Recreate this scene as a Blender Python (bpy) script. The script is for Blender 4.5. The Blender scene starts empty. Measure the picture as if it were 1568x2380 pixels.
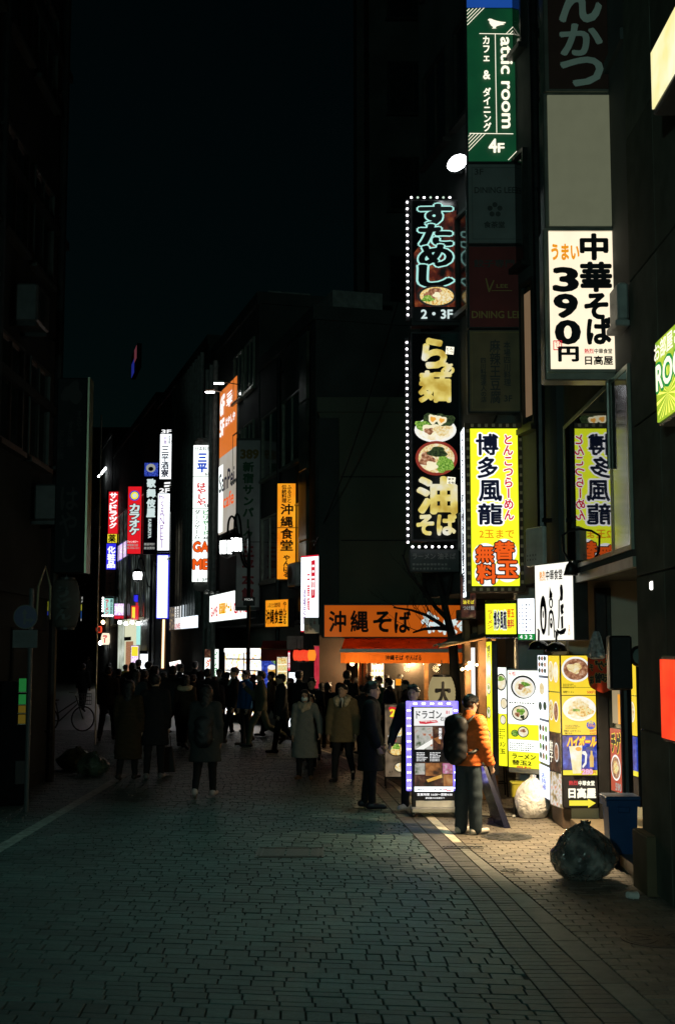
import bpy, bmesh, math, random
import numpy as np
from mathutils import Vector, Matrix, noise as mnoise

random.seed(7)
SC = bpy.context.scene
COL = SC.collection
PI = math.pi

# ------------------------------------------------------------------ camera
FPX = 2990.0                       # focal length in units of a 1568 x 2380 picture
CAMZ = 2.17
PITCH = math.atan(320.0 / FPX)
cam_d = bpy.data.cameras.new('camera')
cam = bpy.data.objects.new('camera', cam_d)
COL.objects.link(cam)
cam.location = (0, 0, CAMZ)
cam.rotation_euler = (PI / 2 + PITCH, 0, 0)
cam_d.sensor_fit = 'VERTICAL'
cam_d.sensor_height = 36.0
cam_d.lens = 36.0 * FPX / 2380.0
cam_d.clip_start = 0.1
cam_d.clip_end = 600
SC.camera = cam

# ------------------------------------------------------------------ world: a night sky
W = bpy.data.worlds.new('World')
SC.world = W
W.use_nodes = True
nt = W.node_tree
sky = nt.nodes.new('ShaderNodeTexSky')
sky.sky_type = 'NISHITA'
sky.sun_disc = False
sky.sun_elevation = math.radians(8)
sky.sun_rotation = math.radians(150)
bg = nt.nodes['Background']
bg.inputs['Strength'].default_value = 0.0007
tint = nt.nodes.new('ShaderNodeVectorMath')
tint.operation = 'MULTIPLY'
tint.inputs[1].default_value = (.35, 1.0, .9)
nt.links.new(sky.outputs['Color'], tint.inputs[0])
nt.links.new(tint.outputs['Vector'], bg.inputs['Color'])

SC.view_settings.view_transform = 'Standard'
SC.view_settings.look = 'None'
SC.view_settings.exposure = 0.0
SC.view_settings.gamma = 1.0
SC.view_settings.use_curve_mapping = False
SC.cycles.use_denoising = True
SC.cycles.use_light_tree = True
SC.cycles.max_bounces = 5
SC.cycles.diffuse_bounces = 3
SC.cycles.glossy_bounces = 3
SC.cycles.transmission_bounces = 4
SC.cycles.sample_clamp_indirect = 3.0
SC.cycles.caustics_reflective = False
SC.cycles.caustics_refractive = False

# ------------------------------------------------------------------ placing
_cp, _sp = math.cos(PITCH), math.sin(PITCH)
def _dir(u, v):
    x, y = (u - 784.0) / FPX, (1190.0 - v) / FPX
    return Vector((x, _cp - y * _sp, _sp + y * _cp))
def at(u, v, d):
    """world point seen at (u, v) on the plane Y = d"""
    r = _dir(u, v)
    return Vector((0, 0, CAMZ)) + r * (d / r.y)
def ground(u, v, z=0.0):
    r = _dir(u, v)
    return Vector((0, 0, CAMZ)) + r * ((z - CAMZ) / r.z)

# ------------------------------------------------------------------ materials
MATS = {}
def M(name, col, rough=0.65, metal=0.0, emit=0.0, var=0.12, scale=6.0, bump=0.0, spec=0.4, bands=None,
      lamp=True, tone=None, col2=None, ramp=None, detail=3.0, coat=0.0, ior=None, alpha=None, trans=0.0, vor=False, stain=0.0):
    if name in MATS:
        return MATS[name]
    m = bpy.data.materials.new(name)
    m.use_nodes = True
    n, l = m.node_tree.nodes, m.node_tree.links
    b = n['Principled BSDF']
    b.inputs['Roughness'].default_value = rough
    b.inputs['Metallic'].default_value = metal
    b.inputs['Specular IOR Level'].default_value = spec
    b.inputs['Coat Weight'].default_value = coat
    b.inputs['Transmission Weight'].default_value = trans
    if ior: b.inputs['IOR'].default_value = ior
    if alpha is not None: b.inputs['Alpha'].default_value = alpha
    tc = n.new('ShaderNodeTexCoord')
    if vor:
        nz = n.new('ShaderNodeTexVoronoi'); nz.inputs['Scale'].default_value = scale
        fac = nz.outputs['Color']
        sep = n.new('ShaderNodeSeparateColor'); l.new(fac, sep.inputs['Color']); fac = sep.outputs['Red']
    else:
        nz = n.new('ShaderNodeTexNoise'); nz.inputs['Scale'].default_value = scale
        nz.inputs['Detail'].default_value = detail
        fac = nz.outputs['Fac']
    l.new(tc.outputs['Object'], nz.inputs['Vector'])
    rp = n.new('ShaderNodeValToRGB')
    c = tuple(col)
    if ramp:
        e = rp.color_ramp.elements
        rp.color_ramp.interpolation = 'LINEAR' if not vor else 'CONSTANT'
        for i, (p, cc) in enumerate(ramp):
            if i < 2:
                e[i].position = p; e[i].color = (*cc, 1)
            else:
                x = e.new(p); x.color = (*cc, 1)
    else:
        c2 = col2 or tuple(min(1, x * (1 + var)) for x in c)
        c1 = tuple(x * (1 - var) for x in c)
        rp.color_ramp.elements[0].position = 0.3
        rp.color_ramp.elements[1].position = 0.7
        rp.color_ramp.elements[0].color = (*c1, 1)
        rp.color_ramp.elements[1].color = (*c2, 1)
    l.new(fac, rp.inputs['Fac'])
    out = rp.outputs['Color']
    if tone:
        if tone == 'object':
            oi = n.new('ShaderNodeObjectInfo'); src = oi.outputs['Random']
        else:
            a = n.new('ShaderNodeAttribute'); a.attribute_name = 'tone'; src = a.outputs['Fac']
        mr = n.new('ShaderNodeMapRange')
        mr.inputs['To Min'].default_value = 0.72; mr.inputs['To Max'].default_value = 1.28
        l.new(src, mr.inputs['Value'])
        mx = n.new('ShaderNodeVectorMath'); mx.operation = 'SCALE'
        l.new(out, mx.inputs[0]); l.new(mr.outputs['Result'], mx.inputs['Scale'])
        out = mx.outputs['Vector']
    if stain:
        ge = n.new('ShaderNodeNewGeometry'); n3 = n.new('ShaderNodeTexNoise')
        n3.inputs['Scale'].default_value = .9; n3.inputs['Detail'].default_value = 5; n3.inputs['Roughness'].default_value = .65
        l.new(ge.outputs['Position'], n3.inputs['Vector'])
        mr = n.new('ShaderNodeMapRange'); mr.inputs['From Min'].default_value = .3; mr.inputs['From Max'].default_value = .7
        mr.inputs['To Min'].default_value = 1 - stain; mr.inputs['To Max'].default_value = 1 + stain
        l.new(n3.outputs['Fac'], mr.inputs['Value'])
        mx = n.new('ShaderNodeVectorMath'); mx.operation = 'SCALE'
        l.new(out, mx.inputs[0]); l.new(mr.outputs['Result'], mx.inputs['Scale'])
        out = mx.outputs['Vector']
    if emit > 0:
        # a lit face: its print glows, and hardly any light comes off its surface
        b.inputs['Base Color'].default_value = (0.02, 0.02, 0.02, 1)
        l.new(out, b.inputs['Emission Color'])
        b.inputs['Emission Strength'].default_value = emit
        if bands:
            wv = n.new('ShaderNodeTexWave'); wv.bands_direction = bands[0]
            wv.inputs['Scale'].default_value = bands[1]
            l.new(tc.outputs['Object'], wv.inputs['Vector'])
            mr = n.new('ShaderNodeMapRange')
            mr.inputs['To Min'].default_value = emit * bands[2]; mr.inputs['To Max'].default_value = emit
            l.new(wv.outputs['Fac'], mr.inputs['Value'])
            l.new(mr.outputs['Result'], b.inputs['Emission Strength'])
        if not lamp:
            m.cycles.emission_sampling = 'NONE'
    else:
        l.new(out, b.inputs['Base Color'])
    if bump:
        bp = n.new('ShaderNodeBump'); bp.inputs['Strength'].default_value = bump
        bp.inputs['Distance'].default_value = 0.02
        n2 = n.new('ShaderNodeTexNoise'); n2.inputs['Scale'].default_value = scale * 6
        n2.inputs['Detail'].default_value = 6
        l.new(tc.outputs['Object'], n2.inputs['Vector'])
        l.new(n2.outputs['Fac'], bp.inputs['Height'])
        l.new(bp.outputs['Normal'], b.inputs['Normal'])
    MATS[name] = m
    return m
def E(name, col, k=1.0, lamp=False, **kw):
    return M(name, col, emit=k, lamp=lamp, var=kw.pop('var', 0.04), **kw)

# ------------------------------------------------------------------ objects
def link(o, parent=None):
    COL.objects.link(o)
    if parent is not None:
        o.parent = parent
    return o
def tag(o, label=None, cat=None, group=None, kind=None):
    if label: o['label'] = label
    if cat: o['category'] = cat
    if group: o['group'] = group
    if kind: o['kind'] = kind
    return o
def root(name, label, cat, loc=(0, 0, 0), rz=0.0, group=None):
    o = bpy.data.objects.new(name, None)
    o.empty_display_size = 0.1
    o.location = loc
    o.rotation_euler = (0, 0, rz)
    link(o)
    return tag(o, label, cat, group)

class MB:
    """collects faces and links them as one mesh object"""
    def __init__(s):
        s.v, s.f = [], []
    def add(s, vs, fs):
        k = len(s.v)
        s.v += [tuple(p) for p in vs]
        s.f += [tuple(i + k for i in f) for f in fs]
        return s
    def box(s, x0, x1, y0, y1, z0, z1):
        vs = [(x, y, z) for z in (z0, z1) for y in (y0, y1) for x in (x0, x1)]
        return s.add(vs, [(0, 2, 3, 1), (4, 5, 7, 6), (0, 1, 5, 4), (2, 6, 7, 3), (0, 4, 6, 2), (1, 3, 7, 5)])
    def bev(s, x0, x1, y0, y1, z0, z1, b):
        """box with chamfered upright and front edges (eight-sided prism along z with inset caps)"""
        o = [(x0 + b, y0), (x1 - b, y0), (x1, y0 + b), (x1, y1 - b), (x1 - b, y1), (x0 + b, y1), (x0, y1 - b), (x0, y0 + b)]
        cx, cy = (x0 + x1) / 2, (y0 + y1) / 2
        def ins(k):
            sx, sy = 1 - 2 * k / max(1e-6, x1 - x0), 1 - 2 * k / max(1e-6, y1 - y0)
            return [(cx + (x - cx) * sx, cy + (y - cy) * sy) for x, y in o]
        rings = [(z0, ins(b)), (z0 + b, o), (z1 - b, o), (z1, ins(b))]
        vs = [(x, y, z) for z, r in rings for x, y in r]
        fs = [tuple(range(7, -1, -1)), tuple(range(24, 32))]
        for r in range(3):
            for i in range(8):
                j = (i + 1) % 8
                fs.append((r * 8 + i, r * 8 + j, r * 8 + 8 + j, r * 8 + 8 + i))
        return s.add(vs, fs)
    def quad(s, a, b, c, d):
        return s.add([a, b, c, d], [(0, 1, 2, 3)])
    def tube(s, pts, rad, n=8, cap=True):
        pts = [Vector(p) for p in pts]
        if not isinstance(rad, (list, tuple)): rad = [rad] * len(pts)
        vs, fs = [], []
        up = None
        for i, p in enumerate(pts):
            t = (pts[min(i + 1, len(pts) - 1)] - pts[max(i - 1, 0)]).normalized()
            if up is None:
                up = Vector((0, 0, 1)) if abs(t.z) < 0.9 else Vector((1, 0, 0))
            a = t.cross(up)
            if a.length < 1e-5:
                up = Vector((0, 1, 0)); a = t.cross(up)
            a.normalize(); b = t.cross(a).normalized(); up = -b if b.dot(up) < 0 else b
            a = t.cross(up).normalized()
            for k in range(n):
                q = 2 * PI * k / n
                vs.append(p + (a * math.cos(q) + up * math.sin(q)) * rad[i])
        for i in range(len(pts) - 1):
            for k in range(n):
                j = (k + 1) % n
                fs.append((i * n + k, i * n + j, i * n + n + j, i * n + n + k))
        if cap:
            fs.append(tuple(range(n - 1, -1, -1)))
            fs.append(tuple(range((len(pts) - 1) * n, len(pts) * n)))
        return s.add(vs, fs)
    def lathe(s, prof, c=(0, 0, 0), n=20, axis='z', sx=1.0, sy=1.0):
        vs, fs = [], []
        for r, h in prof:
            for k in range(n):
                q = 2 * PI * k / n
                x, y = r * math.cos(q) * sx, r * math.sin(q) * sy
                p = (x, y, h) if axis == 'z' else ((x, h, y) if axis == 'y' else (h, x, y))
                vs.append((p[0] + c[0], p[1] + c[1], p[2] + c[2]))
        for i in range(len(prof) - 1):
            for k in range(n):
                j = (k + 1) % n
                fs.append((i * n + k, i * n + j, i * n + n + j, i * n + n + k))
        fs.append(tuple(range(n - 1, -1, -1)))
        fs.append(tuple(range((len(prof) - 1) * n, len(prof) * n)))
        return s.add(vs, fs)
    def disc(s, cx, cz, rx, rz, y, n=28, a0=0.0, wob=0.0):
        vs = []
        for k in range(n):
            q = 2 * PI * k / n + a0
            w = 1 + wob * math.sin(q * 5 + cx * 9) * 0.6 + wob * math.sin(q * 3 + cz * 7)
            vs.append((cx + rx * w * math.cos(q), y, cz + rz * w * math.sin(q)))
        return s.add(vs, [tuple(range(n))])
    def poly(s, pts, y):
        return s.add([(x, y, z) for x, z in pts], [tuple(range(len(pts)))])
    def mesh(s, name, mat, smooth=False):
        me = bpy.data.meshes.new(name)
        me.from_pydata(s.v, [], s.f)
        if mat is not None: me.materials.append(mat)
        if smooth:
            me.polygons.foreach_set('use_smooth', [True] * len(me.polygons))
        me.update()
        return me
    def build(s, name, mat, parent=None, smooth=False, loc=None, rz=None):
        o = bpy.data.objects.new(name, s.mesh(name, mat, smooth))
        if loc is not None: o.location = loc
        if rz is not None: o.rotation_euler = (0, 0, rz)
        return link(o, parent)
def inst(name, me, parent, loc, rz=0.0, scale=None):
    o = bpy.data.objects.new(name, me)
    o.location = loc
    o.rotation_euler = (0, 0, rz)
    if scale: o.scale = scale
    return link(o, parent)

# ------------------------------------------------------------------ lettering
_fc = bpy.data.curves.new('letters', 'FONT')
_fo = bpy.data.objects.new('letters', _fc)
_fc.resolution_u = 3
_G = {}
def glyph(txt, off=0.0):
    """outline faces of a string; off thickens the strokes by laying shifted copies a hair behind one another"""
    k = (txt, off)
    if k not in _G:
        if off == 0.0:
            _fc.body = txt
            me = _fo.to_mesh()
            v = np.array([(p.co.x, p.co.y, 0) for p in me.vertices]) if len(me.vertices) else np.zeros((0, 3))
            f = [tuple(p.vertices) for p in me.polygons]
            _fo.to_mesh_clear()
        else:
            v0, f0 = glyph(txt)
            n = 6 if off < .045 else 10
            vs, f = [v0], list(f0)
            for i in range(n):
                q = 2 * PI * i / n + .3
                vs.append(v0 + np.array((off * math.cos(q), off * math.sin(q), .0002 * (i + 1))))
                f += [tuple(j + len(v0) * (i + 1) for j in t) for t in f0]
            v = np.concatenate(vs)
        _G[k] = (v, f)
    return _G[k]
def fit(txt, x0, z0, x1, z1, off=0.0, slant=0.0, mirror=False):
    """glyphs of a whole string stretched into a box"""
    v, f = glyph(txt, off)
    if not len(v): return v, f
    r, _ = glyph(txt, 0.0)
    lo, hi = r.min(0), r.max(0)
    sx, sz = (x1 - x0) / max(1e-4, hi[0] - lo[0]), (z1 - z0) / max(1e-4, hi[1] - lo[1])
    q = v.copy()
    q[:, 0] = x0 + (v[:, 0] - lo[0]) * sx
    q[:, 1] = z0 + (v[:, 1] - lo[1]) * sz
    q[:, 0] += slant * (q[:, 1] - z0)
    if mirror: q[:, 0] = x0 + x1 - q[:, 0]
    return q, f
def cell(ch, x0, z0, x1, z1, off=0.0, grow=1.06):
    """one Japanese character: its em square fills the cell"""
    v, f = glyph(ch, off)
    if not len(v): return v, f
    q = v.copy()
    if ch in 'ー～': # the long mark stands upright in vertical writing
        q = np.stack([0.5 - (v[:, 1] - 0.38), 0.38 - (v[:, 0] - 0.5), v[:, 2]], 1)
    if ch.isascii():
        r, _ = glyph(ch, 0.0); lo, hi = r.min(0), r.max(0)
        q[:, :2] = (v[:, :2] - (lo[:2] + hi[:2]) / 2) / max(hi[:2] - lo[:2]) * 0.92 + np.array((0.5, 0.38))
    cx, cz = (x0 + x1) / 2, (z0 + z1) / 2
    out = q.copy()
    out[:, 0] = cx + (q[:, 0] - 0.5) * (x1 - x0) * grow
    out[:, 1] = cz + (q[:, 1] - 0.38) * (z1 - z0) * grow
    return out, f

class Sign:
    """a sign board given by the rectangle it covers and its distance; its children lie in its own plane"""
    def __init__(s, name, label, r, d, d2=None, th=0.16, case='case_dark', cat='sign', group=None, back=True, vr=None):
        u0, v0, u1, v1 = r
        s.r = r
        A, B, T = at(u0, v1, d), at(u1, v1 if vr is None else vr, d if d2 is None else d2), at(u0, v0, d)
        s.W = math.hypot(B.x - A.x, B.y - A.y)
        s.H = T.z - A.z
        s.root = root(name, label, cat, A, math.atan2(B.y - A.y, B.x - A.x), group)
        s.k = 0
        s.th = th
        if back:
            m = MB(); m.bev(0, s.W, 0, th, 0, s.H, min(0.012, s.W / 8))
            m.build('case', MATS[case], s.root)
    def x(s, u): return (u - s.r[0]) / (s.r[2] - s.r[0]) * s.W
    def z(s, v): return (s.r[3] - v) / (s.r[3] - s.r[1]) * s.H
    hold = False
    def lay(s, step=.4):
        if not s.hold: s.k += step
        return -0.0125 - 0.003 * s.k
    def panel(s, rect, mat, name='face_panel', t=0.02, parent=None, pr=0.0):
        u0, v0, u1, v1 = rect
        m = MB()
        y = -0.013 - pr
        m.box(s.x(u0), s.x(u1), y, y + t, s.z(v1), s.z(v0))
        return m.build(name, mat, parent or s.root)
    def frame(s, rect, w, mat, name='frame', out=0.03):
        u0, v0, u1, v1 = rect
        x0, x1, z0, z1 = s.x(u0), s.x(u1), s.z(v1), s.z(v0)
        m = MB()
        m.box(x0 - w, x0, -out, 0.01, z0 - w, z1 + w); m.box(x1, x1 + w, -out, 0.01, z0 - w, z1 + w)
        m.box(x0, x1, -out, 0.01, z0 - w, z0); m.box(x0, x1, -out, 0.01, z1, z1 + w)
        return m.build(name, mat, s.root)
    def flat(s, pts, mat, name, parent=None):
        m = MB(); m.poly([(s.x(u), s.z(v)) for u, v in pts], s.lay())
        return m.build(name, mat, parent or s.root)
    def text(s, txt, rect, mat, vert=False, off=0.02, out=None, name='lettering', fitbox=False, slant=0.0, rot=False, grow=1.06, parent=None):
        u0, v0, u1, v1 = rect
        x0, x1, z0, z1 = s.x(u0), s.x(u1), s.z(v1), s.z(v0)
        jobs = []
        if out: jobs.append((out[0], out[1], 'lettering_outline' if name == 'lettering' else name + '_outline'))
        jobs.append((mat, off, name))
        for mt, o_, nm in jobs:
            m = MB(); y = s.lay(.8)
            if rot:      # latin running downwards
                v, f = fit(txt, 0, 0, z1 - z0, x1 - x0, o_)
                m.add([(x0 + q[1], y + q[2], z1 - q[0]) for q in v], f)
            elif vert:
                n = len(txt); h = (z1 - z0) / n
                for i, ch in enumerate(txt):
                    if ch == ' ': continue
                    if fitbox:
                        v, f = fit(ch, x0, z1 - (i + 0.94) * h, x1, z1 - (i + 0.06) * h, o_)
                    else:
                        v, f = cell(ch, x0, z1 - (i + 1) * h, x1, z1 - i * h, o_, grow)
                    m.add([(q[0], y + q[2], q[1]) for q in v], f)
            else:
                v, f = fit(txt, x0, z0, x1, z1, o_, slant)
                m.add([(q[0], y + q[2], q[1]) for q in v], f)
            m.build(nm, mt, parent or s.root)
    def disc(s, c, ru, rv, mat, name, wob=0.0, parent=None, n=28):
        m = MB()
        m.disc(s.x(c[0]), s.z(c[1]), ru / (s.r[2] - s.r[0]) * s.W, rv / (s.r[3] - s.r[1]) * s.H, s.lay(), n, 0.0, wob)
        return m.build(name, mat, parent or s.root)
    def bowl(s, c, ru, rv, rim, soup, tops=()):
        b = s.disc(c, ru, rv, rim, 'bowl_picture')
        s.disc(c, ru * .86, rv * .84, soup, 'soup_picture', parent=b)
        for (du, dv, a, bb, mt) in tops:
            s.disc((c[0] + du * ru, c[1] + dv * rv), a * ru, bb * rv, mt, 'topping_picture', wob=.16, parent=b, n=18)
        return b
    def strokes(s, rect, mat, rows, cols, name='small_print', fill=.8, hgt=.5, parent=None):
        """lines of print too small to read"""
        u0, v0, u1, v1 = rect
        x0, x1, z0, z1 = s.x(u0), s.x(u1), s.z(v1), s.z(v0)
        m = MB(); y = s.lay(); hr = (z1 - z0) / rows; wc = (x1 - x0) / cols
        for i in range(rows):
            lim = random.uniform(.6, 1) * cols
            for j in range(cols):
                if j > lim: break
                a = x0 + j * wc; b = z1 - (i + 1) * hr
                h = hgt * hr * random.uniform(.7, 1); w = fill * wc * random.uniform(.6, 1)
                m.quad((a, y, b), (a + w, y, b), (a + w, y, b + h), (a, y, b + h))
        return m.build(name, mat, parent or s.root)

# ------------------------------------------------------------------ shared materials
M('case_dark', (0.035, 0.04, 0.04), 0.5, var=.3, bump=.05)
M('case_grey', (0.28, 0.29, 0.27), 0.45, var=.25, bump=.05)
M('case_white', (0.6, 0.6, 0.56), 0.5, var=.15)
M('steel', (0.45, 0.44, 0.38), 0.3, metal=.9, var=.3, scale=3)
M('black', (0.008, 0.008, 0.009), 0.5, var=.4)
M('black_matt', (0.006, 0.006, 0.007), .95, var=.3, spec=.05)
M('black_gloss', (0.006, 0.006, 0.008), 0.15, var=.4)
M('dark_metal', (0.02, 0.022, 0.022), 0.35, metal=.5, var=.4)
M('print_black', (0.006, 0.006, 0.01), 0.6, var=.2)
M('print_red', (0.4, 0.02, 0.02), 0.6)
M('print_grey', (0.2, 0.2, 0.18), 0.6)
M('wall_stone', (0.16, 0.16, 0.135), 0.6, var=.25, scale=2.5, bump=.15)
M('wall_dark', (0.06, 0.068, 0.064), 0.8, var=.35, scale=.8, bump=.2, spec=.2)
M('wall_olive', (0.12, 0.125, 0.09), 0.8, var=.25, scale=.6, bump=.2)
M('wall_pale', (0.34, 0.36, 0.3), 0.7, var=.12, scale=1.5, bump=.05)
M('wall_brown', (0.09, 0.06, 0.04), 0.7, var=.3, scale=1.2, bump=.2)
M('glass_dark', (0.006, 0.009, 0.009), 0.02, var=.3, spec=.5, ior=2.4)
M('glass_soft', (0.012, 0.017, 0.017), 0.12, var=.5, spec=.5, ior=1.6)
M('frame_alu', (0.28, 0.3, 0.24), 0.4, metal=.6, var=.2)
M('frame_dark', (0.03, 0.034, 0.03), 0.45, metal=.3, var=.3)
M('wood', (0.30, 0.15, 0.055), 0.6, var=.35, scale=5, bump=.2)
M('glass_clear', (.02, .03, .03), .03, var=.3, alpha=.18, ior=1.5)
E('pane_painted_glints', (.4, .5, .45), .32, lamp=False, ramp=[(.35, (.01, .014, .013)), (.55, (.10, .13, .12)), (.7, (.5, .6, .55))], scale=1.6)  # glowing streaks painted on the panes in place of reflected street signs
E('lit_white', (1.0, .96, .88), 1.8, lamp=True)
E('lit_cool', (.88, .94, 1.0), 1.8, lamp=True)
E('lit_blank', (.80, .90, 1.0), 1.7, lamp=True, bands=('X', 1.2, .8))
E('lit_green_white', (.90, 1.0, .93), 1.6, lamp=True)
E('lit_warm', (1.0, .86, .62), 1.8, lamp=True)
E('lit_cream', (1.0, .85, .62), 1.15, lamp=True)
E('lit_yellow', (.80, .90, .02), 1.3, lamp=True)
E('lit_orange', (1.0, .24, .006), .95, lamp=True, col2=(1.0, .44, .02), scale=1.4)
E('lit_orange_dim', (.50, .085, .004), .66, lamp=True, col2=(.66, .125, .006), scale=.8)
E('lit_red', (.8, .012, .02), .95, lamp=True)
E('lit_red_hot', (1.0, .03, .01), 1.1, lamp=True, col2=(1.0, .07, .015), scale=4)
E('lit_blue', (.035, .03, .85), 1.0, lamp=True)
E('ink_white', (1, 1, 1), 1.15)
E('ink_white_soft', (.75, .9, .88), .85)
E('ink_pale', (.9, .92, .85), .35)
E('ink_red', (.85, .015, .04), .8)
E('ink_orange', (1.0, .36, .01), .9)
E('ink_vermilion', (1.0, .12, .01), .9)
E('ink_yellow', (1.0, .82, .04), .95)
E('ink_blue', (.01, .07, .62), .9)
E('ink_green', (.01, .36, .06), .8)
E('ink_purple', (.32, .08, .45), .7)
E('ink_mint', (.45, .9, .82), .9)
E('ink_navy', (.005, .008, .035), .5)
E('ink_pinkish', (.85, .5, .7), 1.0)
E('ink_cream', (1.0, .93, .72), 1.25)
E('led_hot', (1, .92, .98), 5.0)
E('led_dim', (.7, .95, .75), .8)
E('lamp_hot', (.93, .97, 1.0), 20.0, lamp=True)
E('lamp_warm', (1.0, .72, .36), 14.0, lamp=True)
# printed food, a glow put into its colour on lit panels and posters alike
E('food_noodle', (1, .8, .4), .85, ramp=[(.3, (.75, .42, .10)), (.5, (1, .82, .42)), (.68, (1, .95, .75))], scale=26)
E('food_broth', (1, .9, .6), .95, ramp=[(.3, (.9, .72, .38)), (.55, (1, .93, .72)), (.7, (1, 1, .92))], scale=14)
E('food_green', (.2, .5, .05), .7, ramp=[(.35, (.06, .22, .02)), (.55, (.35, .65, .08)), (.7, (.65, .85, .25))], scale=40)
E('food_meat', (.5, .2, .1), .7, ramp=[(.35, (.22, .07, .03)), (.55, (.62, .28, .14)), (.7, (.9, .6, .4))], scale=24)
E('food_nori', (.03, .05, .02), .35, ramp=[(.35, (.01, .02, .01)), (.6, (.12, .2, .06)), (.75, (.2, .3, .1))], scale=34)
E('food_egg', (1, .9, .6), .95)
E('food_yolk', (1, .45, .06), .9)
E('food_stir', (1, .8, .3), .85, ramp=[(.32, (.40, .14, .04)), (.45, (1, .62, .14)), (.58, (1, .88, .5)), (.7, (.55, .7, .15))], scale=30)
E('food_rim_red', (.42, .05, .03), .6)
E('food_rim_black', (.03, .03, .03), .5)
E('food_rim_white', (1, .97, .9), .95)
E('flame_print', (.4, .06, .02), .35, ramp=[(.38, (.004, .003, .003)), (.55, (.22, .03, .015)), (.72, (.75, .2, .05))], scale=7)
E('beer_print', (1, .6, .1), .8, ramp=[(.3, (.85, .4, .05)), (.7, (1, .75, .25))], scale=10)
E('glass_print', (1, .9, .6), .9, ramp=[(.3, (.95, .75, .3)), (.5, (1, .93, .6)), (.7, (1, 1, .95))], scale=9)
E('blue_print', (.03, .06, .5), .8, ramp=[(.35, (.01, .02, .22)), (.6, (.05, .1, .62)), (.75, (.15, .25, .85))], scale=16)
E('yellow_poster', (1.0, .70, .035), 1.0, lamp=True)  # paper posters glow by themselves in place of the entrance lamplight
E('dark_poster', (.03, .02, .02), .4, ramp=[(.35, (.01, .01, .01)), (.55, (.16, .05, .03)), (.7, (.4, .25, .12))], scale=11)
E('menu_small', (.8, .85, .95), .8, ramp=[(.35, (.10, .12, .14)), (.5, (.55, .6, .5)), (.6, (.9, .95, 1.0))], scale=30, lamp=True)
E('shop_goods', (1, .9, .7), 1.6, lamp=True, vor=True, scale=13, ramp=[(.0, (1, .97, .9)), (.42, (1, .72, .25)), (.55, (1, 1, 1)), (.8, (.55, .62, .75)), (.9, (.95, .4, .2))])
E('window_goods', (.8, .7, .4), .5, lamp=True, ramp=[(.35, (.03, .03, .05)), (.52, (.22, .2, .2)), (.62, (.75, .5, .2)), (.72, (1, .85, .6))], scale=9)
E('sales_print', (.9, .8, .7), .85, ramp=[(.3, (.08, .1, .06)), (.45, (.62, .42, .18)), (.55, (.85, .85, .82)), (.7, (.8, .25, .05))], scale=11)
E('print_white_lit', (1, .99, .95), .95)
E('purple_lit', (.75, .5, .9), 1.3, lamp=True, ramp=[(.35, (.45, .2, .75)), (.55, (.9, .7, .95)), (.7, (1, .95, 1))], scale=18)
E('violet_led', (.13, .10, .9), 2.2, lamp=True, col2=(.25, .2, 1.0), scale=14)
E('violet_led_hot', (.85, .84, 1.0), 6.0)
# small stretches of print that only reflect
M('cloth_navy', (0.004, 0.005, 0.010), .9)
# ================================================================== the ground
NARROW = [(906, 1820), (986, 1897.6), (1067.7, 1973.7), (1193.8, 2092.7), (1298, 2200.8), (1475, 2363)]
WIDE = [(919, 1820), (1010, 1897.6), (1091, 1973.7), (1219, 2074.6), (1348.8, 2186), (1536, 2355.7)]
def curve(pts):
    g = sorted([(p.y, p.x) for p in (ground(u, v) for u, v in pts)])
    ys, xs = [a for a, _ in g], [b for _, b in g]
    far = [(ys[-1] + 5, xs[-1] - .75), (ys[-1] + 12, xs[-1] - 2.5), (ys[-1] + 90, xs[-1] - 24.6)]
    near = [(0, xs[0] + .55)]
    ys = [near[0][0]] + ys + [a for a, _ in far]
    xs = [near[0][1]] + xs + [b for _, b in far]
    return lambda y: float(np.interp(y, ys, xs))
strip_l, strip_r = curve(NARROW), curve(WIDE)
edge_r = lambda y: strip_l(y) - 0.36 - 0.02 * max(0, 12 - y)
def left_line(y):
    return -3.72 - 0.284 * max(0, y - 23)

M('joint', (0.02, 0.021, 0.02), .95, var=.4, scale=30, bump=.4)
M('far_paving', (0.055, 0.078, 0.074), .38, var=.45, scale=5, bump=.5, detail=6)
for nm, tn in (('paver_one', 'object'), ('paver_mass', 'attr')):
    M(nm, (0.042, 0.072, 0.067), .52, var=.3, scale=24, bump=.4, tone=tn, spec=.35, stain=.35)
for nm, tn in (('walk_one', 'object'), ('walk_mass', 'attr')):
    M(nm, (0.165, 0.145, 0.115), .55, var=.22, scale=24, bump=.4, tone=tn, stain=.28)
M('stone_plain', (0.15, 0.145, 0.125), .6, var=.25, scale=9, bump=.3, tone='object')
M('stone_white', (0.46, 0.42, 0.33), .6, var=.3, scale=12, bump=.3, tone='object')
M('soldier', (0.075, 0.072, 0.064), .55, var=.25, scale=20, bump=.4, tone='attr')

def sheet(name, pts, z, mat, kind='structure'):
    m = MB(); m.add([(x, y, z) for x, y in pts], [tuple(range(len(pts)))])
    return tag(m.build(name, mat), kind=kind)
base = sheet('ground', [(-200, -20), (200, -20), (200, 400), (-200, 400)], -0.03, MATS['joint'])
tag(base, 'dark bedding under all the paving')
road = sheet('road', [(-9.5, 2), (2.9, 2), (2.9, 30), (-9.5, 36)], -0.014, MATS['joint'])
tag(road, 'paved pedestrian street of grey setts in uneven courses')
walk = sheet('pavement', [(2.9, 2), (8, 2), (8, 36), (2.9, 30)], -0.014, MATS['joint'])
tag(walk, 'brick pavement along the shop fronts on the right')
far = sheet('far_road', [(-40, 33), (5.8, 33), (5.8, 60), (-20, 150), (-60, 150)], -0.006, MATS['far_paving'])
tag(far, 'paving of the street where it bends away to the left')

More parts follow.
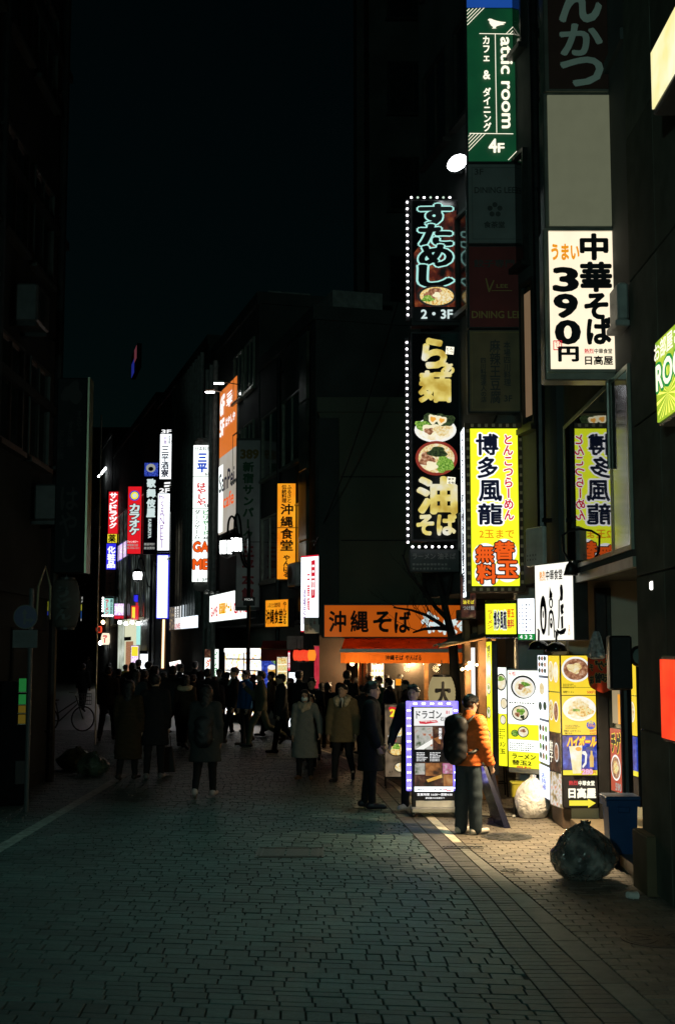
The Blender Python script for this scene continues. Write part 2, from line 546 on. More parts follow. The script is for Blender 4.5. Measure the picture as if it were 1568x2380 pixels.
def brick(m, tones, c, tone, hz, b=0.003):
    """c: four corners (x, y); a sett with chamfered top edges"""
    cx, cy = sum(p[0] for p in c) / 4, sum(p[1] for p in c) / 4
    L = max(math.hypot(p[0] - cx, p[1] - cy) for p in c)
    k = 1 - b / L * 1.6
    ins = [(cx + (x - cx) * k, cy + (y - cy) * k) for x, y in c]
    vs = [(x, y, -0.016) for x, y in c] + [(x, y, hz - 0.004) for x, y in c] + [(x, y, hz + random.uniform(-.0008, .0008)) for x, y in ins]
    fs = [(8, 9, 10, 11)]
    for i in range(4):
        j = (i + 1) % 4
        fs += [(i, j, j + 4, i + 4), (i + 4, j + 4, j + 8, i + 8)]
    m.add(vs, fs)
    tones += [tone] * 12
def mass(name, m, tones, mat, parent, label):
    me = m.mesh(name, MATS[mat])
    a = me.attributes.new('tone', 'FLOAT', 'POINT')
    a.data.foreach_set('value', tones)
    o = link(bpy.data.objects.new(name, me), parent)
    return tag(o, label, kind='stuff')

A8 = math.radians(7.5)
e1 = np.array((math.cos(A8), -math.sin(A8)))
e2 = np.array((-0.03, 0.9995))
O0 = np.array((0.0, 6.0))
def S_at(t, X_of):
    s = 0.0
    for _ in range(6):
        p = O0 + s * e1 + t * e2
        s += (X_of(p[1]) - p[0]) / e1[0]
    return s
bricks = []
t = -1.6
prev = ''
while t < 28.5:
    k = random.choice(['thin'] * 5 + ['med'] * 3 + ['big'] * 2)
    if k == 'big' and prev == 'big': k = 'thin'
    prev = k
    h = {'thin': .102, 'med': .146, 'big': .196}[k]
    tm = t + h / 2
    lo, hi = S_at(tm, lambda y: left_line(y) - 3.2), S_at(tm, edge_r)
    s = lo - random.random() * .2
    wide = {'thin': .222, 'med': .222, 'big': random.choice([.112, .152, .112])}[k]
    gap = 0.0115
    while s < hi:
        w = wide if not (k == 'big' and random.random() < .15) else .172
        a, b = max(s, lo), min(s + w - gap, hi - 0.006)
        if b - a > 0.03:
            full = (a == s and abs(b - (s + w - gap)) < 1e-6)
            bricks.append((a, b, t, t + h - 0.0095, k, w, full))
        s += w
    t += h
def corners(q):
    a, b, t0, t1 = q[:4]
    return [tuple(O0 + s * e1 + tt * e2) for s, tt in ((a, t0), (b, t0), (b, t1), (a, t1))]
def in_view(p):
    if p[1] < 7.3: return False
    u = 784 + FPX * p[0] / p[1]
    return 12 < u < 1556
scored = []
for i, q in enumerate(bricks):
    c = corners(q)
    mid = (sum(p[0] for p in c) / 4, sum(p[1] for p in c) / 4)
    if q[6] and in_view(mid) and left_line(mid[1]) + .2 < mid[0]:
        scored.append((-(q[3] - q[2]) * (q[1] - q[0]) / mid[1] ** 3, i))
scored.sort()
single = {i for _, i in scored[:300]}
mm, tn = MB(), []
shared = {}
for i, q in enumerate(bricks):
    c = corners(q)
    hz = random.uniform(-.0025, .0025)
    if i in single:
        mid = (sum(p[0] for p in c) / 4, sum(p[1] for p in c) / 4)
        key = (q[4], round(q[5], 3))
        if key not in shared:
            one = MB(); brick(one, [], [(x - mid[0], y - mid[1]) for x, y in c], 0, 0)
            shared[key] = one.mesh('paver', MATS['paver_one'])
        inst('paver', shared[key], road, (mid[0], mid[1], hz))
    else:
        brick(mm, tn, c, random.random(), hz)
mass('paver_field', mm, tn, 'paver_mass', road, 'the rest of the grey setts further off')

# dark soldier course and the pale kerb stones
mm, tn = MB(), []
y = 5.5
while y < 33:
    h = .105
    for k in range(2):
        f0, f1 = k / 2, (k + 1) / 2
        def X(f, yy): return edge_r(yy) + (strip_l(yy) - edge_r(yy)) * f
        c = [(X(f0, y) + .004, y), (X(f1, y) - .004, y), (X(f1, y + h) - .004, y + h - .008), (X(f0, y + h) + .004, y + h - .008)]
        brick(mm, tn, c, random.random() * .7, random.uniform(-.002, .001))
    y += h
mass('soldier_course', mm, tn, 'soldier', walk, 'dark brick course beside the pale kerb stones')
y = 5.6
i = 0
while y < 31:
    h = .62
    c = [(strip_l(y) + .005, y), (strip_r(y) - .005, y), (strip_r(y + h) - .005, y + h - .01), (strip_l(y + h) + .005, y + h - .01)]
    one = MB(); brick(one, [], c, 0, .001)
    one.build('kerb_stone', MATS['stone_white' if y > 14.7 else 'stone_plain'], walk)
    y += h
# the brick pavement: running bond
bricks = []
y = 5.5
r = 0
while y < 33:
    h = .108
    x = strip_r(y) + .006
    x1 = 6.5
    off = (r % 2) * .11
    first = True
    while x < x1:
        w = .22 - (off if first and off else 0)
        first = False
        bricks.append((x, x + w - .007, y, y + h - .007, w))
        x += w
    y += h; r += 1
scored = []
for i, (xa, xb, ya, yb, w) in enumerate(bricks):
    if abs(w - .22) < 1e-6 and in_view(((xa + xb) / 2, ya)) and xa < 2.7 + max(0, 12 - ya) * .3:
        scored.append((ya, i))
scored.sort()
single = {i for _, i in scored[:300]}
mm, tn = MB(), []
one = MB(); brick(one, [], [(-.1065, -.0505), (.1065, -.0505), (.1065, .0505), (-.1065, .0505)], 0, 0)
wb = one.mesh('paving_brick', MATS['walk_one'])
for i, (xa, xb, ya, yb, w) in enumerate(bricks):
    hz = random.uniform(-.002, .002)
    if i in single:
        inst('paving_brick', wb, walk, ((xa + xb) / 2, (ya + yb) / 2, hz))
    else:
        brick(mm, tn, [(xa, ya), (xb, ya), (xb, yb), (xa, yb)], random.random(), hz)
mass('brick_field', mm, tn, 'walk_mass', walk, 'the rest of the pavement bricks')
# painted line on the left and a cross line
M('paint_worn', (0.20, 0.21, 0.19), .7, var=.5, scale=9, bump=.2, detail=8)
m = MB()
pl = [ground(255, 1814), ground(140, 1885), ground(20, 1959)]
ys = np.linspace(11, 23, 25)
for a, b in zip(ys[:-1], ys[1:]):
    m.quad((-3.78, a, .0045), (-3.62, a, .0045), (-3.62, b, .0045), (-3.78, b, .0045))
tag(m.build('painted_line', MATS['paint_worn']), 'worn white edge line along the left of the street', kind='structure')
# covers in the ground
M('iron', (0.07, 0.068, 0.06), .45, metal=.6, var=.4, scale=30, bump=.5)
def round_cover(u, v, rad, label):
    p = ground(u, v)
    r_ = root('manhole_cover', label, 'manhole', (p.x, p.y, .004))
    MB().lathe([(rad, -.01), (rad, .002), (rad * .9, .002), (rad * .9, -.004), (rad * .88, -.004), (rad * .88, .003), (.001, .004)], n=36).build('plate', MATS['iron'], r_)
    m = MB()
    for k in range(10):
        q = k * PI / 5
        m.box(-.012, .012, rad * .3, rad * .75, .004, .008)
        n = 8
        for i in range(len(m.v) - n, len(m.v)):
            x, y_, z = m.v[i]; m.v[i] = (x * math.cos(q) - y_ * math.sin(q), x * math.sin(q) + y_ * math.cos(q), z)
    m.build('raised_ribs', MATS['iron'], r_)
round_cover(1176, 1945, .30, 'round iron manhole cover beside the man in the orange jacket')
round_cover(1535, 2183, .30, 'round iron manhole cover on the pavement at the right edge')
round_cover(1187, 2024, .11, 'small round metal cover just below the dark drain slot')
p0, p1 = ground(600, 1972), ground(752, 1992)
r_ = root('drain_cover', 'rectangular paved access cover let into the street', 'manhole', ((p0.x + p1.x) / 2, (p0.y + p1.y) / 2, .004))
hw, hh = (p1.x - p0.x) / 2, .34
m = MB()
for a in (0, .05):
    m.box(-hw + a, hw - a, -hh + a, -hh + a + .02, -.01, .003); m.box(-hw + a, hw - a, hh - a - .02, hh - a, -.01, .003)
    m.box(-hw + a, -hw + a + .02, -hh + a + .02, hh - a - .02, -.01, .003); m.box(hw - a - .02, hw - a, -hh + a + .02, hh - a - .02, -.01, .003)
m.build('frame', MATS['iron'], r_)
for a, b in ((-.34, -.06), (-.04, .2), (.22, .36)):
    MB().box(a, b, -hh + .09, hh - .09, -.01, .002).build('inlay_stone', MATS['soldier'], r_)
p = ground(1075, 1970)
r_ = root('drain_slot', 'dark drain slot crossing the pale kerb stones', 'drain', (p.x, p.y, .003))
MB().box(-.22, .22, -.07, -.055, -.01, .004).box(-.22, .22, .055, .07, -.01, .004).build('frame', MATS['iron'], r_)
m = MB()
for k in range(9): m.box(-.2 + k * .045, -.18 + k * .045, -.055, .055, -.012, .001)
m.build('grating', MATS['black'], r_)
# ================================================================== buildings
class Bld:
    """a building given by its street front A -> B (left to right as one faces it)"""
    def __init__(s, name, label, A, B, depth, h, wall='wall_dark', z0=0.0):
        s.L = math.hypot(B[0] - A[0], B[1] - A[1])
        s.root = root(name, label, 'building', (A[0], A[1], 0), math.atan2(B[1] - A[1], B[0] - A[0]))
        s.h = h
        s.mat = MATS[wall]
        m = MB(); m.box(0, s.L, 0, depth, z0, h)
        m.build('wall', s.mat, s.root)
        m = MB(); m.box(-.06, s.L + .06, -.08, depth, h, h + .35)
        rf = m.build('roof', s.mat, s.root)
        m = MB(); m.box(s.L * .3, s.L * .3 + 1.6, 1.2, 2.6, h + .35, h + 1.6)
        m.build('roof_box', MATS['case_grey'], rf)
    def window(s, x0, x1, z0, z1, cols=2, glass='glass_soft', frame='frame_dark', sill=True, out=.07):
        m = MB(); w = .05
        m.box(x0 - w, x0, -out, .02, z0 - w, z1 + w); m.box(x1, x1 + w, -out, .02, z0 - w, z1 + w)
        m.box(x0, x1, -out, .02, z1, z1 + w); m.box(x0, x1, -out, .02, z0 - w, z0)
        for k in range(1, cols):
            x = x0 + (x1 - x0) * k / cols
            m.box(x - .02, x + .02, -.05, .015, z0, z1)
        o = m.build('window', MATS[frame], s.root)
        for k in range(cols):
            a, b = x0 + (x1 - x0) * k / cols + .022, x0 + (x1 - x0) * (k + 1) / cols - .022
            MB().box(a, b, -.025, -.012, z0, z1).build('pane', MATS[glass], o)
        if sill:
            MB().box(x0 - .1, x1 + .1, -.13, .0, z0 - .13, z0 - .055).build('sill', MATS[frame], o)
        return o
    def grid(s, xs, zs, w, h, **k):
        for z in zs:
            for x in xs: s.window(x, x + w, z, z + h, **k)
    def pipe(s, x, z0, z1, r=.05, mat='dark_metal'):
        m = MB(); m.tube([(x, -.1, z0), (x, -.1, z1)], r, 8)
        z = z0 + .8
        while z < z1: m.box(x - .09, x + .09, -.12, .01, z, z + .05); z += 2.2
        m.build('pipe', MATS[mat], s.root)
    def band(s, z, t=.12, out=.08, x0=None, x1=None, mat=None):
        MB().box(0 if x0 is None else x0, s.L if x1 is None else x1, -out, .01, z, z + t).build('string_course', mat or s.mat, s.root)
    def ac(s, x, z, mt='case_grey'):
        m = MB(); m.bev(x, x + .8, -.42, -.06, z, z + .58, .03)
        o = m.build('air_conditioner', MATS[mt], s.root)
        MB().lathe([(.22, -.43), (.22, -.425), (.03, -.425)], (x + .3, 0, z + .29), 20, 'y').build('fan_grille', MATS['dark_metal'], o)
        for dx in (.05, .7): MB().box(x + dx, x + dx + .05, -.4, .0, z - .06, z).build('bracket', MATS['dark_metal'], o)
XF = 2.85
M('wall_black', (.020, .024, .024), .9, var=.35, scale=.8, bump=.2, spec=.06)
# --- the near building on the right: stone cladding, glazed corner upstairs, recessed entrance below
b1 = Bld('corner_building', 'dark stone clad building with a glazed upper corner at the right edge', (XF, 16.0), (XF, 1.0), 9, 15.0, 'wall_dark', z0=3.02)
r1 = b1.root
MB().box(3.85, 15, 0, 9, 0, 3.02).build('lower_wall', MATS['wall_dark'], r1)
MB().box(0.012, 3.85, 1.9, 9, 0, 3.02).build('entrance_back_wall', MATS['wall_brown'], r1)
MB().box(-.16, 0.012, -.0, 9, 0, 3.02).build('side_wall', MATS['wall_pale'], r1)
M('floor_tile', (.16, .13, .09), .35, var=.25, scale=10)
for i in range(5):
    for j in range(3):
        MB().bev(.03 + i * .76, .03 + i * .76 + .75, -.02 + j * .63, -.02 + j * .63 + .62, 0, .125 + .001 * ((i + j) % 2), .006).build('step_tile', MATS['floor_tile'], r1)
pw, ph = 1.05, 1.42
M('clad', (0.075, 0.08, 0.062), .9, var=.25, scale=3, bump=.12, tone='object', spec=.08)
for i in range(7):
    for j in range(10):
        x = 3.87 + i * pw
        z = .02 + j * ph
        if z + ph > 14.6: continue
        lit = False
        MB().bev(x, x + pw - .014, -.035, .0, z, z + ph - .014, .006).build('cladding_panel', MATS['clad'], r1)
for j in range(3):      # upper floors over the corner
    z0 = 5.35 + j * 3.1
    b1.window(.15, 2.4, z0 + .9, z0 + 2.6, 2, 'glass_soft')
    b1.band(z0 + 2.85, .12, .05, x1=3.8)
b1.window(.12, 2.78, 3.18, 4.9, 1, 'glass_dark', 'frame_alu', sill=False, out=.03)
b1.window(2.90, 3.62, 3.18, 4.9, 1, 'glass_soft', 'frame_alu', sill=False, out=.03)
MB().box(0.02, 3.84, -.06, -.0, 2.95, 3.05).build('canopy_edge', MATS['frame_alu'], r1)
# ventilation duct beside the tall sign
MB().bev(3.45, 3.82, -.14, -.03, 5.35, 5.72, .02).build('vent_box', MATS['case_grey'], r1)
MB().bev(3.42, 3.85, -.17, -.03, 5.28, 5.345, .01).build('vent_lip', MATS['case_grey'], r1)

# --- the ramen shop building next to it
b2 = Bld('ramen_building', 'narrow dark building behind the tall stacked sign boards', (1.45, 22.1), (2.80, 16.25), 7, 19.0, 'wall_dark', z0=3.05)
r2 = b2.root
MB().box(0, 6.0, 1.5, 7, 0, 3.05).build('shop_back_wall', MATS['wall_pale'], r2)
b2.grid((.5, 2.2, 3.9), (7.5, 10.6, 13.7), 1.2, 1.5)
E('stair_light', (1.0, .62, .34), .16, lamp=False)
w_ = b2.window(5.0, 5.35, 5.2, 7.1, 1, 'glass_soft')
MB().box(5.03, 5.32, -.035, -.028, 5.3, 7.0).build('lit_blind', MATS['stair_light'], w_)
b2.pipe(5.7, 3, 17, .06)
b2.ac(3.2, 3.6)

# --- the soba shop that faces us across the side lane
b3 = Bld('soba_building', 'low olive rendered building with the wide orange soba sign', (-.42, 30.0), (8.0, 30.0), 8, 7.75, 'wall_olive', z0=2.75)
r3 = b3.root
for j in range(3):
    MB().box(.5, 8.4, -.012, .0, 3.2 + j * 1.5, 3.225 + j * 1.5).build('render_joint', MATS['joint'], r3)
b3.window(4.6, 6.2, 3.6, 5.0, 2)
MB().box(-.02, .45, -.1, .02, 2.75, 7.6).build('corner_pier', MATS['wall_dark'], r3)
M('shop_wood', (.26, .12, .045), .6, var=.3, scale=4, bump=.2)
MB().box(.0, 8.4, 3.0, 8, 0, 2.75).build('shop_back_wall', MATS['shop_wood'], r3)
MB().box(0, .62, 0, 3, 0, 2.75).build('shop_side_wall', MATS['wall_brown'], r3)
for x in (1.28, 2.42, 3.6):
    MB().bev(x, x + .1, -.02, .08, 0, 2.75, .01).build('shop_post', MATS['wood'], r3)
MB().box(1.4, 2.4, .02, .035, .9, 2.7).build('shop_pane', MATS['glass_clear'], r3)
MB().box(2.54, 3.58, .02, .035, .3, 2.7).build('shop_pane', MATS['glass_clear'], r3)
b3b = Bld('tower_block', 'tall dark block rising behind the soba shop', (.6, 38.5), (14, 38.5), 8, 30, 'wall_dark')
b3b.grid((1, 3.4, 5.8, 8.2), (9.5, 12.6, 15.7, 18.8, 21.9, 25), 1.5, 1.6)
b3b.pipe(.3, 0, 30, .07)

# --- the row that runs away to the left
def F(d): return (-.3 - .284 * (d - 30), d)
def Fd(u):
    """distance at which the row's front is seen at u"""
    k = (784 - u) / FPX
    return (8.22) / (.284 - k)
c1 = Bld('eatery_building', 'dark three storey building with pale window frames above the red lanterns', F(36.8), F(30.8), 7, 10.2, 'wall_dark', z0=2.9)
c1.grid((.5, 3.0), (4.1, 7.0), 1.9, 1.7, frame='frame_alu')
c1.pipe(2.75, 0, 10, .06); c1.ac(5.1, 3.7)
MB().box(0, 6.2, 1.2, 7, 0, 2.9).build('shop_back_wall', MATS['wall_brown'], c1.root)
M('mesh_screen', (.12, .13, .1), .35, metal=.5, var=.7, scale=2.5, detail=0)
for j in range(4):
    MB().bev(5.35, 6.1, -.2, -.12, 3.1 + j * 1.72, 4.78 + j * 1.72, .01).build('mesh_panel', MATS['mesh_screen'], c1.root)
c2 = Bld('arcade_building', 'grey building carrying the orange billboard and the game sign', F(44.8), F(37.0), 8, 12.3, 'wall_dark', z0=2.9)
c2.grid((4.6, 6.3), (7.5, 10), 1.2, 1.4, frame='frame_alu')
MB().box(0, 8.1, 1.4, 8, 0, 2.9).build('shop_back_wall', MATS['wall_pale'], c2.root)
for x in (.1, .9, 1.6):
    c2.pipe(x, 0, 12, .09, 'case_grey')
MB().bev(.02, .75, -.14, .02, 0, 2.9, .02).build('pilaster', MATS['wall_pale'], c2.root)
c3 = Bld('fluted_building', 'dark building with rows of vertical fins behind the white column sign', F(57.5), F(45.0), 8, 13.0, 'wall_dark')
for k in range(12): c3.pipe(5.5 + k * .6, 3.4, 12.9, .08, 'case_grey')
c3.grid((.8, 3.0), (6, 9), 1.6, 1.8, frame='frame_alu')
c4 = Bld('glazed_building', 'narrow building with tall panes and painted reflections behind the karaoke sign', F(76), F(57.8), 8, 13.5, 'wall_dark')
M('glass_lit', (.10, .13, .12), .1, var=.8, scale=1.2, ior=1.7)
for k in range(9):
    c4.window(1 + k * 1.9, 2.5 + k * 1.9, 3.6, 9.6, 2, 'pane_painted_glints' if k % 3 != 1 else 'glass_lit', 'frame_alu')
c5 = Bld('end_row_building', 'far dark building closing the right side of the street', F(104), F(76.4), 8, 15, 'wall_dark')
c5.grid([2 + k * 3 for k in range(8)], (4, 7, 10), 1.6, 1.6)
e1b = Bld('far_block', 'dark office block at the far end of the street', (-52, 116), (-14, 116), 8, 22, 'wall_dark')
e1b.grid([3 + k * 4 for k in range(8)], (5, 9, 13, 17), 2, 1.8)
# --- left side
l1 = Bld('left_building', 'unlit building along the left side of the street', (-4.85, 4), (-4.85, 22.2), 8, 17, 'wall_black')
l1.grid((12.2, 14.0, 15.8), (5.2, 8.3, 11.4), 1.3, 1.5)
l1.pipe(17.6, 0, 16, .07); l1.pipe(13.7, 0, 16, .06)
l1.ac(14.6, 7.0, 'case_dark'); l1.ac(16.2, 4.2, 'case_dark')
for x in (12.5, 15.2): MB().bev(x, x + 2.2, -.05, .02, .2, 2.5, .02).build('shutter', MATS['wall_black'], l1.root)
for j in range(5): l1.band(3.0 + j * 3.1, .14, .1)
# ================================================================== the near signs on the right
def stack_post(name, label, u0, u1, v0, v1, d, th=.2):
    pass
DA = 17.5
E('attic_green', (.003, .055, .022), .65, lamp=True, col2=(.005, .085, .028), scale=2)
E('attic_blue', (.015, .10, .50), .6)
M('dim_grey', (.17, .19, .18), .55, var=.12, scale=3)
M('dim_red', (.17, .022, .02), .5, var=.15, scale=3)
M('dim_tan', (.20, .145, .07), .55, var=.2, scale=3)
M('ink_dim', (.05, .055, .05), .6)
M('ink_gold', (.36, .26, .07), .5)
s = Sign('green_cafe_sign', 'tall green cafe sign with a white bird and running letters', (1085, -70, 1215, 378), DA, th=.2)
s.panel((1088, -62, 1211, 19), MATS['attic_blue'], 'blue_panel')
s.panel((1088, 22, 1211, 375), MATS['attic_green'])
C = MATS['ink_cream']
for k in range(5):
    w = 2.0
    a = 5 + k * 8.5
    for (cu, cv, su, sv) in ((1088, 22, 1, 1), (1211, 82, -1, -1), (1088, 313, 1, 1), (1211, 374, -1, -1)):
        if su < 0 and k > 3: continue
        s.flat([(cu + su * a, cv), (cu + su * (a + w), cv), (cu, cv + sv * (a + w)), (cu, cv + sv * a)], C, 'corner_stripe')
s.flat([(1116, 81.5), (1211, 83), (1211, 84.6), (1116, 83.1)], C, 'rule_line')
s.flat([(1152.4, 83), (1154, 83), (1154.4, 312), (1152.8, 312)], C, 'rule_line')
s.flat([(1090, 312.5), (1192, 313.5), (1192, 315.1), (1090, 314.1)], C, 'rule_line')
bird = [(1136, 51), (1139, 48), (1144, 48), (1150, 50.5), (1158, 53), (1168, 55), (1178, 56), (1178, 58), (1171, 60), (1176, 62), (1168, 62.5), (1160, 64.5), (1156, 66), (1154, 70), (1158, 70.5), (1146, 71), (1149, 67.5), (1144, 64), (1140, 58), (1140, 53)]
s.flat(bird, C, 'bird_emblem')
s.text('カフェ & ダイニング', (1123, 88, 1141, 309), C, vert=True, off=.03)
s.text('attic room', (1166, 92, 1192, 301), C, rot=True, off=.025)
s.text('4', (1135, 327, 1153, 357), C, off=.03); s.text('F', (1156, 337, 1170, 357), C, off=.03)
s = Sign('grey_restaurant_sign', 'unlit grey restaurant panel with a flower outline, below the green sign', (1085, 379, 1216, 568), DA, th=.2)
s.panel((1089, 383, 1213, 565), MATS['dim_grey'])
s.text('3F', (1104, 393, 1124, 407), MATS['ink_dim']); s.text('DINING LEE', (1103, 436, 1198, 450), MATS['ink_dim'])
for k in range(5):
    q = k * 2 * PI / 5 + PI / 2
    s.disc((1150 + 12 * math.cos(q), 489 - 12 * math.sin(q)), 6, 6, MATS['ink_dim'], 'petal_emblem')
s.text('食茶堂', (1124, 516, 1172, 531), MATS['ink_dim'])
s.frame((1098, 391, 1204, 556), .004, MATS['ink_dim'], 'border_line', out=.017)
s = Sign('maroon_restaurant_sign', 'dark maroon restaurant panel with faint gold letters, in the tall stack', (1086, 570, 1219, 763), DA, th=.2)
s.panel((1091, 574, 1216, 760), MATS['dim_red'])
s.text('餃子専門', (1102, 604, 1196, 622), MATS['ink_dim']); s.text('DINING LEE', (1096, 724, 1210, 740), MATS['ink_gold'])
s.flat([(1128, 648), (1131, 648), (1137, 672), (1147, 652), (1149, 653), (1138, 680), (1135, 680)], MATS['ink_gold'], 'v_emblem')
s.text('LEE', (1154, 662, 1180, 670), MATS['ink_gold']); s.flat([(1142, 676), (1190, 676), (1190, 677.5), (1142, 677.5)], MATS['ink_gold'], 'rule_line')
s = Sign('tan_restaurant_sign', 'dim tan panel with a column of Chinese dishes, lowest of the dark stack', (1087, 765, 1221, 960), DA, th=.2)
s.panel((1092, 769, 1217, 956), MATS['dim_tan'])
s.text('麻辣王豆腐', (1139, 790, 1163, 938), MATS['ink_dim'], vert=True)
s.text('本場四川料理', (1171, 794, 1187, 898), MATS['ink_dim'], vert=True); s.text('四川料理達人の店', (1117, 832, 1130, 936), MATS['ink_dim'], vert=True)
s.text('3F', (1171, 920, 1189, 934), MATS['ink_dim'])
s.frame((1097, 774, 1211, 951), .004, MATS['ink_gold'], 'border_line', out=.017)

# --- black sign with bulbs
DS = 20.0
s = Sign('rice_bowl_sign', 'black sign with mint outlined letters over flames and a rice bowl, edged with bulbs', (954, 463, 1077, 757), DS, th=.22, case='black')
s.panel((960, 467, 1066, 748), MATS['black_gloss'])
s.flat([(962, 590), (985, 560), (1000, 520), (1030, 500), (1062, 490), (1063, 714), (963, 714)], MATS['flame_print'], 'flame_picture')
for i, ch in enumerate('すためし'):
    v0 = 477 + i * 47.5
    s.text(ch, (977, v0, 1049, v0 + 47), MATS['print_black'], off=.05, out=(MATS['ink_mint'], .10))
s.bowl((1014.6, 690), 46, 25, MATS['food_rim_black'], MATS['food_stir'], [(-.1, -.2, .5, .5, MATS['food_meat']), (.35, .1, .4, .45, MATS['food_noodle']), (-.45, .25, .3, .3, MATS['food_green']), (0, -.1, .2, .25, MATS['food_egg'])])
s.panel((960, 716, 1066, 748), MATS['print_black'], 'floor_plate', pr=.026)
s.k += 9
s.text('2・3F', (978, 723, 1050, 743), MATS['ink_white_soft'], off=.03)
bulb = MB().lathe([(.005, -.016), (.017, -.01), (.020, 0), (.015, .012), (.005, .018)], n=8, axis='y').mesh('bulb', MATS['led_hot'], True)
bulb_dim = MB().lathe([(.005, -.016), (.017, -.01), (.020, 0), (.015, .012), (.005, .018)], n=8, axis='y').mesh('bulb', MATS['led_dim'], True)
rail = MB().box(s.x(943), s.x(952), .0, .05, s.z(745), s.z(463)).build('bulb_rail', MATS['black'], s.root)
for k in range(18):
    inst('bulb', bulb, s.root, (s.x(947.3), -.02, s.z(471 + k * 15.4)))
for k in range(7):
    inst('bulb', bulb if k % 2 == 0 else bulb_dim, s.root, (s.x(957 + k * 15), -.03, s.z(460.5)))
s = Sign('ramen_sign', 'black sign with gold letters and two pictured noodle bowls, edged with bulbs', (955, 770, 1077, 1258), DS, th=.22, case='black')
s.panel((960, 776, 1068, 1253), MATS['black_gloss'])
E('gold_ink', (.9, .68, .12), .8, ramp=[(.35, (.62, .42, .06)), (.5, (.95, .78, .2)), (.66, (1, .97, .8))], scale=3)
G_ = MATS['gold_ink']
s.text('ら', (986, 790, 1038, 854), G_, off=.06); s.text('ぁ', (1029, 846, 1057, 871), G_, off=.05); s.text('麺', (977, 866, 1049, 935), G_, off=.045)
for (v0, t_) in ((806, ('とん', 'こつ')), (1110, ('東京', '名物'))):
    s.flat([(1040, v0), (1059, v0 + 2), (1057, v0 + 20), (1038, v0 + 18)], MATS['ink_cream'], 'seal_badge')
    s.text(t_[0], (1041, v0 + 3, 1056, v0 + 9), MATS['print_black']); s.text(t_[1], (1041, v0 + 11, 1056, v0 + 17), MATS['print_black'])
s.bowl((1013, 1002), 49, 29, MATS['food_rim_white'], MATS['food_broth'], [(0, -.6, .62, .75, MATS['food_nori']), (.4, -.7, .5, .6, MATS['food_nori']), (-.62, -.35, .35, .4, MATS['food_green']), (-.2, -.05, .42, .42, MATS['food_egg']), (-.3, .1, .24, .26, MATS['food_meat']), (.3, .05, .4, .42, MATS['food_noodle']), (-.1, -.85, .25, .38, MATS['food_egg']), (-.12, -.85, .14, .2, MATS['food_yolk']), (.28, -.75, .25, .36, MATS['food_egg']), (.3, -.75, .13, .18, MATS['food_yolk'])])
s.bowl((1014.6, 1068), 49, 40, MATS['food_rim_red'], MATS['food_noodle'], [(-.45, .05, .35, .4, MATS['food_meat']), (.38, .35, .42, .48, MATS['food_green']), (.05, -.35, .45, .3, MATS['food_nori']), (-.25, .45, .28, .26, MATS['food_egg'])])
s.text('油', (972, 1114, 1058, 1193), G_, off=.05); s.text('そば', (969, 1197, 1058, 1243), G_, off=.05)
MB().box(s.x(943), s.x(952), .0, .05, s.z(1262), s.z(785)).build('bulb_rail', MATS['black'], s.root)
for k in range(31):
    inst('bulb', bulb, s.root, (s.x(947.3), -.02, s.z(797 + k * 15.45)))
for k in range(7):
    inst('bulb', bulb, s.root, (s.x(958 + k * 15.2), -.03, s.z(1271)))
s = Sign('notice_sign', 'dim unlit notice board under the black ramen sign', (950, 1276, 1068, 1330), DS + .1, th=.1)
s.panel((953, 1279, 1064, 1326), MATS['case_dark'])
s.text('ラーメン 油そば', (958, 1286, 1058, 1300), MATS['print_grey']); s.strokes((958, 1304, 1058, 1324), MATS['print_grey'], 2, 12)

# --- tall steel framed column: maroon top, blank panel, cream lit panel
DH = 13.0
M('maroon', (.055, .022, .016), .45, var=.15, scale=3)
M('white_dull', (.62, .64, .57), .5, var=.08, scale=3)
E('blank_beige_glow', (.70, .74, .46), .15, lamp=False)  # faint glow put into the blank panel for light leaking inside the column
s = Sign('cutlet_sign', 'dark maroon sign board with large grey kana at the top of the steel column', (1264, -270, 1432, 214), DH, th=.26, case='steel')
s.panel((1275, -262, 1420, 207), MATS['maroon'])
for ch, v0, v1 in (('と', -240, -168), ('ん', -48, 52), ('か', 61, 130), ('つ', 138, 200)):
    s.text(ch, (1304, v0 if ch != 'と' else -130, 1398, v1 if ch != 'と' else -58), MATS['white_dull'], off=.035)
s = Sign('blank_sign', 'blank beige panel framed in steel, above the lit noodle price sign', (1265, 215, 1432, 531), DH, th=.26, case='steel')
s.panel((1276, 222, 1421, 525), MATS['blank_beige_glow'])
s = Sign('noodle_price_sign', 'cream lit sign advertising noodles for 390 yen in the steel column', (1266, 532, 1440, 884), DH, th=.26, case='steel')
s.panel((1278, 539, 1429, 860), MATS['lit_cream'])
K = MATS['print_black']
for ch, (a, b, c, d_) in (('中', (1355, 546, 1416, 604)), ('華', (1354, 613, 1423, 678)), ('そ', (1362, 686, 1413, 742)), ('ば', (1366, 742, 1421, 800)), ('3', (1292, 626, 1342, 678)), ('9', (1292, 688, 1340, 739)), ('0', (1294, 749, 1345, 800)), ('円', (1298, 809, 1342, 841))):
    s.text(ch, (a, b, c, d_), K, off=.045)
s.text('うまい', (1285, 571, 1349, 606), MATS['ink_orange'], off=.045)
s.text('熱烈', (1357, 813, 1378, 824), MATS['ink_red']); s.text('中華食堂', (1380, 813, 1421, 824), K)
s.text('日高屋', (1358, 830, 1422, 850), K, off=.03)
s.frame((1287, 795, 1304, 814), .006, MATS['ink_red'], 'stamp', out=.03)
s.text('うま', (1289, 797, 1302, 804), MATS['ink_red']); s.text('い', (1292, 805, 1299, 812), MATS['ink_red'])
for v0, v1 in ((861, 884),):
    s.frame((1278, 539, 1429, 860), .03, MATS['steel'], 'frame', .04)
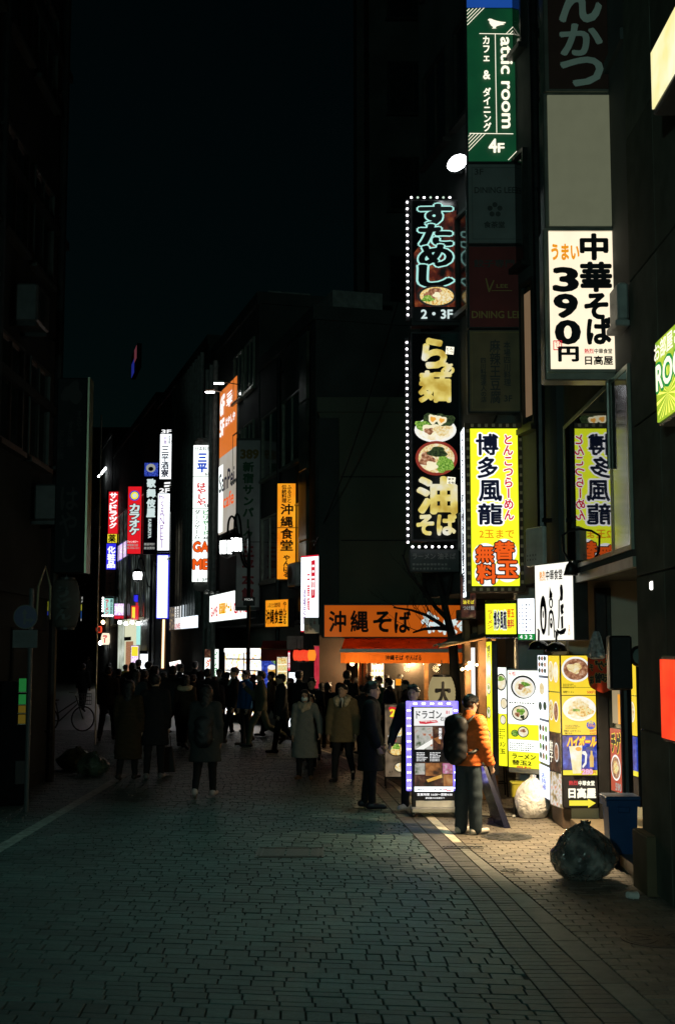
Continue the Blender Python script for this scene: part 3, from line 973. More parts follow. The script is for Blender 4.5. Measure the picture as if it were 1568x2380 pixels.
MB().tube([(s.W - .1, .13, 0), (s.W - .1, .13, -.9)], .025).build('conduit', MATS['steel'], s.root)

# --- yellow noodle sign with the square studded frame
s = Sign('yellow_ramen_sign', 'bright yellow vertical ramen sign with a square studded brown frame', (1084, 983, 1220, 1377), DA, th=.24, case='wall_brown')
M('film_brown', (.10, .055, .03), .35, metal=.3, var=.4, scale=6)
M('film_tile', (.62, .42, .25), .4, metal=.3, var=.3)
s.frame((1095, 997, 1206.6, 1362.5), .075, MATS['film_brown'], 'frame', .045)
s.panel((1095, 997, 1206.6, 1362.5), MATS['lit_yellow'])
tl = MB().box(-.021, .021, -.004, .004, -.021, .021).mesh('frame_tile', MATS['film_tile'])
for k in range(18):
    for u in (1089.5, 1213):
        inst('frame_tile', tl, s.root, (s.x(u), -.048, s.z(1003 + k * 20.6)))
for k in range(7):
    for v in (990, 1370):
        inst('frame_tile', tl, s.root, (s.x(1100 + k * 16.5), -.048, s.z(v)))
NV, WH = MATS['ink_navy'], MATS['ink_white']
for ch, r in (('博', (1110, 1010, 1160, 1058)), ('多', (1113, 1064, 1158, 1112)), ('風', (1115, 1119, 1167, 1166)), ('龍', (1113, 1173, 1168, 1220))):
    s.text(ch, r, NV, off=.03, out=(WH, .10))
s.text('とんこつらーめん', (1172, 1010, 1195, 1211), MATS['ink_red'], vert=True, off=.03, out=(WH, .10))
s.text('2玉まで', (1114, 1233, 1195, 1252), MATS['ink_orange'], off=.02)
for c in ((1127, 1293), (1131, 1335), (1172, 1283), (1178, 1325)):
    s.disc(c, 29, 29, WH, 'white_disc')
for ch, r in (('無', (1106, 1270, 1146, 1308)), ('料', (1108, 1313, 1153, 1356)), ('替', (1149, 1261, 1194, 1301)), ('玉', (1155, 1306, 1201, 1343))):
    s.text(ch, r, MATS['ink_vermilion'], off=.035, out=(MATS['print_black'], .09))
# its lit edge panel, turned to the street
s2 = Sign('edge_strip_sign', 'narrow white edge panel along the left of the yellow ramen sign', (1075, 1003, 1083.5, 1396), DA + .5, DA + .02, th=.05, vr=1398)
s2.panel((1075.5, 1006, 1083, 1390), MATS['lit_cool'])
s2.text('とんこつらーめん博多風龍替玉無料', (1076.5, 1010, 1082, 1385), MATS['ink_navy'], vert=True, off=.04)
s = Sign('noodle_poster_sign', 'dim brown noodle poster hanging left below the yellow ramen sign', (1070, 1333, 1106, 1437), DA + .35, th=.08, case='wall_brown')
s.panel((1071, 1335, 1105, 1435), MATS['dark_poster'])
s.text('油そば', (1075, 1395, 1101, 1404), MATS['ink_yellow']); s.text('つけ麺', (1075, 1408, 1101, 1418), MATS['ink_pale'])

# --- small signs over the shop door
M('tinsel', (.25, .25, .22), .2, metal=.9, var=.8, scale=30)
s = Sign('small_yellow_sign', 'small yellow shop sign in a glittering frame over the ramen shop', (1126, 1396, 1201, 1484), 17.0, 16.8, th=.14, case='tinsel')
s.panel((1129, 1404, 1199, 1474), MATS['lit_yellow'])
s.text('ラーメン', (1132, 1418, 1146, 1462), MATS['ink_red'], vert=True, off=.02)
s.text('博多風龍', (1148, 1421, 1178, 1462), NV, off=.035, out=(WH, .09)); s.text('替玉', (1180, 1416, 1196, 1436), MATS['ink_vermilion'], off=.03); s.text('無料', (1180, 1440, 1196, 1461), MATS['ink_red'], off=.03)
s = Sign('list_sign', 'white lit list board with a green foot beside the small yellow sign', (1202, 1390, 1244, 1489), 16.75, 16.55, th=.12, case='case_dark')
s.panel((1205, 1392, 1242, 1473), MATS['lit_cool']); s.panel((1205, 1474, 1242, 1487), MATS['ink_green'], 'green_foot')
for u in (1214, 1223, 1232): s.flat([(u, 1394), (u + .8, 1394), (u + .8, 1471), (u, 1471)], MATS['ink_blue'], 'rule_line')
s.strokes((1208, 1400, 1240, 1468), MATS['print_grey'], 8, 4, fill=.35); s.text('4 3 2', (1209, 1476, 1238, 1485), WH)
s = Sign('plain_board', 'dull white weathered board above the small lit list', (1221, 1229, 1262, 1318), 16.6, 16.2, th=.06, case='case_white', vr=1320)
s.strokes((1226, 1285, 1258, 1305), MATS['print_grey'], 2, 5, fill=.5)
s = Sign('square_white_sign', 'big white lit sign with bold black brush characters over the entrance', (1245, 1312, 1335, 1490), 15.9, 15.1, th=.2, case='case_dark', vr=1496)
E('lit_sign_white', (1.0, .95, .84), 1.2, lamp=True)
s.panel((1247, 1315, 1333, 1488), MATS['lit_sign_white'])
s.text('熱烈', (1258, 1330, 1272, 1352), MATS['ink_orange'], off=.02); s.text('中華食堂', (1274, 1329, 1312, 1352), K, off=.02)
LW_ = MATS['lit_sign_white']
s.disc((1266.5, 1431), 8, 45, K, 'brush_character'); s.disc((1266.5, 1437), 3.4, 26, LW_, 'brush_gap'); s.disc((1266.5, 1429), 1.5, 9, K, 'brush_character')
s.flat([(1283.5, 1366), (1286, 1376), (1289.6, 1383), (1289, 1392), (1281.5, 1393), (1282.6, 1380)], K, 'brush_character')
s.disc((1286, 1404), 4.8, 12.5, K, 'brush_character'); s.disc((1286, 1405), 2.4, 7.5, LW_, 'brush_gap')
s.flat([(1278.6, 1478), (1279.6, 1440), (1281.5, 1424), (1286, 1418), (1291, 1424), (1293.4, 1444), (1294.4, 1483), (1292.2, 1483), (1290.8, 1446), (1288.6, 1431), (1286, 1427), (1283.6, 1431), (1282, 1446), (1281.2, 1478)], K, 'brush_character')
s.disc((1286.2, 1450), 3.2, 12, K, 'brush_character'); s.disc((1286, 1447), 1.2, 4, LW_, 'brush_gap')
s.flat([(1308, 1372), (1310, 1364), (1314, 1366), (1315.5, 1380), (1314.6, 1398), (1310, 1402), (1306.8, 1398), (1309, 1388)], K, 'brush_character')
s.flat([(1304.8, 1398), (1307.4, 1398), (1306.6, 1436), (1304.6, 1462), (1302.4, 1462), (1304, 1434)], K, 'brush_character')
s.flat([(1309, 1411), (1315.6, 1407), (1317, 1414), (1314.6, 1420), (1316.4, 1428), (1311, 1433), (1309, 1424)], K, 'brush_character')
s.flat([(1309.6, 1437), (1315, 1434), (1315, 1462), (1310.6, 1464)], K, 'brush_character')
s.flat([(1299.4, 1463), (1307, 1468), (1320, 1461), (1321.8, 1466), (1317, 1475), (1308, 1477), (1304.6, 1474), (1302.4, 1482), (1300.4, 1474)], K, 'brush_character')
s.text('うまい', (1326, 1455, 1331, 1478), MATS['ink_orange'], vert=True)

# --- big lit signs along the near front (they run on past the picture)
s = Sign('top_yellow_sign', 'large pale yellow light box on the near facade at the top right', (1514, 116, 1568, 268), at(1514, 200, 11.7).y, th=.3, case='case_dark', back=False)
o = s.root
d0 = (XF - .3) / at(1514, 200, 1).x; d1 = d0 - 1.3
zt, zb = at(1514, 118, d0).z, at(1514, 270, d0).z
o.location = (XF - .3, d0, zb); o.rotation_euler = (0, 0, -PI / 2)
LW, LH = d0 - d1, zt - zb
E('lit_pale_yellow', (1.0, .86, .28), 1.05, lamp=True, col2=(1, .98, .66), scale=2.5)
MB().bev(0, LW, 0, .3, 0, LH, .015).build('case', MATS['case_dark'], o)
MB().box(.04, LW - .04, -.015, .005, .04, LH - .04).build('face_panel', MATS['lit_pale_yellow'], o)
d0 = (XF - .22) / at(1526, 890, 1).x; d1 = d0 - 1.3
zt, zb = at(1526, 792, d0).z, at(1526, 992, d0).z
o = root('green_room_sign', 'bright green light box with yellow rays at the right edge', 'sign', (XF - .22, d0, zb), -PI / 2)
LW, LH = d0 - d1, zt - zb
m = E('lit_room_green', (.12, .38, .02), 1.0, lamp=True, col2=(.72, .82, .05), scale=2.0)
MB().bev(0, LW, 0, .2, 0, LH, .012).build('case', MATS['case_grey'], o)
MB().box(.03, LW - .03, -.015, .005, .03, LH - .03).build('face_panel', MATS['lit_room_green'], o)
m = MB()
E('ray_yellow', (.95, .95, .15), 1.3)
cx, cz = .42, LH * .28
for k in range(20):
    q = k * PI / 10 + .1
    a, b = q - .05, q + .05
    r = .36
    pts = [(cx, cz), (cx + r * math.cos(a), cz + r * math.sin(a) * .8), (cx + r * math.cos(b), cz + r * math.sin(b) * .8)]
    m.add([(min(max(x, .035), LW - .035), -.018 - .0005 * k, min(max(z, .035), LH - .035)) for x, z in pts], [(0, 1, 2)])
m.build('ray_print', MATS['ray_yellow'], o)
for t_, r, mt, off in (('お部屋さがし', (.06, LH * .72, LW * .95, LH * .92), MATS['ink_cream'], .02), ('ROOM', (.1, LH * .38, LW * .92, LH * .66), MATS['ink_cream'], .03)):
    v, f = fit(t_, r[0], r[1], r[2], r[3], off + .08 if t_ == 'ROOM' else off)
    if t_ == 'ROOM':
        MB().add([(q[0], -.030 + q[2], q[1]) for q in v], f).build('lettering_outline', MATS['ink_green'], o)
        v, f = fit(t_, r[0], r[1], r[2], r[3], off)
    MB().add([(q[0], -.034 + q[2], q[1]) for q in v], f).build('lettering', mt, o)
o = root('red_light_box', 'glowing red light box at the right edge by the bins', 'sign', (XF - .12, 0, 0), -PI / 2)
d0 = (XF - .12) / at(1536, 1620, 1).x; d1 = d0 - .9
zt, zb = at(1536, 1524, d0).z, at(1536, 1722, d0).z
o.location = (XF - .12, d0, zb)
LW, LH = d0 - d1, zt - zb
MB().bev(0, LW, 0, .14, 0, LH, .012).build('case', MATS['case_dark'], o)
MB().box(.03, LW - .03, -.015, .005, .03, LH - .03).build('face_panel', MATS['lit_red_hot'], o)
# --- flood lamp on its arm
p = at(1060, 385, 19.3)
o = root('flood_lamp', 'glaring white flood lamp on an arm beside the green cafe sign', 'lamp', p)
m = MB(); m.bev(-.11, .13, -.10, .12, -.09, .11, .03); m.build('housing', MATS['case_dark'], o)
g = MB().lathe([(.02, -.2), (.08, -.185), (.125, -.15), (.13, -.1)], n=24, axis='y', sx=1.1).build('lens', MATS['lamp_hot'], o, True)
for v in g.data.vertices: v.co.x += v.co.z * .4
MB().tube([(.1, .1, 0), (.3, .3, .12), (.55, .55, .12)], .025).build('arm', MATS['dark_metal'], o)
ld = bpy.data.lights.new('flood_light', 'SPOT')
ld.energy = 1000; ld.color = (.34, 1.0, .86); ld.spot_size = math.radians(64); ld.spot_blend = 1.0; ld.shadow_soft_size = .15
lo = bpy.data.objects.new('flood_light', ld); link(lo, o)
lo.location = (0, -.25, -.02)
lo.rotation_euler = (Vector((.1, 14.6, 0)) - p).to_track_quat('-Z', 'Y').to_euler()
# ================================================================== signs along the row
def brackets(s, n=3, ln=.35):
    for k in range(n):
        z = s.H * (k + .5) / n
        MB().box(s.W, s.W + ln, s.th * .3, s.th * .6, z - .03, z + .03).build('bracket', MATS['dark_metal'], s.root)
RW = MATS['ink_red']
# orange vertical
d = Fd(690)
s = Sign('orange_vertical_sign', 'orange lit vertical sign with black characters above the red lanterns', (643, 1123, 687, 1347), d, th=.2)
s.panel((644, 1124, 686, 1226), MATS['lit_orange']); s.panel((644, 1228, 686, 1346), MATS['lit_orange'])
s.text('伝統料理', (654, 1127, 665, 1169), K, vert=True, off=.03); s.text('ふるさと', (666, 1127, 677, 1169), K, vert=True, off=.03)
for i, ch in enumerate('沖縄食堂'):
    v0 = (1172, 1201, 1229, 1256)[i]
    s.text(ch, (652, v0, 680, v0 + 24), K, off=.03)
s.text('やんばる', (658, 1290, 674, 1342), K, vert=True, off=.04)
brackets(s)
s = Sign('orange_square_sign', 'square orange lit sign with black characters over the shop awning', (616, 1394, 671, 1459), d + .8, d - .1, th=.18)
s.panel((618, 1396, 669, 1457), MATS['lit_orange'])
s.text('ふるさと伝統料理', (623, 1402, 652, 1413), K, off=.02); s.text('沖縄食堂', (619, 1417, 658, 1450), K, off=.03); s.text('やんばる', (659, 1400, 667, 1452), K, vert=True, off=.03)
# white column with red characters
s = Sign('white_red_sign', 'white lit vertical sign with a red name strip beside the orange soba sign', (699, 1292, 742, 1470), Fd(742) + .35, Fd(742) - .15, th=.2, vr=1472)
s.panel((700, 1296, 741, 1466), MATS['lit_cool']); s.panel((700, 1292.5, 741, 1296), MATS['ink_red'], 'red_top'); s.panel((700, 1466, 741, 1469), MATS['ink_red'], 'red_foot')
s.flat([(724, 1305), (733, 1304), (733, 1391), (724, 1392)], RW, 'red_strip'); s.text('三平', (725, 1312, 732, 1385), WH, vert=True, off=.03)
s.text('中華麺', (715, 1330, 721, 1420), RW, vert=True); s.text('酒場定食', (706, 1370, 712, 1450), MATS['ink_purple'], vert=True); s.text('三三', (724, 1412, 732, 1428), RW, vert=True)
s = Sign('grey_plate_sign', 'small grey plate sign hanging in front of the white and red sign', (706, 1435, 742, 1472), Fd(742) - .45, th=.06, case='case_white')
s.text('三平', (727, 1438, 734, 1452), MATS['print_red'], vert=True); s.text('中華麺', (719, 1438, 725, 1465), MATS['print_grey'], vert=True); s.text('酒場', (710, 1450, 716, 1468), MATS['print_grey'], vert=True)
# wide orange soba sign
s = Sign('wide_soba_sign', 'wide dim orange sign with black soba characters and white kana', (750, 1402, 1092, 1484), 29.75, th=.25, case='frame_dark')
s.panel((754, 1407, 1088, 1480), MATS['lit_orange_dim'])
for ch, r in (('沖', (765, 1421, 803, 1468)), ('縄', (815, 1420, 855, 1468)), ('そ', (868, 1422, 908, 1468)), ('ば', (917, 1421, 953, 1470))):
    s.text(ch, r, K, off=.03)
for ch, r in (('や', (980, 1423, 1014, 1470)), ('ん', (1005, 1436, 1030, 1468)), ('ば', (1030, 1440, 1062, 1474)), ('る', (1062, 1436, 1086, 1466))):
    s.text(ch, r, MATS['ink_white_soft'], off=.05)
# awning
mt = M('awning', (.55, .12, .015), .8, var=.2, scale=5)
tr_ = mt.node_tree.nodes.new('ShaderNodeBsdfTranslucent'); tr_.inputs['Color'].default_value = (.6, .15, .02, 1)
mx_ = mt.node_tree.nodes.new('ShaderNodeMixShader'); mx_.inputs['Fac'].default_value = .45
mt.node_tree.links.new(mt.node_tree.nodes['Principled BSDF'].outputs[0], mx_.inputs[1]); mt.node_tree.links.new(tr_.outputs[0], mx_.inputs[2])
mt.node_tree.links.new(mx_.outputs[0], mt.node_tree.nodes['Material Output'].inputs['Surface'])
M('awning_bar', (.55, .55, .5), .4, metal=.3)
o = root('awning', 'orange canvas awning over the soba shop front', 'awning', (.02, 29.9, 0))
zt, zf, yf = 2.44, 2.14, -.95
x0, x1 = .15, 2.95
MB().add([(x0, 0, zt), (x1, 0, zt), (x1, yf, zf), (x0 - .1, yf, zf), (x0, 0, zt - .02), (x1, 0, zt - .02), (x1, yf, zf - .02), (x0 - .1, yf, zf - .02)], [(0, 3, 2, 1), (4, 5, 6, 7), (0, 4, 7, 3), (1, 2, 6, 5)]).build('canopy', MATS['awning'], o)
MB().box(x0 - .12, x1 + .02, yf - .05, yf, zf - .03, zf + .05).build('front_bar', MATS['awning_bar'], o)
m = MB(); n = 28
for k in range(n):
    a, b = x0 - .1 + (x1 - x0 + .1) * k / n, x0 - .1 + (x1 - x0 + .1) * (k + 1) / n
    ya, yb = yf - .02 + .012 * math.sin(k * 1.1), yf - .02 + .012 * math.sin((k + 1) * 1.1)
    m.quad((a, ya, zf - .27), (b, yb, zf - .27), (b, yf - .02, zf - .03), (a, yf - .02, zf - .03))
m.build('valance', MATS['awning'], o)
for t_, xa, xb in (('沖縄そば', 1.05, 1.45), ('やんばる', 1.5, 1.85)):
    v, f = fit(t_, xa, zf - .2, xb, zf - .09, .03)
    MB().add([(q[0], yf - .045 + q[2], q[1]) for q in v], f).build('lettering', K, o)
# --- grey main building sign
s = Sign('grey_tower_sign', 'tall unlit grey sign with green and red characters behind the street lamp', (546, 1018, 606, 1419), Fd(608), th=.3, case='frame_dark')
M('dim_panel', (.34, .36, .34), .6, var=.2, scale=2)
s.panel((549, 1024, 602, 1260), MATS['dim_panel']); s.panel((549, 1262, 602, 1411), MATS['dim_panel'])
M('dim_green', (.01, .09, .035), .6); M('dim_crimson', (.25, .02, .025), .6); M('dim_gold', (.18, .13, .02), .6)
s.text('389', (557, 1046, 598, 1066), MATS['dim_gold'], off=.05)
for i, ch in enumerate('新宿サンパーク'):
    s.text(ch, (562, 1074 + i * 26.6, 588, 1074 + i * 26.6 + 24), MATS['dim_green'], vert=True, off=.05, grow=1.0)
for i, ch in enumerate('三平本館'):
    s.text(ch, (562, 1268 + i * 33, 590, 1268 + i * 33 + 30), MATS['dim_crimson'], vert=True, off=.05, grow=1.0)
brackets(s, 4)
# --- orange billboard along the facade, with lamps on arms
da, db = Fd(508) - .2, Fd(549) - .2
s = Sign('orange_billboard', 'tall orange and white billboard glowing below lamps on arms', (508, 912, 549, 1245), da, db, th=.12, case='case_grey', vr=1262)
E('bill_orange', (.80, .20, .03), .85, lamp=True); E('bill_white', (.80, .70, .55), .5, lamp=True, col2=(.86, .8, .7), scale=1)  # the board glows by itself in place of light from its arm lamps
s.panel((509, 914, 548, 1068), MATS['bill_orange']); s.panel((509, 1068, 548, 1244), MATS['bill_white'])
s.panel((509.5, 1088, 518.5, 1240), MATS['lit_green_white'], 'bright_strip', pr=.02)
s.k += 8
s.text('6F', (512, 930, 522, 972), WH, off=.05); s.text('三平', (527, 935, 540, 968), WH, vert=True, off=.05)
s.text('5F', (512, 985, 522, 1020), WH, off=.05); s.text('はやしや', (526, 990, 547, 1008), WH, off=.04)
s.text('SanPei', (512, 1108, 547, 1150), NV, off=.02); s.text('cafe', (522, 1160, 546, 1190), MATS['ink_vermilion'], off=.02)
for i, (u, v) in enumerate(((509, 889), (488, 909))):
    p = at(u, v, (db if i == 0 else da) - .9)
    o = root('billboard_lamp', ('upper' if i == 0 else 'lower') + ' lamp on an arm above the orange billboard', 'lamp', p)
    MB().bev(-.16, .16, -.08, .08, -.03, .05, .02).build('housing', MATS['case_white'], o)
    MB().box(-.145, .145, -.07, .07, -.045, -.03).build('lens', MATS['lamp_hot'], o)
    MB().tube([(.14, .03, .02), (.75, .6, .03)], .015).build('arm', MATS['steel'], o)
# --- white column sign
d = Fd(492)
s = Sign('white_column_sign', 'white lit column sign with rounded ends listing games and restaurants', (445, 1034, 489, 1353), d, th=.42, case='case_grey')
MB().lathe([(s.W / 2, 0), (s.W * .47, .14), (s.W * .33, .26), (.02, .29)], (s.W / 2, .21, s.H), 24, 'z', 1, .75).build('top_cap', MATS['case_grey'], s.root, True)
MB().lathe([(.02, -.31), (s.W * .3, -.27), (s.W * .46, -.14), (s.W / 2, 0)], (s.W / 2, .21, 0), 24, 'z', 1, .75).build('bottom_cap', MATS['case_grey'], s.root, True)
for a, b in ((1035, 1107.5), (1109, 1182), (1183.5, 1257), (1258.5, 1352)):
    s.panel((446.5, a, 487.5, b), MATS['lit_green_white'])
s.text('日本料理', (451, 1038, 486, 1048), NV, off=.01); s.text('三', (458, 1055, 477, 1073), MATS['ink_blue'], off=.05); s.text('平', (456, 1078, 478, 1098), MATS['ink_blue'], off=.05); s.text('6F', (474, 1099, 486, 1106), K)
s.text('レストラン', (451, 1112, 486, 1119), MATS['ink_pinkish'], off=.01); s.text('はやしや', (455, 1122, 477, 1176), RW, vert=True, off=.04); s.text('5F', (473, 1173, 485, 1180), K)
s.text('ダーツゲーム', (450, 1186, 464, 1254), K, vert=True, off=.02); s.text('ビリヤード', (469, 1186, 484, 1246), MATS['ink_green'], vert=True, off=.03); s.text('4F', (471, 1248, 485, 1255), K)
s.text('GA', (449, 1261, 484, 1283), MATS['ink_vermilion'], off=.05, out=(K, .085)); s.text('ME', (449, 1301, 484, 1323), MATS['ink_vermilion'], off=.05, out=(K, .085)); s.text('1-3F', (460, 1344, 482, 1351), K)
brackets(s, 4, .5)
# --- GAME box
s = Sign('game_box_sign', 'wide white lit box sign with red game lettering under the billboard', (487, 1384, 578, 1447), Fd(487) - 1.2, Fd(570) - 1.6, th=.3, vr=1450)
for a, b in ((488, 510), (511, 545), (546, 577)):
    s.panel((a, 1386, b, 1446), MATS['lit_green_white'])
s.text('GAME', (491, 1413, 509, 1434), RW, off=.03); s.text('居酒屋ゲーム', (513, 1408, 543, 1430), MATS['ink_orange'], off=.04, out=(MATS['ink_yellow'], .08)); s.text('GAME', (548, 1411, 576, 1434), RW, off=.03)
for k, u in enumerate((478, 492, 506)):
    p = at(u, 1378, Fd(500) - 1.5)
    o = root('sign_lamp', ('leftmost', 'middle', 'rightmost')[k] + ' of three small lamps over the game box sign', 'lamp', p)
    MB().lathe([(.03, .06), (.07, .03), (.08, -.03)], n=12).build('shade', MATS['case_grey'], o, True)
    MB().tube([(0, 0, .06), (.02, .3, .12), (.05, .7, .1)], .012).build('arm', MATS['dark_metal'], o)
# --- panels at left of it
dd = Fd(430)
s = Sign('blue_white_panel', 'row of pale blue lit panels beside the dark shop entrance', (393, 1411, 461, 1466), dd + 2.5, dd - 3.2, th=.2, vr=1470)
s.panel((395, 1413, 407, 1464), MATS['window_goods'], 'picture_panel'); s.panel((408, 1413, 422, 1464), MATS['print_white_lit'], 'notice_panel'); s.panel((423, 1412, 460, 1464), MATS['lit_blank'])
s.strokes((409, 1416, 421, 1438), K, 4, 4); s.text('LIVE', (409, 1452, 421, 1462), RW)
s = Sign('golden_window_sign', 'tall golden brown shop window display left of the white column sign', (394, 1240, 431, 1408), Fd(431) + 4.6, Fd(431) - .3, th=.12, vr=1412)
s.panel((395, 1242, 430, 1406), MATS['window_goods']); s.text('レストラン', (397, 1260, 405, 1400), MATS['ink_pale'], vert=True); s.text('ダイニング', (419, 1250, 427, 1390), MATS['ink_cream'], vert=True)
# --- 3F / 2F column
d = Fd(397)
s = Sign('izakaya_column_sign', 'narrow white lit column sign for the third and second floors', (365, 996, 396, 1284), d, th=.2, case='black')
s.panel((369, 1009, 395, 1114), MATS['lit_cool']); s.panel((366, 1148, 393, 1279), MATS['lit_cool'])
s.text('3F', (372, 999, 394, 1007), WH, off=.03); s.text('2F', (369, 1136, 392, 1146), WH, off=.03)
s.text('居酒屋', (388, 1012, 393, 1032), K, vert=True); s.text('別館', (378, 1015, 384, 1033), MATS['ink_purple'], vert=True); s.text('三平酒寮', (372, 1036, 390, 1110), NV, vert=True, off=.03)
s.flat([(380, 1122), (394, 1121), (394, 1125), (380, 1126)], WH, 'stroke_print'); s.flat([(380, 1129), (394, 1128), (394, 1132), (380, 1133)], WH, 'stroke_print')
s.text('Mr', (369, 1152, 382, 1161), MATS['ink_purple']); s.text('SANPEI', (370, 1166, 382, 1274), MATS['ink_purple'], vert=True, off=-.005)
brackets(s, 4)
s = Sign('blank_lit_column', 'blank bluish white lit column under the second floor sign', (363, 1289, 391, 1438), d + .3, th=.22, case='lit_blue')
s.panel((364.5, 1291, 389, 1436), MATS['lit_blank'])
# --- neon tube
p = at(378, 1556, Fd(397) - .4)
o = root('neon_tube', 'glowing orange vertical neon tube beside the dark entrance', 'lamp', p)
h = at(378, 1440, p.y).z - p.z
E('neon_core', (1.0, .62, .34), 2.6, lamp=True)
MB().tube([(0, 0, .05), (0.02, 0, h)], .045, 8).build('tube', MATS['neon_core'], o)
MB().box(-.09, .11, .05, .1, 0, h + .05).build('back_plate', MATS['wall_brown'], o)
# --- kabuki sign
d = Fd(367)
s = Sign('black_antique_sign', 'black vertical sign with white characters between the red karaoke sign and white column', (332, 1074, 366, 1288), d, th=.2, case='black')
s.panel((333, 1076, 365, 1107), MATS['blue_print'], 'emblem_panel'); s.panel((333, 1109, 365, 1286), MATS['print_black'])
s.disc((348, 1088), 11, 10, MATS['ink_pale'], 'emblem'); s.disc((348, 1090), 6, 5, MATS['print_black'], 'emblem_centre')
for i, ch in enumerate('歌舞伎屋'): s.text(ch, (340, (1114, 1137, 1161, 1183)[i], 359, (1114, 1137, 1161, 1183)[i] + 19), MATS['ink_white_soft'], off=.06)
s.text('KABUKIYA', (344, 1207, 351, 1251), MATS['ink_white_soft'], rot=True, off=.03)
s.text('高級時計', (335, 1262, 360, 1268), MATS['ink_pale']); s.text('高価買取', (335, 1271, 360, 1277), MATS['ink_pale'])
# --- karaoke
d = Fd(329)
s = Sign('karaoke_sign', 'red vertical karaoke sign with a round blue and yellow emblem', (294, 1130, 328, 1289), d, th=.22, case='black')
s.panel((296, 1131, 327, 1287), MATS['lit_red'])
s.disc((311, 1152), 12, 12, MATS['ink_blue'], 'emblem_ring'); s.disc((311, 1152), 9, 9, MATS['ink_yellow'], 'emblem'); s.disc((311, 1152), 5, 5, MATS['ink_white_soft'], 'emblem_centre')
for i, ch in enumerate('カラオケ'): s.text(ch, (301, 1172 + i * 18.2, 322, 1172 + i * 18.2 + 16), MATS['ink_white_soft'], off=.05, out=(K, .12))
s.text('ファンタジー', (296, 1257, 321, 1262), WH); s.text('新宿東口店', (296, 1264, 321, 1270), MATS['ink_pale']); s.text('03-3356-1211', (296, 1272, 324, 1276), MATS['ink_pale'])
# --- drugstore
d = Fd(273)
s = Sign('drugstore_sign', 'narrow red, yellow and blue drugstore sign, farthest of the tall lit signs', (245, 1141, 272, 1386), d, th=.25, case='black')
s.panel((249, 1143, 271, 1241), MATS['lit_red']); s.panel((248, 1242, 269.5, 1262), MATS['ink_yellow'], 'yellow_panel'); s.panel((246, 1264, 268, 1324), MATS['lit_blue'], 'blue_panel')
M('dim_brown', (.13, .07, .03), .6, var=.3)
s.panel((245.5, 1326, 267, 1385), MATS['dim_brown'], 'brown_panel')
for i, ch in enumerate('サンドラッグ'): s.text(ch, (252, 1146 + i * 14, 268, 1146 + i * 14 + 12), WH, off=.05)
s.text('薬', (250, 1243, 267, 1261), K, off=.03)
for i, ch in enumerate('化粧品'): s.text(ch, (249, 1271 + i * 17, 266, 1271 + i * 17 + 15), WH, off=.05)
s.text('マニキュア', (250, 1332, 262, 1380), K, vert=True)
s = Sign('violet_banner', 'violet lit banner slanting behind the karaoke sign', (274, 1268, 313, 1306), Fd(275), Fd(312), th=.15, case='lit_blue', vr=1296)
s.panel((275, 1270, 312, 1304), MATS['purple_lit']); s.text('ドラッグ', (280, 1276, 308, 1298), WH, off=.02)
s = Sign('red_flag_sign', 'small red and white sign tucked beside the karaoke sign', (314, 1278, 333, 1290), Fd(329) + .3, th=.1)
s.panel((315, 1279, 332, 1289), MATS['ink_red']); s.panel((328, 1265, 332, 1278), MATS['ink_white'], 'white_panel')
# --- ramen LED sign, pink sign, yellow-red sign
d = Fd(266)
s = Sign('far_ramen_sign', 'small white ramen sign ringed by bulbs, farthest along the street', (237, 1386, 264, 1433), d, th=.15, case='black')
s.panel((242, 1391, 263, 1429), MATS['ink_mint']); s.text('ラーメン', (244, 1393, 253, 1428), RW, vert=True, off=.05); s.text('横浜家系', (256, 1392, 262, 1428), NV, vert=True)
b2m = MB().lathe([(.02, -.05), (.055, -.03), (.06, 0), (.02, .04)], n=8, axis='y').mesh('bulb', MATS['led_hot'], True)
for k in range(6): inst('bulb', b2m, s.root, (s.x(239.3), -.03, s.z(1390 + k * 6)))
for k in range(5): inst('bulb', b2m, s.root, (s.x(239.5 + k * 5.5), -.03, s.z(1431)))
s = Sign('pink_sign', 'small pink and white lit sign above the bright far shop', (265, 1402, 290, 1440), Fd(290), th=.15)
s.panel((266, 1403, 289, 1430), MATS['purple_lit']); s.panel((266, 1431, 289, 1438), MATS['ink_red'], 'red_foot'); s.text('焼肉酒場', (268, 1408, 287, 1424), WH, off=.02)
s = Sign('yellow_red_sign', 'small yellow and red sign over the far shop awning', (305, 1408, 321, 1440), Fd(330), th=.15, case='lit_red')
s.panel((307, 1411, 314, 1437), MATS['ink_yellow']); s.text('居酒', (315, 1400, 321, 1432), RW, vert=True, off=.03)
s = Sign('blue_neon_sign', 'tiny blue neon sign above the far shop', (310, 1381, 322, 1400), Fd(330) - .2, th=.08, case='black')
s.text('酒場', (311, 1383, 321, 1399), MATS['lit_blue'], vert=True, off=.05)
s = Sign('rooftop_sign', 'blue and red rooftop sign high above the street', (305, 829, 318, 882), 88, 84, th=.3, case='black')
E('roof_blue', (.02, .03, .32), .5); E('roof_red', (.25, .06, .08), .4)
s.panel((306, 850, 312, 881), MATS['roof_blue']); s.panel((312, 831, 317, 860), MATS['roof_red'], 'red_panel')
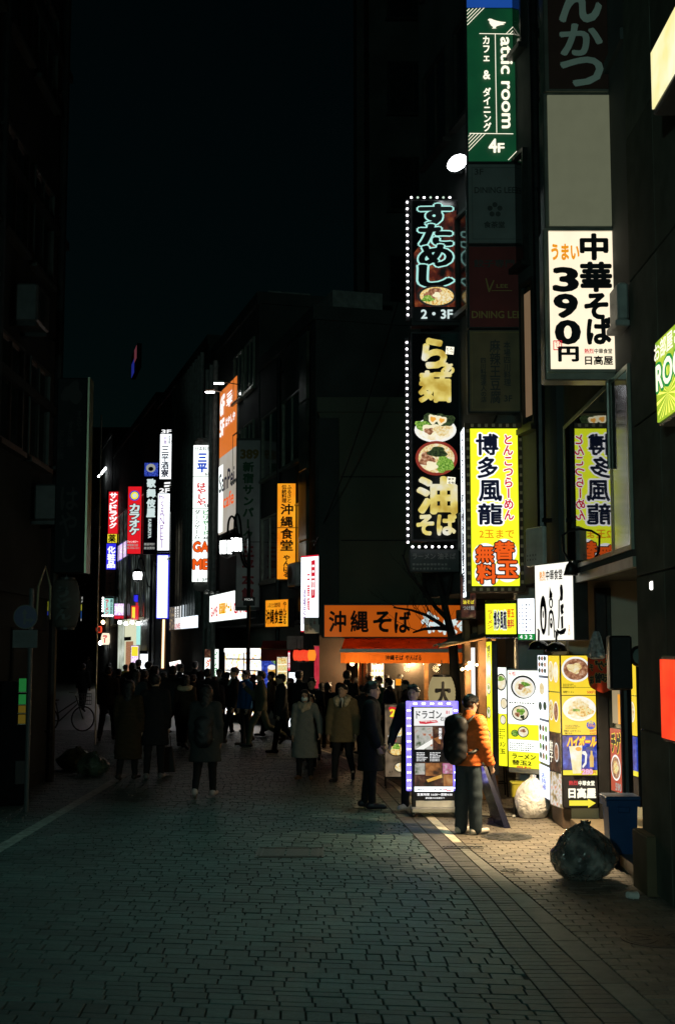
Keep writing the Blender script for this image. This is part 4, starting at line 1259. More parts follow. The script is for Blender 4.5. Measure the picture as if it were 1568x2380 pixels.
# --- far left small signs
s = Sign('blue_yellow_post_sign', 'small blue and yellow parking sign far down the left side', (187, 1386, 198, 1444), 95, th=.2)
E('sign_blue_dim', (.03, .12, .45), .4); E('sign_yellow_dim', (.65, .62, .06), .5)
s.panel((188, 1405, 197, 1419), MATS['sign_yellow_dim']); s.panel((188, 1420, 197, 1437), MATS['sign_blue_dim'], 'blue_panel'); s.panel((188, 1438, 197, 1443), MATS['ink_pale'], 'white_foot')
s.disc((192, 1390), 3.4, 3.4, MATS['ink_pale'], 'round_mark'); s.disc((192, 1399), 3.4, 3.4, MATS['ink_pale'], 'round_mark')
s = Sign('left_yellow_sign', 'small dim yellow and blue sign behind the hanging lantern', (96, 1385, 116, 1432), 21.6, th=.1)
E('sign_olive', (.35, .36, .02), .35)
s.panel((98, 1398, 114, 1420), MATS['sign_olive']); s.panel((98, 1421, 114, 1430), MATS['roof_blue'], 'blue_foot'); s.text('OFF', (100, 1403, 112, 1414), K)
# --- unlit big sign and edge on the left
s = Sign('dark_left_sign', 'large unlit hanging sign on the left with faint brush characters', (124, 878, 199, 1332), 16.6, th=.22, case='black_matt')
M('dim_left', (.013, .017, .018), .95, var=.12, scale=2, spec=.05)
s.panel((127, 881, 194, 1330), MATS['dim_left'])
M('ink_darker', (.004, .005, .005), .7)
s.disc((160, 915), 24, 24, MATS['ink_darker'], 'emblem', wob=.2)
s.text('すきやき', (170, 955, 186, 1010), MATS['ink_darker'], vert=True); s.text('すき焼', (150, 980, 166, 1040), MATS['ink_darker'], vert=True); s.text('ぶんぶ麺', (128, 1000, 143, 1070), MATS['ink_darker'], vert=True); s.text('はやし', (135, 1130, 180, 1310), MATS['ink_darker'], vert=True)
M('edge_metal', (.3, .32, .22), .35, metal=.8)
MB().box(s.W - .012, s.W + .012, -.03, .24, 0, s.H).build('metal_edge', MATS['edge_metal'], s.root)
p = at(231, 1240, 30)
o = root('cable_pole', 'thin pale pole standing against the dark on the left', 'pole', (p.x, p.y, 0))
MB().tube([(0, 0, 0), (0, 0, at(231, 965, 30).z)], .02).build('shaft', MATS['steel'], o)
# --- distant street lights
for k, (u, v, dd) in enumerate(((262, 1105, 82), (283, 1109, 78), (238, 1098, 80))):
    p = at(u, v, dd)
    o = root('far_street_light', ('small far street light above the drugstore sign', 'small far street light left of the karaoke sign top', 'slanted far tube light over the dark left side')[k], 'lamp', (p.x, p.y, p.z))
    if k < 2:
        MB().lathe([(.02, .12), (.2, .05), (.27, -.02), (.1, -.1)], n=14).build('lamp_head', MATS['lamp_hot'], o, True)
    else:
        MB().tube([(-.25, 0, -.3), (.25, 0, .3)], .06).build('lamp_head', MATS['lamp_hot'], o)
    MB().tube([(0, 0, .1), (.5, .6, .2), (1.0, 1.2, .1)], .04).build('arm', MATS['dark_metal'], o)

# --- ornate street lamps
M('lamp_iron', (.02, .03, .028), .3, metal=.7)
E('lantern_glass', (.95, 1.0, .97), 9.0, lamp=True)
def lantern_lamp(u_pole, d, label, heads, ztop, s_=1.0, plate=None):
    x = (u_pole - 784) / FPX * d
    o = root('street_lamp', label, 'street lamp', (x, d, 0))
    m = MB(); m.tube([(0, 0, 0), (0, 0, .9), (0, 0, .95), (0, 0, ztop - .3), (0, 0, ztop - .28), (0, 0, ztop)], [.085, .075, .055, .045, .03, .004], 10)
    m.lathe([(.13, 0), (.13, .12), (.09, .2)], n=12)
    m.build('pole', MATS['lamp_iron'], o)
    for hx, hz in heads:
        m = MB()
        pts = [(0, 0, hz - .55), (hx * .25, 0, hz - .5), (hx * .45, 0, hz + .0), (hx * .6, 0, hz + .62), (hx * .8, 0, hz + .82), (hx * .97, 0, hz + .68), (hx, 0, hz + .35)]
        # smooth the scroll
        for _ in range(2):
            q = [pts[0]]
            for a, b in zip(pts[:-1], pts[1:]):
                q += [tuple(.75 * i + .25 * j for i, j in zip(a, b)), tuple(.25 * i + .75 * j for i, j in zip(a, b))]
            pts = q + [pts[-1]]
        m.tube(pts, .028 * s_, 8)
        cap = m.build('arm', MATS['lamp_iron'], o)
        c = (hx, 0, hz)
        MB().lathe([(.02, .36), (.05, .3), (.16, .26), (.22, .18), (.24, .17), (.24, .14)], c, 18).build('lantern_cap', MATS['lamp_iron'], o, True)
        g = MB().lathe([(.18, -.22), (.205, 0), (.19, .14)], c, 16).build('lantern_glass', MATS['lantern_glass'], o)
        m = MB()
        for k in range(8):
            q = k * PI / 4
            a = (hx + .19 * math.cos(q), .19 * math.sin(q), hz - .22); b = (hx + .215 * math.cos(q), .215 * math.sin(q), hz); e_ = (hx + .2 * math.cos(q), .2 * math.sin(q), hz + .15)
            m.tube([a, b, e_], .02, 5)
        m.lathe([(.03, -.3), (.1, -.27), (.2, -.23), (.2, -.2)], c, 16)
        m.build('lantern_ribs', MATS['lamp_iron'], g)
    if plate:
        z = at(u_pole, 1398, d).z
        MB().box(-.13, .17, -.09, -.07, z - .11, z + .11).build('name_plate', MATS['black'], o)
        v, f = fit(plate, -.09, z + .02, .12, z + .075, .02)
        MB().add([(q[0], -.093 + q[2], q[1]) for q in v], f).build('lettering', MATS['ink_pale'], o)
    return o
d = 33.0
lantern_lamp(578, d, 'ornate iron street lamp with two glowing lanterns and a name plate', [(-.55, at(0, 1270, d).z), (-.38, at(0, 1266, d).z + .02)], at(578, 1222, d).z, 1, 'MOA')
lantern_lamp(352, 58, 'ornate street lamp with one lantern in front of the far glazed building', [(-.62, at(0, 1337, 58).z)], at(0, 1290, 58).z)
lantern_lamp(262, 84, 'farthest ornate street lamp, its lantern left of the drugstore sign', [(-.68, at(0, 1358, 84).z)], at(0, 1320, 84).z, 1.2)
# lamp added out of view behind the camera to brighten facing signs and paving
lp = lantern_lamp(0, 1.0, 'added ornate street lamp with two lanterns, out of view behind the camera', [(-.55, 4.3), (.55, 4.3)], 5.0)
lp.location = (-3.4, -7.0, 0)
ld = bpy.data.lights.new('added_fill_light', 'POINT')
ld.energy = 1500; ld.color = (.58, 1.0, .9); ld.shadow_soft_size = .3
lo = bpy.data.objects.new('added_fill_light', ld); link(lo, lp); lo.location = (.0, .35, 4.3)
# ================================================================== shop fronts down the street
def facing(name, label, rect, d, mat, d2=None, cat='shop front', th=.1, case='case_dark', vr=None):
    s = Sign(name, label, rect, d, d2, th=th, case=case, cat=cat, vr=vr)
    u0, v0, u1, v1 = rect
    s.panel((u0 + 1, v0 + 1, u1 - 1, v1 - 1), mat)
    return s
# bright convenience shop window
d = Fd(560) - 1.0
s = facing('bright_shop_window', 'bright white shop window with shelves of goods behind the crowd', (522, 1506, 608, 1660), d + 1.2, MATS['shop_goods'], d - .6, 'shop window')
for k in range(5): s.flat([(524, 1530 + k * 26), (606, 1530 + k * 26), (606, 1533 + k * 26), (524, 1533 + k * 26)], MATS['print_grey'], 'shelf_edge')
for u in (566, 575): s.flat([(u, 1507), (u + 2.5, 1507), (u + 2.5, 1658), (u, 1658)], K, 'mullion')
s.panel((524, 1507, 606, 1516), MATS['lit_white'], 'light_strip', pr=.05)
s = facing('blue_beer_poster', 'blue poster with a glass of beer and a palm leaf', (607, 1521, 644, 1600), Fd(625) - 1.2, MATS['blue_print'], cat='poster')
s.flat([(622, 1552), (641, 1552), (639, 1599), (624, 1599)], MATS['beer_print'], 'beer_picture'); s.disc((631.5, 1551), 9.5, 6, MATS['food_rim_white'], 'foam_picture')
for k in range(6): s.flat([(638, 1545), (624 + k * 4, 1530 + (k % 2) * 4), (627 + k * 4, 1531 + (k % 2) * 4)], MATS['food_green'], 'palm_picture')
s.text('OKINAWA', (610, 1526, 641, 1533), WH)
s = facing('yellow_menu_board', 'warm yellow lit menu board beside the blue beer poster', (643, 1526, 668, 1612), Fd(655) - 1.2, MATS['lit_cream'], cat='menu')
for k in range(5): s.panel((645, 1530 + k * 16, 666, 1543 + k * 16), MATS['food_stir'], 'dish_picture', pr=.004)
s.text('沖縄そば', (645, 1526, 666, 1530), K)
M('red_canvas', (.30, .03, .02), .8, var=.3, scale=4)
o = root('red_awning', 'small dark red awning over the beer poster', 'awning', at(606, 1527, Fd(640) - 1.9))
Wd = 1.0
m = MB(); n = 12
for k in range(n):
    a, b = k / n * Wd, (k + 1) / n * Wd
    m.quad((a, .9, .42), (a, 0, .2), (b, 0, .2), (b, .9, .42))
    m.quad((a, .0, .2), (a, -.01 + .015 * math.sin(k * 2), -.1), (b, -.01 + .015 * math.sin(k * 2 + 2), -.1), (b, 0, .2))
m.build('canopy', MATS['red_canvas'], o)
MB().tube([(0, 0, .2), (Wd, 0, .2)], .015).build('front_bar', MATS['steel'], o)
# red lantern cluster and red curtain
E('lantern_red', (1.0, .045, .02), .95, lamp=True, col2=(1, .1, .03)); E('lantern_hot', (1.0, .26, .02), 1.1, lamp=True)
d = Fd(720) - .5
def paper_lantern(u, v, d, rx, h, mat, label, txt=None, tmat=None, name='paper_lantern', group=None):
    p = at(u, v, d)
    o = root(name, label, 'lantern', p, 0, group)
    n = 10
    prof = []
    for k in range(n * 2 + 1):
        q = k / (n * 2)
        r = rx * (math.sin(PI * (.18 + .64 * q)) ** .6) * (1.0 if k % 2 else .965)
        prof.append((r, -h / 2 + h * q))
    MB().lathe(prof, n=20).build('paper_shade', mat, o, True)
    MB().lathe([(rx * .62, h / 2 - .005), (rx * .62, h / 2 + .03), (rx * .5, h / 2 + .035)], n=16).build('top_ring', MATS['black'], o)
    MB().lathe([(rx * .5, -h / 2 - .035), (rx * .62, -h / 2 - .03), (rx * .62, -h / 2 + .005)], n=16).build('bottom_ring', MATS['black'], o)
    MB().tube([(0, 0, h / 2 + .03), (0, 0, h / 2 + .25)], .006, 5).build('hanger', MATS['black'], o)
    if txt:
        hh = h * .7 / len(txt); m = MB()
        for i, ch in enumerate(txt):
            v_, f_ = cell(ch, -rx * .55, h * .35 - (i + 1) * hh, rx * .55, h * .35 - i * hh, .05)
            m.add([(q[0], -math.sqrt(max(1e-4, (rx * 1.03) ** 2 - q[0] ** 2)) - .006 + q[2], q[1]) for q in v_], f_)
        m.build('lettering', tmat, o)
    return o
for k in range(5):
    paper_lantern(690 + k * 8.6, 1523 + (k % 2), d - k * .08, .10, .25, MATS['lantern_red'] if k < 4 else MATS['lantern_hot'],
                  ('leftmost of the red paper lanterns over the small bar door', 'second red paper lantern from the left over the bar door', 'middle red paper lantern over the bar door', 'red paper lantern just left of the orange glowing one', 'orange glowing paper lantern at the right end of the red row')[k], None, None, group='red lanterns over the bar door')
E('curtain_red', (.75, .02, .05), .55, lamp=True, col2=(.95, .08, .12), scale=10)
o = root('red_curtain', 'red lit vinyl curtain beside the row of red lanterns', 'curtain', at(730, 1600, d - .1))
m = MB(); n = 16; Wd, Hd = .24, 1.0
for k in range(n):
    a, b = Wd * k / n, Wd * (k + 1) / n
    m.quad((a, .02 * math.sin(k * 1.3), 0), (b, .02 * math.sin((k + 1) * 1.3), 0), (b, .02 * math.sin((k + 1) * 1.3), Hd), (a, .02 * math.sin(k * 1.3), Hd))
m.build('cloth', MATS['curtain_red'], o)
MB().tube([(-.02, 0, Hd), (Wd + .02, 0, Hd)], .012).build('rail', MATS['steel'], o)
s = facing('white_door_light', 'tall bluish white light panel in a doorway behind the crowd', (670, 1562, 700, 1690), Fd(690) - .7, MATS['lit_cool'], cat='lamp')
s = facing('hanging_pink_strip', 'thin red and white hanging strip left of the lanterns', (668, 1512, 675, 1560), Fd(672) - .8, MATS['ink_red'], cat='sign'); s.text('営業中', (669, 1516, 674, 1555), WH, vert=True)
s = Sign('pale_box', 'pale pinkish boxed ventilation hood above the red lanterns', (666, 1478, 705, 1510), Fd(690) - .5, th=.5, case='case_grey', cat='vent')
s = facing('billiard_stand_sign', 'white standing sign for billiards and darts behind the walkers', (474, 1508, 508, 1640), Fd(492) - .9, MATS['lit_green_white'])
s.panel((475, 1509, 490, 1529), MATS['dark_poster'], 'picture_panel', pr=.01); s.k += 4
s.text('ビリヤード', (493, 1515, 505, 1600), MATS['ink_green'], vert=True, off=.03); s.text('ダーツ', (477, 1532, 488, 1590), MATS['ink_vermilion'], vert=True, off=.03)
s = facing('tilted_white_board', 'tilted blank white lit board above the heads of the crowd', (400, 1538, 428, 1576), Fd(428) - 2.0, MATS['lit_white'], cat='sign'); s.root.rotation_euler[1] = math.radians(-12)
s.text('営業', (412, 1544, 421, 1550), RW)
s = facing('white_stand_board', 'white lit standing board at the edge of the far shop', (324, 1512, 344, 1580), Fd(344) - 1.5, MATS['lit_cool'], cat='sign'); s.panel((325, 1513, 343, 1520), MATS['print_black'], 'header', pr=.01)
s = facing('violet_stand_board', 'violet edged menu stand in front of the far shop', (303, 1500, 322, 1585), Fd(325) - 1.5, MATS['purple_lit'], cat='sign'); s.panel((305, 1503, 320, 1525), MATS['ink_yellow'], 'picture_panel', pr=.01)
# far bright shop
s = facing('far_shop_front', 'pale lit shop front far down the street', (272, 1441, 345, 1605), Fd(272) - 4, E('shop_olive', (.35, .36, .22), .5), Fd(345) - .3, vr=1625)
E('shop_cream', (.85, .86, .6), .8, lamp=True)
E('far_wall', (.72, .80, .66), .75, lamp=True, ramp=[(.35, (.35, .4, .3)), (.6, (.8, .88, .74)), (.7, (1, 1, .9))], scale=1.3)  # shop walls glow; the light on them is put into the colour
for k in range(3): s.panel((274 + k * 5.6, 1443, 278.4 + k * 5.6, 1600), MATS['far_wall'], 'glowing_wall_panel', pr=.01); s.panel((291, 1443, 318, 1600), MATS['shop_cream'], 'wall_panel', pr=.012); s.panel((319, 1452, 327, 1500), MATS['ink_mint'], 'poster', pr=.02); s.panel((328, 1445, 343, 1600), MATS['case_grey'], 'dark_panel', pr=.01)
s.panel((292, 1482, 308, 1490), MATS['wall_brown'], 'shelf', pr=.06); s.panel((295, 1492, 312, 1560), MATS['food_meat'], 'goods', pr=.03)
for k in range(5):
    p = at(279 + k * 14, 1447 + (k % 2) * 3, Fd(320) - 2.0)
    o = root('shop_spot', ('first', 'second', 'third', 'fourth', 'fifth')[k] + ' from the left of the small spot lamps over the far shop front', 'lamp', p, 0, 'spot lamps over the far shop')
    MB().lathe([(.03, .1), (.08, .04), (.1, -.04), (.02, -.06)], n=12).build('lamp_head', MATS['lamp_hot'], o, True)
    MB().tube([(0, 0, .1), (0, .3, .25)], .015, 5).build('arm', MATS['dark_metal'], o)
paper_lantern(231, 1463, Fd(240), .2, .42, MATS['lantern_red'], 'red paper lantern far down the street', '酒', MATS['print_black'])
paper_lantern(246, 1485, Fd(258), .28, .68, MATS['lit_cream'], 'cream paper lantern with a red character far down the street', 'ラー', MATS['ink_red'])
for k, (u, v) in enumerate(((234, 1494), (248, 1493), (240, 1446))):
    p = at(u, v, Fd(250)); o = root('bare_bulb', ('left bare bulb under the far cream lantern', 'right bare bulb under the far cream lantern', 'bare bulb above the far red lantern')[k], 'lamp', p)
    MB().lathe([(.02, .12), (.05, .1), (.12, 0), (.08, -.1), (.01, -.13)], n=12).build('glass', MATS['lamp_warm'] if k else MATS['lamp_hot'], o, True)
    MB().tube([(0, 0, .12), (0, 0, .5)], .01, 5).build('cord', MATS['black'], o)
M('planter', (.06, .10, .05), .8, var=.5, scale=12)

# ================================================================== soba shop inside
s = facing('dish_picture_board', 'lit board of dish pictures inside the soba shop', (862, 1532, 892, 1602), 29.7, MATS['lit_warm'], cat='menu', case='wood')
for i in range(2): s.bowl((869.5 + i * 15, 1541), 6.2, 6.2, MATS['food_rim_white'], MATS['food_noodle'], [(0, 0, .5, .5, MATS['food_meat'])])
for j in range(3):
    for i in range(4): s.bowl((866 + i * 7.4, 1559 + j * 14), 3.2, 4.5, MATS['food_rim_white'], MATS['food_noodle'], [(0, 0, .5, .5, MATS['food_green'])])
def wall_lamp(u, v, d, label, r=.09, mat='lamp_warm', energy=None):
    p = at(u, v, d); o = root('wall_lamp', label, 'lamp', p)
    MB().lathe([(.01, r * 1.3), (r * .6, r), (r, 0), (r * .6, -r), (.01, -r * 1.2)], n=14).build('globe', MATS[mat], o, True)
    MB().tube([(0, 0, r * 1.2), (0, .1, r * 1.6), (0, .25, r * 1.6)], .015, 6).build('bracket', MATS['dark_metal'], o)
    if energy:
        l = bpy.data.lights.new('lamp_light', 'POINT'); l.energy = energy; l.color = (1, .7, .38); l.shadow_soft_size = r
        lo = bpy.data.objects.new('lamp_light', l); link(lo, o); lo.location = (0, -.15, -.05)
wall_lamp(818, 1540, 29.55, 'warm wall lamp beside the soba shop door', .06, energy=30)
s = facing('orange_lamp_box', 'small orange lamp box in the soba shop window', (918, 1577, 933, 1594), 29.5, MATS['lit_orange'], cat='lamp')
s = facing('paper_notice', 'cream paper notice in the soba shop window', (895, 1580, 917, 1606), 29.6, MATS['lit_cream'], cat='notice'); s.strokes((897, 1584, 915, 1602), MATS['print_grey'], 4, 6)
for k, (u, v) in enumerate(((880, 1543), (950, 1542), (1020, 1543))):
    p = at(u, v, 29.55)
    o = root('pendant_lamp', ('left', 'middle', 'right')[k] + ' warm pendant lamp under the soba shop awning', 'lamp', p, 0, 'pendant lamps under the soba shop awning')
    MB().lathe([(.01, .06), (.03, .05), (.055, .0), (.05, -.01)], n=16).build('shade', MATS['wood'], o, True)
    MB().lathe([(.01, .02), (.025, .0), (.025, -.02), (.01, -.035)], n=12).build('bulb', MATS['lamp_warm'], o, True)
    MB().tube([(0, 0, .1), (0, 0, .5)], .008, 5).build('cord', MATS['black'], o)
    l = bpy.data.lights.new('pendant_light', 'POINT'); l.energy = 24; l.color = (1, .66, .30); l.shadow_soft_size = .08
    lo = bpy.data.objects.new('pendant_light', l); link(lo, o); lo.location = (0, 0, -.12)
p = at(960, 1528, 31.4)
o = root('ceiling_lamp', 'warm ceiling lamp deep inside the soba shop', 'lamp', p)
MB().lathe([(.01, .06), (.14, .05), (.16, 0), (.02, -.03)], n=18).build('diffuser', MATS['lamp_warm'], o, True)
MB().lathe([(.05, .06), (.05, .12)], n=12).build('mount', MATS['case_dark'], o)
l = bpy.data.lights.new('ceiling_light', 'POINT'); l.energy = 120; l.color = (1, .72, .38); l.shadow_soft_size = .1
lo = bpy.data.objects.new('ceiling_light', l); link(lo, o); lo.location = (0, 0, -.1)
for k in range(2):
    p = at(836 + k * 12, 1500, 29.4)
    o = root('wood_pillar', ('left' if k == 0 else 'right') + ' of two lamplit wooden pillars at the soba shop', 'pillar', (p.x, 29.4, 0))
    MB().bev(-.04, .04, -.05, .05, 0, 2.15, .01).build('shaft', MATS['wood'], o)

# ================================================================== ramen shop corner
# wooden stall front left of the glass case
o = root('stall_front', 'lamplit wooden stall front with hanging tubes between tree and menu case', 'stall', (1.86, 19.0, 0), 0)
for k, (x, w) in enumerate(((.0, .09), (.2, .12), (.40, .07))):
    MB().bev(x, x + w, 0, .1, 0, 2.75, .01).build('post', MATS['wood'], o)
MB().box(0, .5, .3, .34, 0, 2.75).build('back_board', MATS['wood'], o)
MB().box(-.1, .6, -.1, .2, 2.6, 2.75).build('lintel', MATS['wall_brown'], o)
for x in (.12, .34):
    MB().tube([(x, -.05, 1.5), (x, -.05, 2.2)], .03).build('paper_streamer', MATS['lit_warm'] if x > .2 else MATS['print_white_lit'], o)
wall_lamp(1092, 1548, 18.6, 'warm lamp cluster under the stall roof', .035, energy=45)
m = MB()
o = root('string_lights', 'blob of tangled warm string lights next to the tree', 'lamp', at(1088, 1548, 18.4))
for k in range(14):
    q = k * 2.4
    m.lathe([(.004, -.02), (.017, -.008), (.017, .008), (.004, .02)], (.13 * math.cos(q) * (k / 14), .05 * math.sin(q), .05 * math.sin(q * 1.7)), 8)
m.build('bulbs', MATS['lamp_warm'], o, True)
MB().tube([(-.14, 0, .03), (-.05, 0, -.04), (.05, 0, .04), (.15, 0, 0)], .006, 5).build('cord', MATS['black'], o)
# tarpaulin roof between
M('tarp', (.10, .11, .09), .5, var=.5, scale=6, bump=.3)
o = root('stall_roof', 'sloping dark tarpaulin roof over the stall beside the tree', 'roof', at(1010, 1520, 19.2))
m = MB(); nx, ny = 10, 5
pts = []
for j in range(ny + 1):
    for i in range(nx + 1):
        a, b = i / nx, j / ny
        pts.append((a * 1.0, -.7 + b * 1.4, .12 + .38 * a * (.4 + .6 * b) + .03 * math.sin(a * 9 + b * 4)))
m.add(pts, [(j * (nx + 1) + i, j * (nx + 1) + i + 1, (j + 1) * (nx + 1) + i + 1, (j + 1) * (nx + 1) + i) for j in range(ny) for i in range(nx)])
m.build('sheet', MATS['tarp'], o)
MB().tube([(0, -.7, .1), (1.0, -.7, .3)], .02).build('front_bar', MATS['wood'], o)
# cream lantern
E('lantern_dim', (.75, .60, .28), .42, lamp=False)
paper_lantern(1026, 1612, 19.6, .21, .5, MATS['lantern_dim'], 'big cream paper lantern with a black brush mark behind the LED board', '大', MATS['print_black'])
# glass case with menus
D2 = 17.7
GW = MATS['lit_green_white']
E('menu_white', (.93, 1.0, .88), 1.5, lamp=True); E('menu_yellow', (.92, .9, .02), 1.2, lamp=True)
s = Sign('yellow_edge_sign', 'thin yellow upright sign at the left edge of the ramen shop', (1134, 1490, 1146, 1795), D2 + .6, D2 + .15, th=.08, vr=1800)
s.panel((1135, 1492, 1145, 1790), MATS['menu_yellow']); s.text('博多風龍', (1136.5, 1500, 1144, 1570), K, vert=True)
for k in range(3): s.bowl((1140, 1600 + k * 55), 4.5, 14, MATS['food_rim_black'], MATS['food_broth'], [(0, -.2, .5, .4, MATS['food_green'])])
s = Sign('side_menu_box', 'narrow lit menu box in the glass case left of the big one', (1147, 1550, 1179, 1780), D2 + .5, D2 + .3, th=.1, vr=1782)
s.panel((1148, 1551, 1178, 1658), MATS['menu_white']); s.panel((1148, 1659, 1178, 1778), MATS['menu_yellow'], 'yellow_panel')
s.bowl((1168, 1585), 12, 20, MATS['food_rim_black'], MATS['food_broth'], [(0, -.4, .6, .3, MATS['food_green'])]); s.bowl((1174, 1634), 8, 13, MATS['food_rim_black'], MATS['food_broth']); s.disc((1155, 1632), 5, 8, MATS['food_meat'], 'topping_picture'); s.bowl((1172, 1672), 7, 11, MATS['food_rim_black'], MATS['food_broth'])
s.strokes((1150, 1690, 1177, 1715), MATS['print_grey'], 5, 6); s.text('ラーメン', (1150, 1722, 1177, 1734), K); s.text('替玉', (1150, 1738, 1177, 1750), K)
s = Sign('big_menu_box', 'tall white and yellow lit menu box with ramen bowls', (1180, 1554, 1258, 1795), D2 - .1, D2 - .5, th=.16, case='case_grey', vr=1800)
s.panel((1183, 1558, 1256, 1682), MATS['menu_white']); s.panel((1183, 1683, 1256, 1717), MATS['menu_yellow'], 'yellow_panel'); s.panel((1183, 1718, 1256, 1745), MATS['menu_white']); s.panel((1183, 1746, 1256, 1782), MATS['menu_yellow'], 'yellow_panel')
s.k += 4
s.bowl((1221, 1596), 29, 27, MATS['food_rim_black'], MATS['food_rim_white']); s.bowl((1223, 1598), 25, 23, MATS['food_rim_white'], MATS['food_broth'], [(.1, -.35, .45, .25, MATS['food_green']), (-.25, -.1, .3, .3, MATS['food_meat']), (.2, .3, .4, .35, MATS['food_noodle'])])
s.bowl((1214, 1656), 20, 18, MATS['food_rim_black'], MATS['food_broth'], [(.1, -.2, .5, .4, MATS['food_green']), (-.3, .2, .3, .3, MATS['food_meat']), (.3, .5, .25, .25, MATS['food_nori'])])
s.bowl((1221, 1699), 13, 13, MATS['food_rim_black'], MATS['food_broth'], [(0, -.2, .5, .3, MATS['food_meat'])]); s.bowl((1202, 1703), 9, 8, MATS['food_rim_black'], MATS['food_green'])
s.text('元祖', (1188, 1560, 1206, 1570), MATS['ink_red']); s.strokes((1190, 1628, 1250, 1634), MATS['print_grey'], 1, 10); s.strokes((1190, 1722, 1252, 1742), MATS['print_grey'], 4, 12)
s.text('ラーメン', (1196, 1750, 1250, 1761), K, off=.03); s.text('替玉2', (1196, 1764, 1240, 1775), K, off=.03); s.text('無料', (1206, 1777, 1240, 1782), RW)
M('yellow_crate', (.42, .36, .03), .6, var=.15)
p = at(1186, 1812, D2 - .3)
o = root('yellow_box', 'dull yellow box under the big menu box', 'box', (p.x, p.y - .15, .22))
MB().bev(0, .3, 0, .22, 0, .2, .02).build('body', MATS['yellow_crate'], o); MB().bev(-.01, .31, -.01, .23, .18, .21, .008).build('lid', MATS['yellow_crate'], o)
MB().box(.03, .06, .03, .19, -.22, 0).box(.24, .27, .03, .19, -.22, 0).build('stand', MATS['dark_metal'], o)
# pale wall piece behind and the glass
p0, p1 = at(1203, 1490, D2 + .2), at(1262, 1490, D2 + .2)
o = root('shop_pillar', 'pale green grey wall pier behind the big menu box', 'pillar', (p0.x, D2 + .2, 0))
MB().bev(0, p1.x - p0.x, 0, .4, 0, 3.05, .01).build('shaft', MATS['wall_pale'], o)
MB().bev(-.02, p1.x - p0.x + .02, -.02, .42, 0, .12, .01).build('skirting', MATS['frame_dark'], o)
# stool
M('stool_black', (.015, .015, .016), .4)
p = ground(1150, 1850)
o = root('metal_stool', 'black metal stool behind the leaning sandwich board', 'stool', (p.x, p.y, 0))
MB().bev(-.17, .17, -.15, .15, .56, .6, .015).build('seat', MATS['stool_black'], o)
for sx in (-1, 1):
    for sy in (-1, 1): MB().tube([(sx * .14, sy * .12, .57), (sx * .17, sy * .15, 0)], .012, 6).build('leg', MATS['stool_black'], o)
MB().tube([(-.16, -.14, .2), (.16, -.14, .2)], .01, 5).tube([(-.16, .14, .2), (.16, .14, .2)], .01, 5).build('stretcher', MATS['stool_black'], o)
# blue edged column of small menus on the corner, oblique
M('navy_frame', (.02, .03, .12), .4)
s = Sign('navy_menu_column', 'upright navy framed menu column at the shop corner', (1254, 1520, 1279, 1850), 17.25, 16.55, th=.06, case='navy_frame', vr=1862)
E('menu_blue_white', (.86, .92, 1.0), 1.6, lamp=True)
for k, (a, b) in enumerate(((1523, 1569), (1575, 1668), (1674, 1768), (1775, 1845))):
    s.panel((1256, a, 1277, b), MATS['menu_blue_white'])
s.lay(); s.hold = True
for j in range(4):
    for i in range(3):
        s.disc((1260 + i * 6.5, 1690 + j * 21), 2.6, 7.5, (MATS['food_nori'], MATS['food_meat'], MATS['food_green'])[(i + j) % 3], 'dish_picture')
for j in range(3):
    for i in range(3): s.disc((1260 + i * 6.5, 1530 + j * 14), 2.8, 5.5, (MATS['food_nori'], MATS['food_meat'])[(i + j) % 2], 'dish_picture')
s.hold = False
s.disc((1265, 1600), 6, 14, MATS['food_noodle'], 'dish_picture'); s.disc((1261, 1640), 4, 10, MATS['food_nori'], 'dish_picture'); s.disc((1272, 1638), 4, 10, MATS['food_nori'], 'dish_picture')
s.text('お持帰', (1262, 1790, 1272, 1830), MATS['ink_blue'], vert=True)
# the pale poster wall return, oblique
s = Sign('noodle_poster', 'slanting poster panel of yellow noodle pictures beside the black trimmed posters', (1280, 1522, 1306, 1872), 16.5, 16.06, th=.05, case='wall_pale', cat='poster', vr=1888)
s.panel((1281, 1524, 1305, 1606), MATS['yellow_poster']); s.panel((1281, 1609, 1305, 1700), MATS['yellow_poster']); s.panel((1281, 1703, 1305, 1790), MATS['dark_poster'], 'dark_poster'); s.panel((1281, 1793, 1305, 1868), MATS['sales_print'], 'picture_poster')
s.bowl((1287, 1560), 5.5, 24, MATS['food_rim_white'], MATS['food_noodle']); s.bowl((1299, 1562), 5.5, 24, MATS['food_rim_white'], MATS['food_broth'])
s.bowl((1287, 1650), 5.5, 24, MATS['food_rim_white'], MATS['food_stir']); s.bowl((1299, 1652), 5.5, 24, MATS['food_rim_white'], MATS['food_meat']); s.bowl((1299, 1745), 5, 22, MATS['food_rim_white'], MATS['food_meat'])
s.text('餃子', (1283, 1720, 1291, 1770), MATS['ink_cream'], vert=True)
p = at(1293, 1890, 16.3)
o = root('corner_plinth', 'brown stone plinth under the slanting poster panel', 'plinth', (2.80, 16.0, 0))
MB().bev(-.06, .06, 0, .75, 0, .24, .01).build('block', MATS['wall_brown'], o)
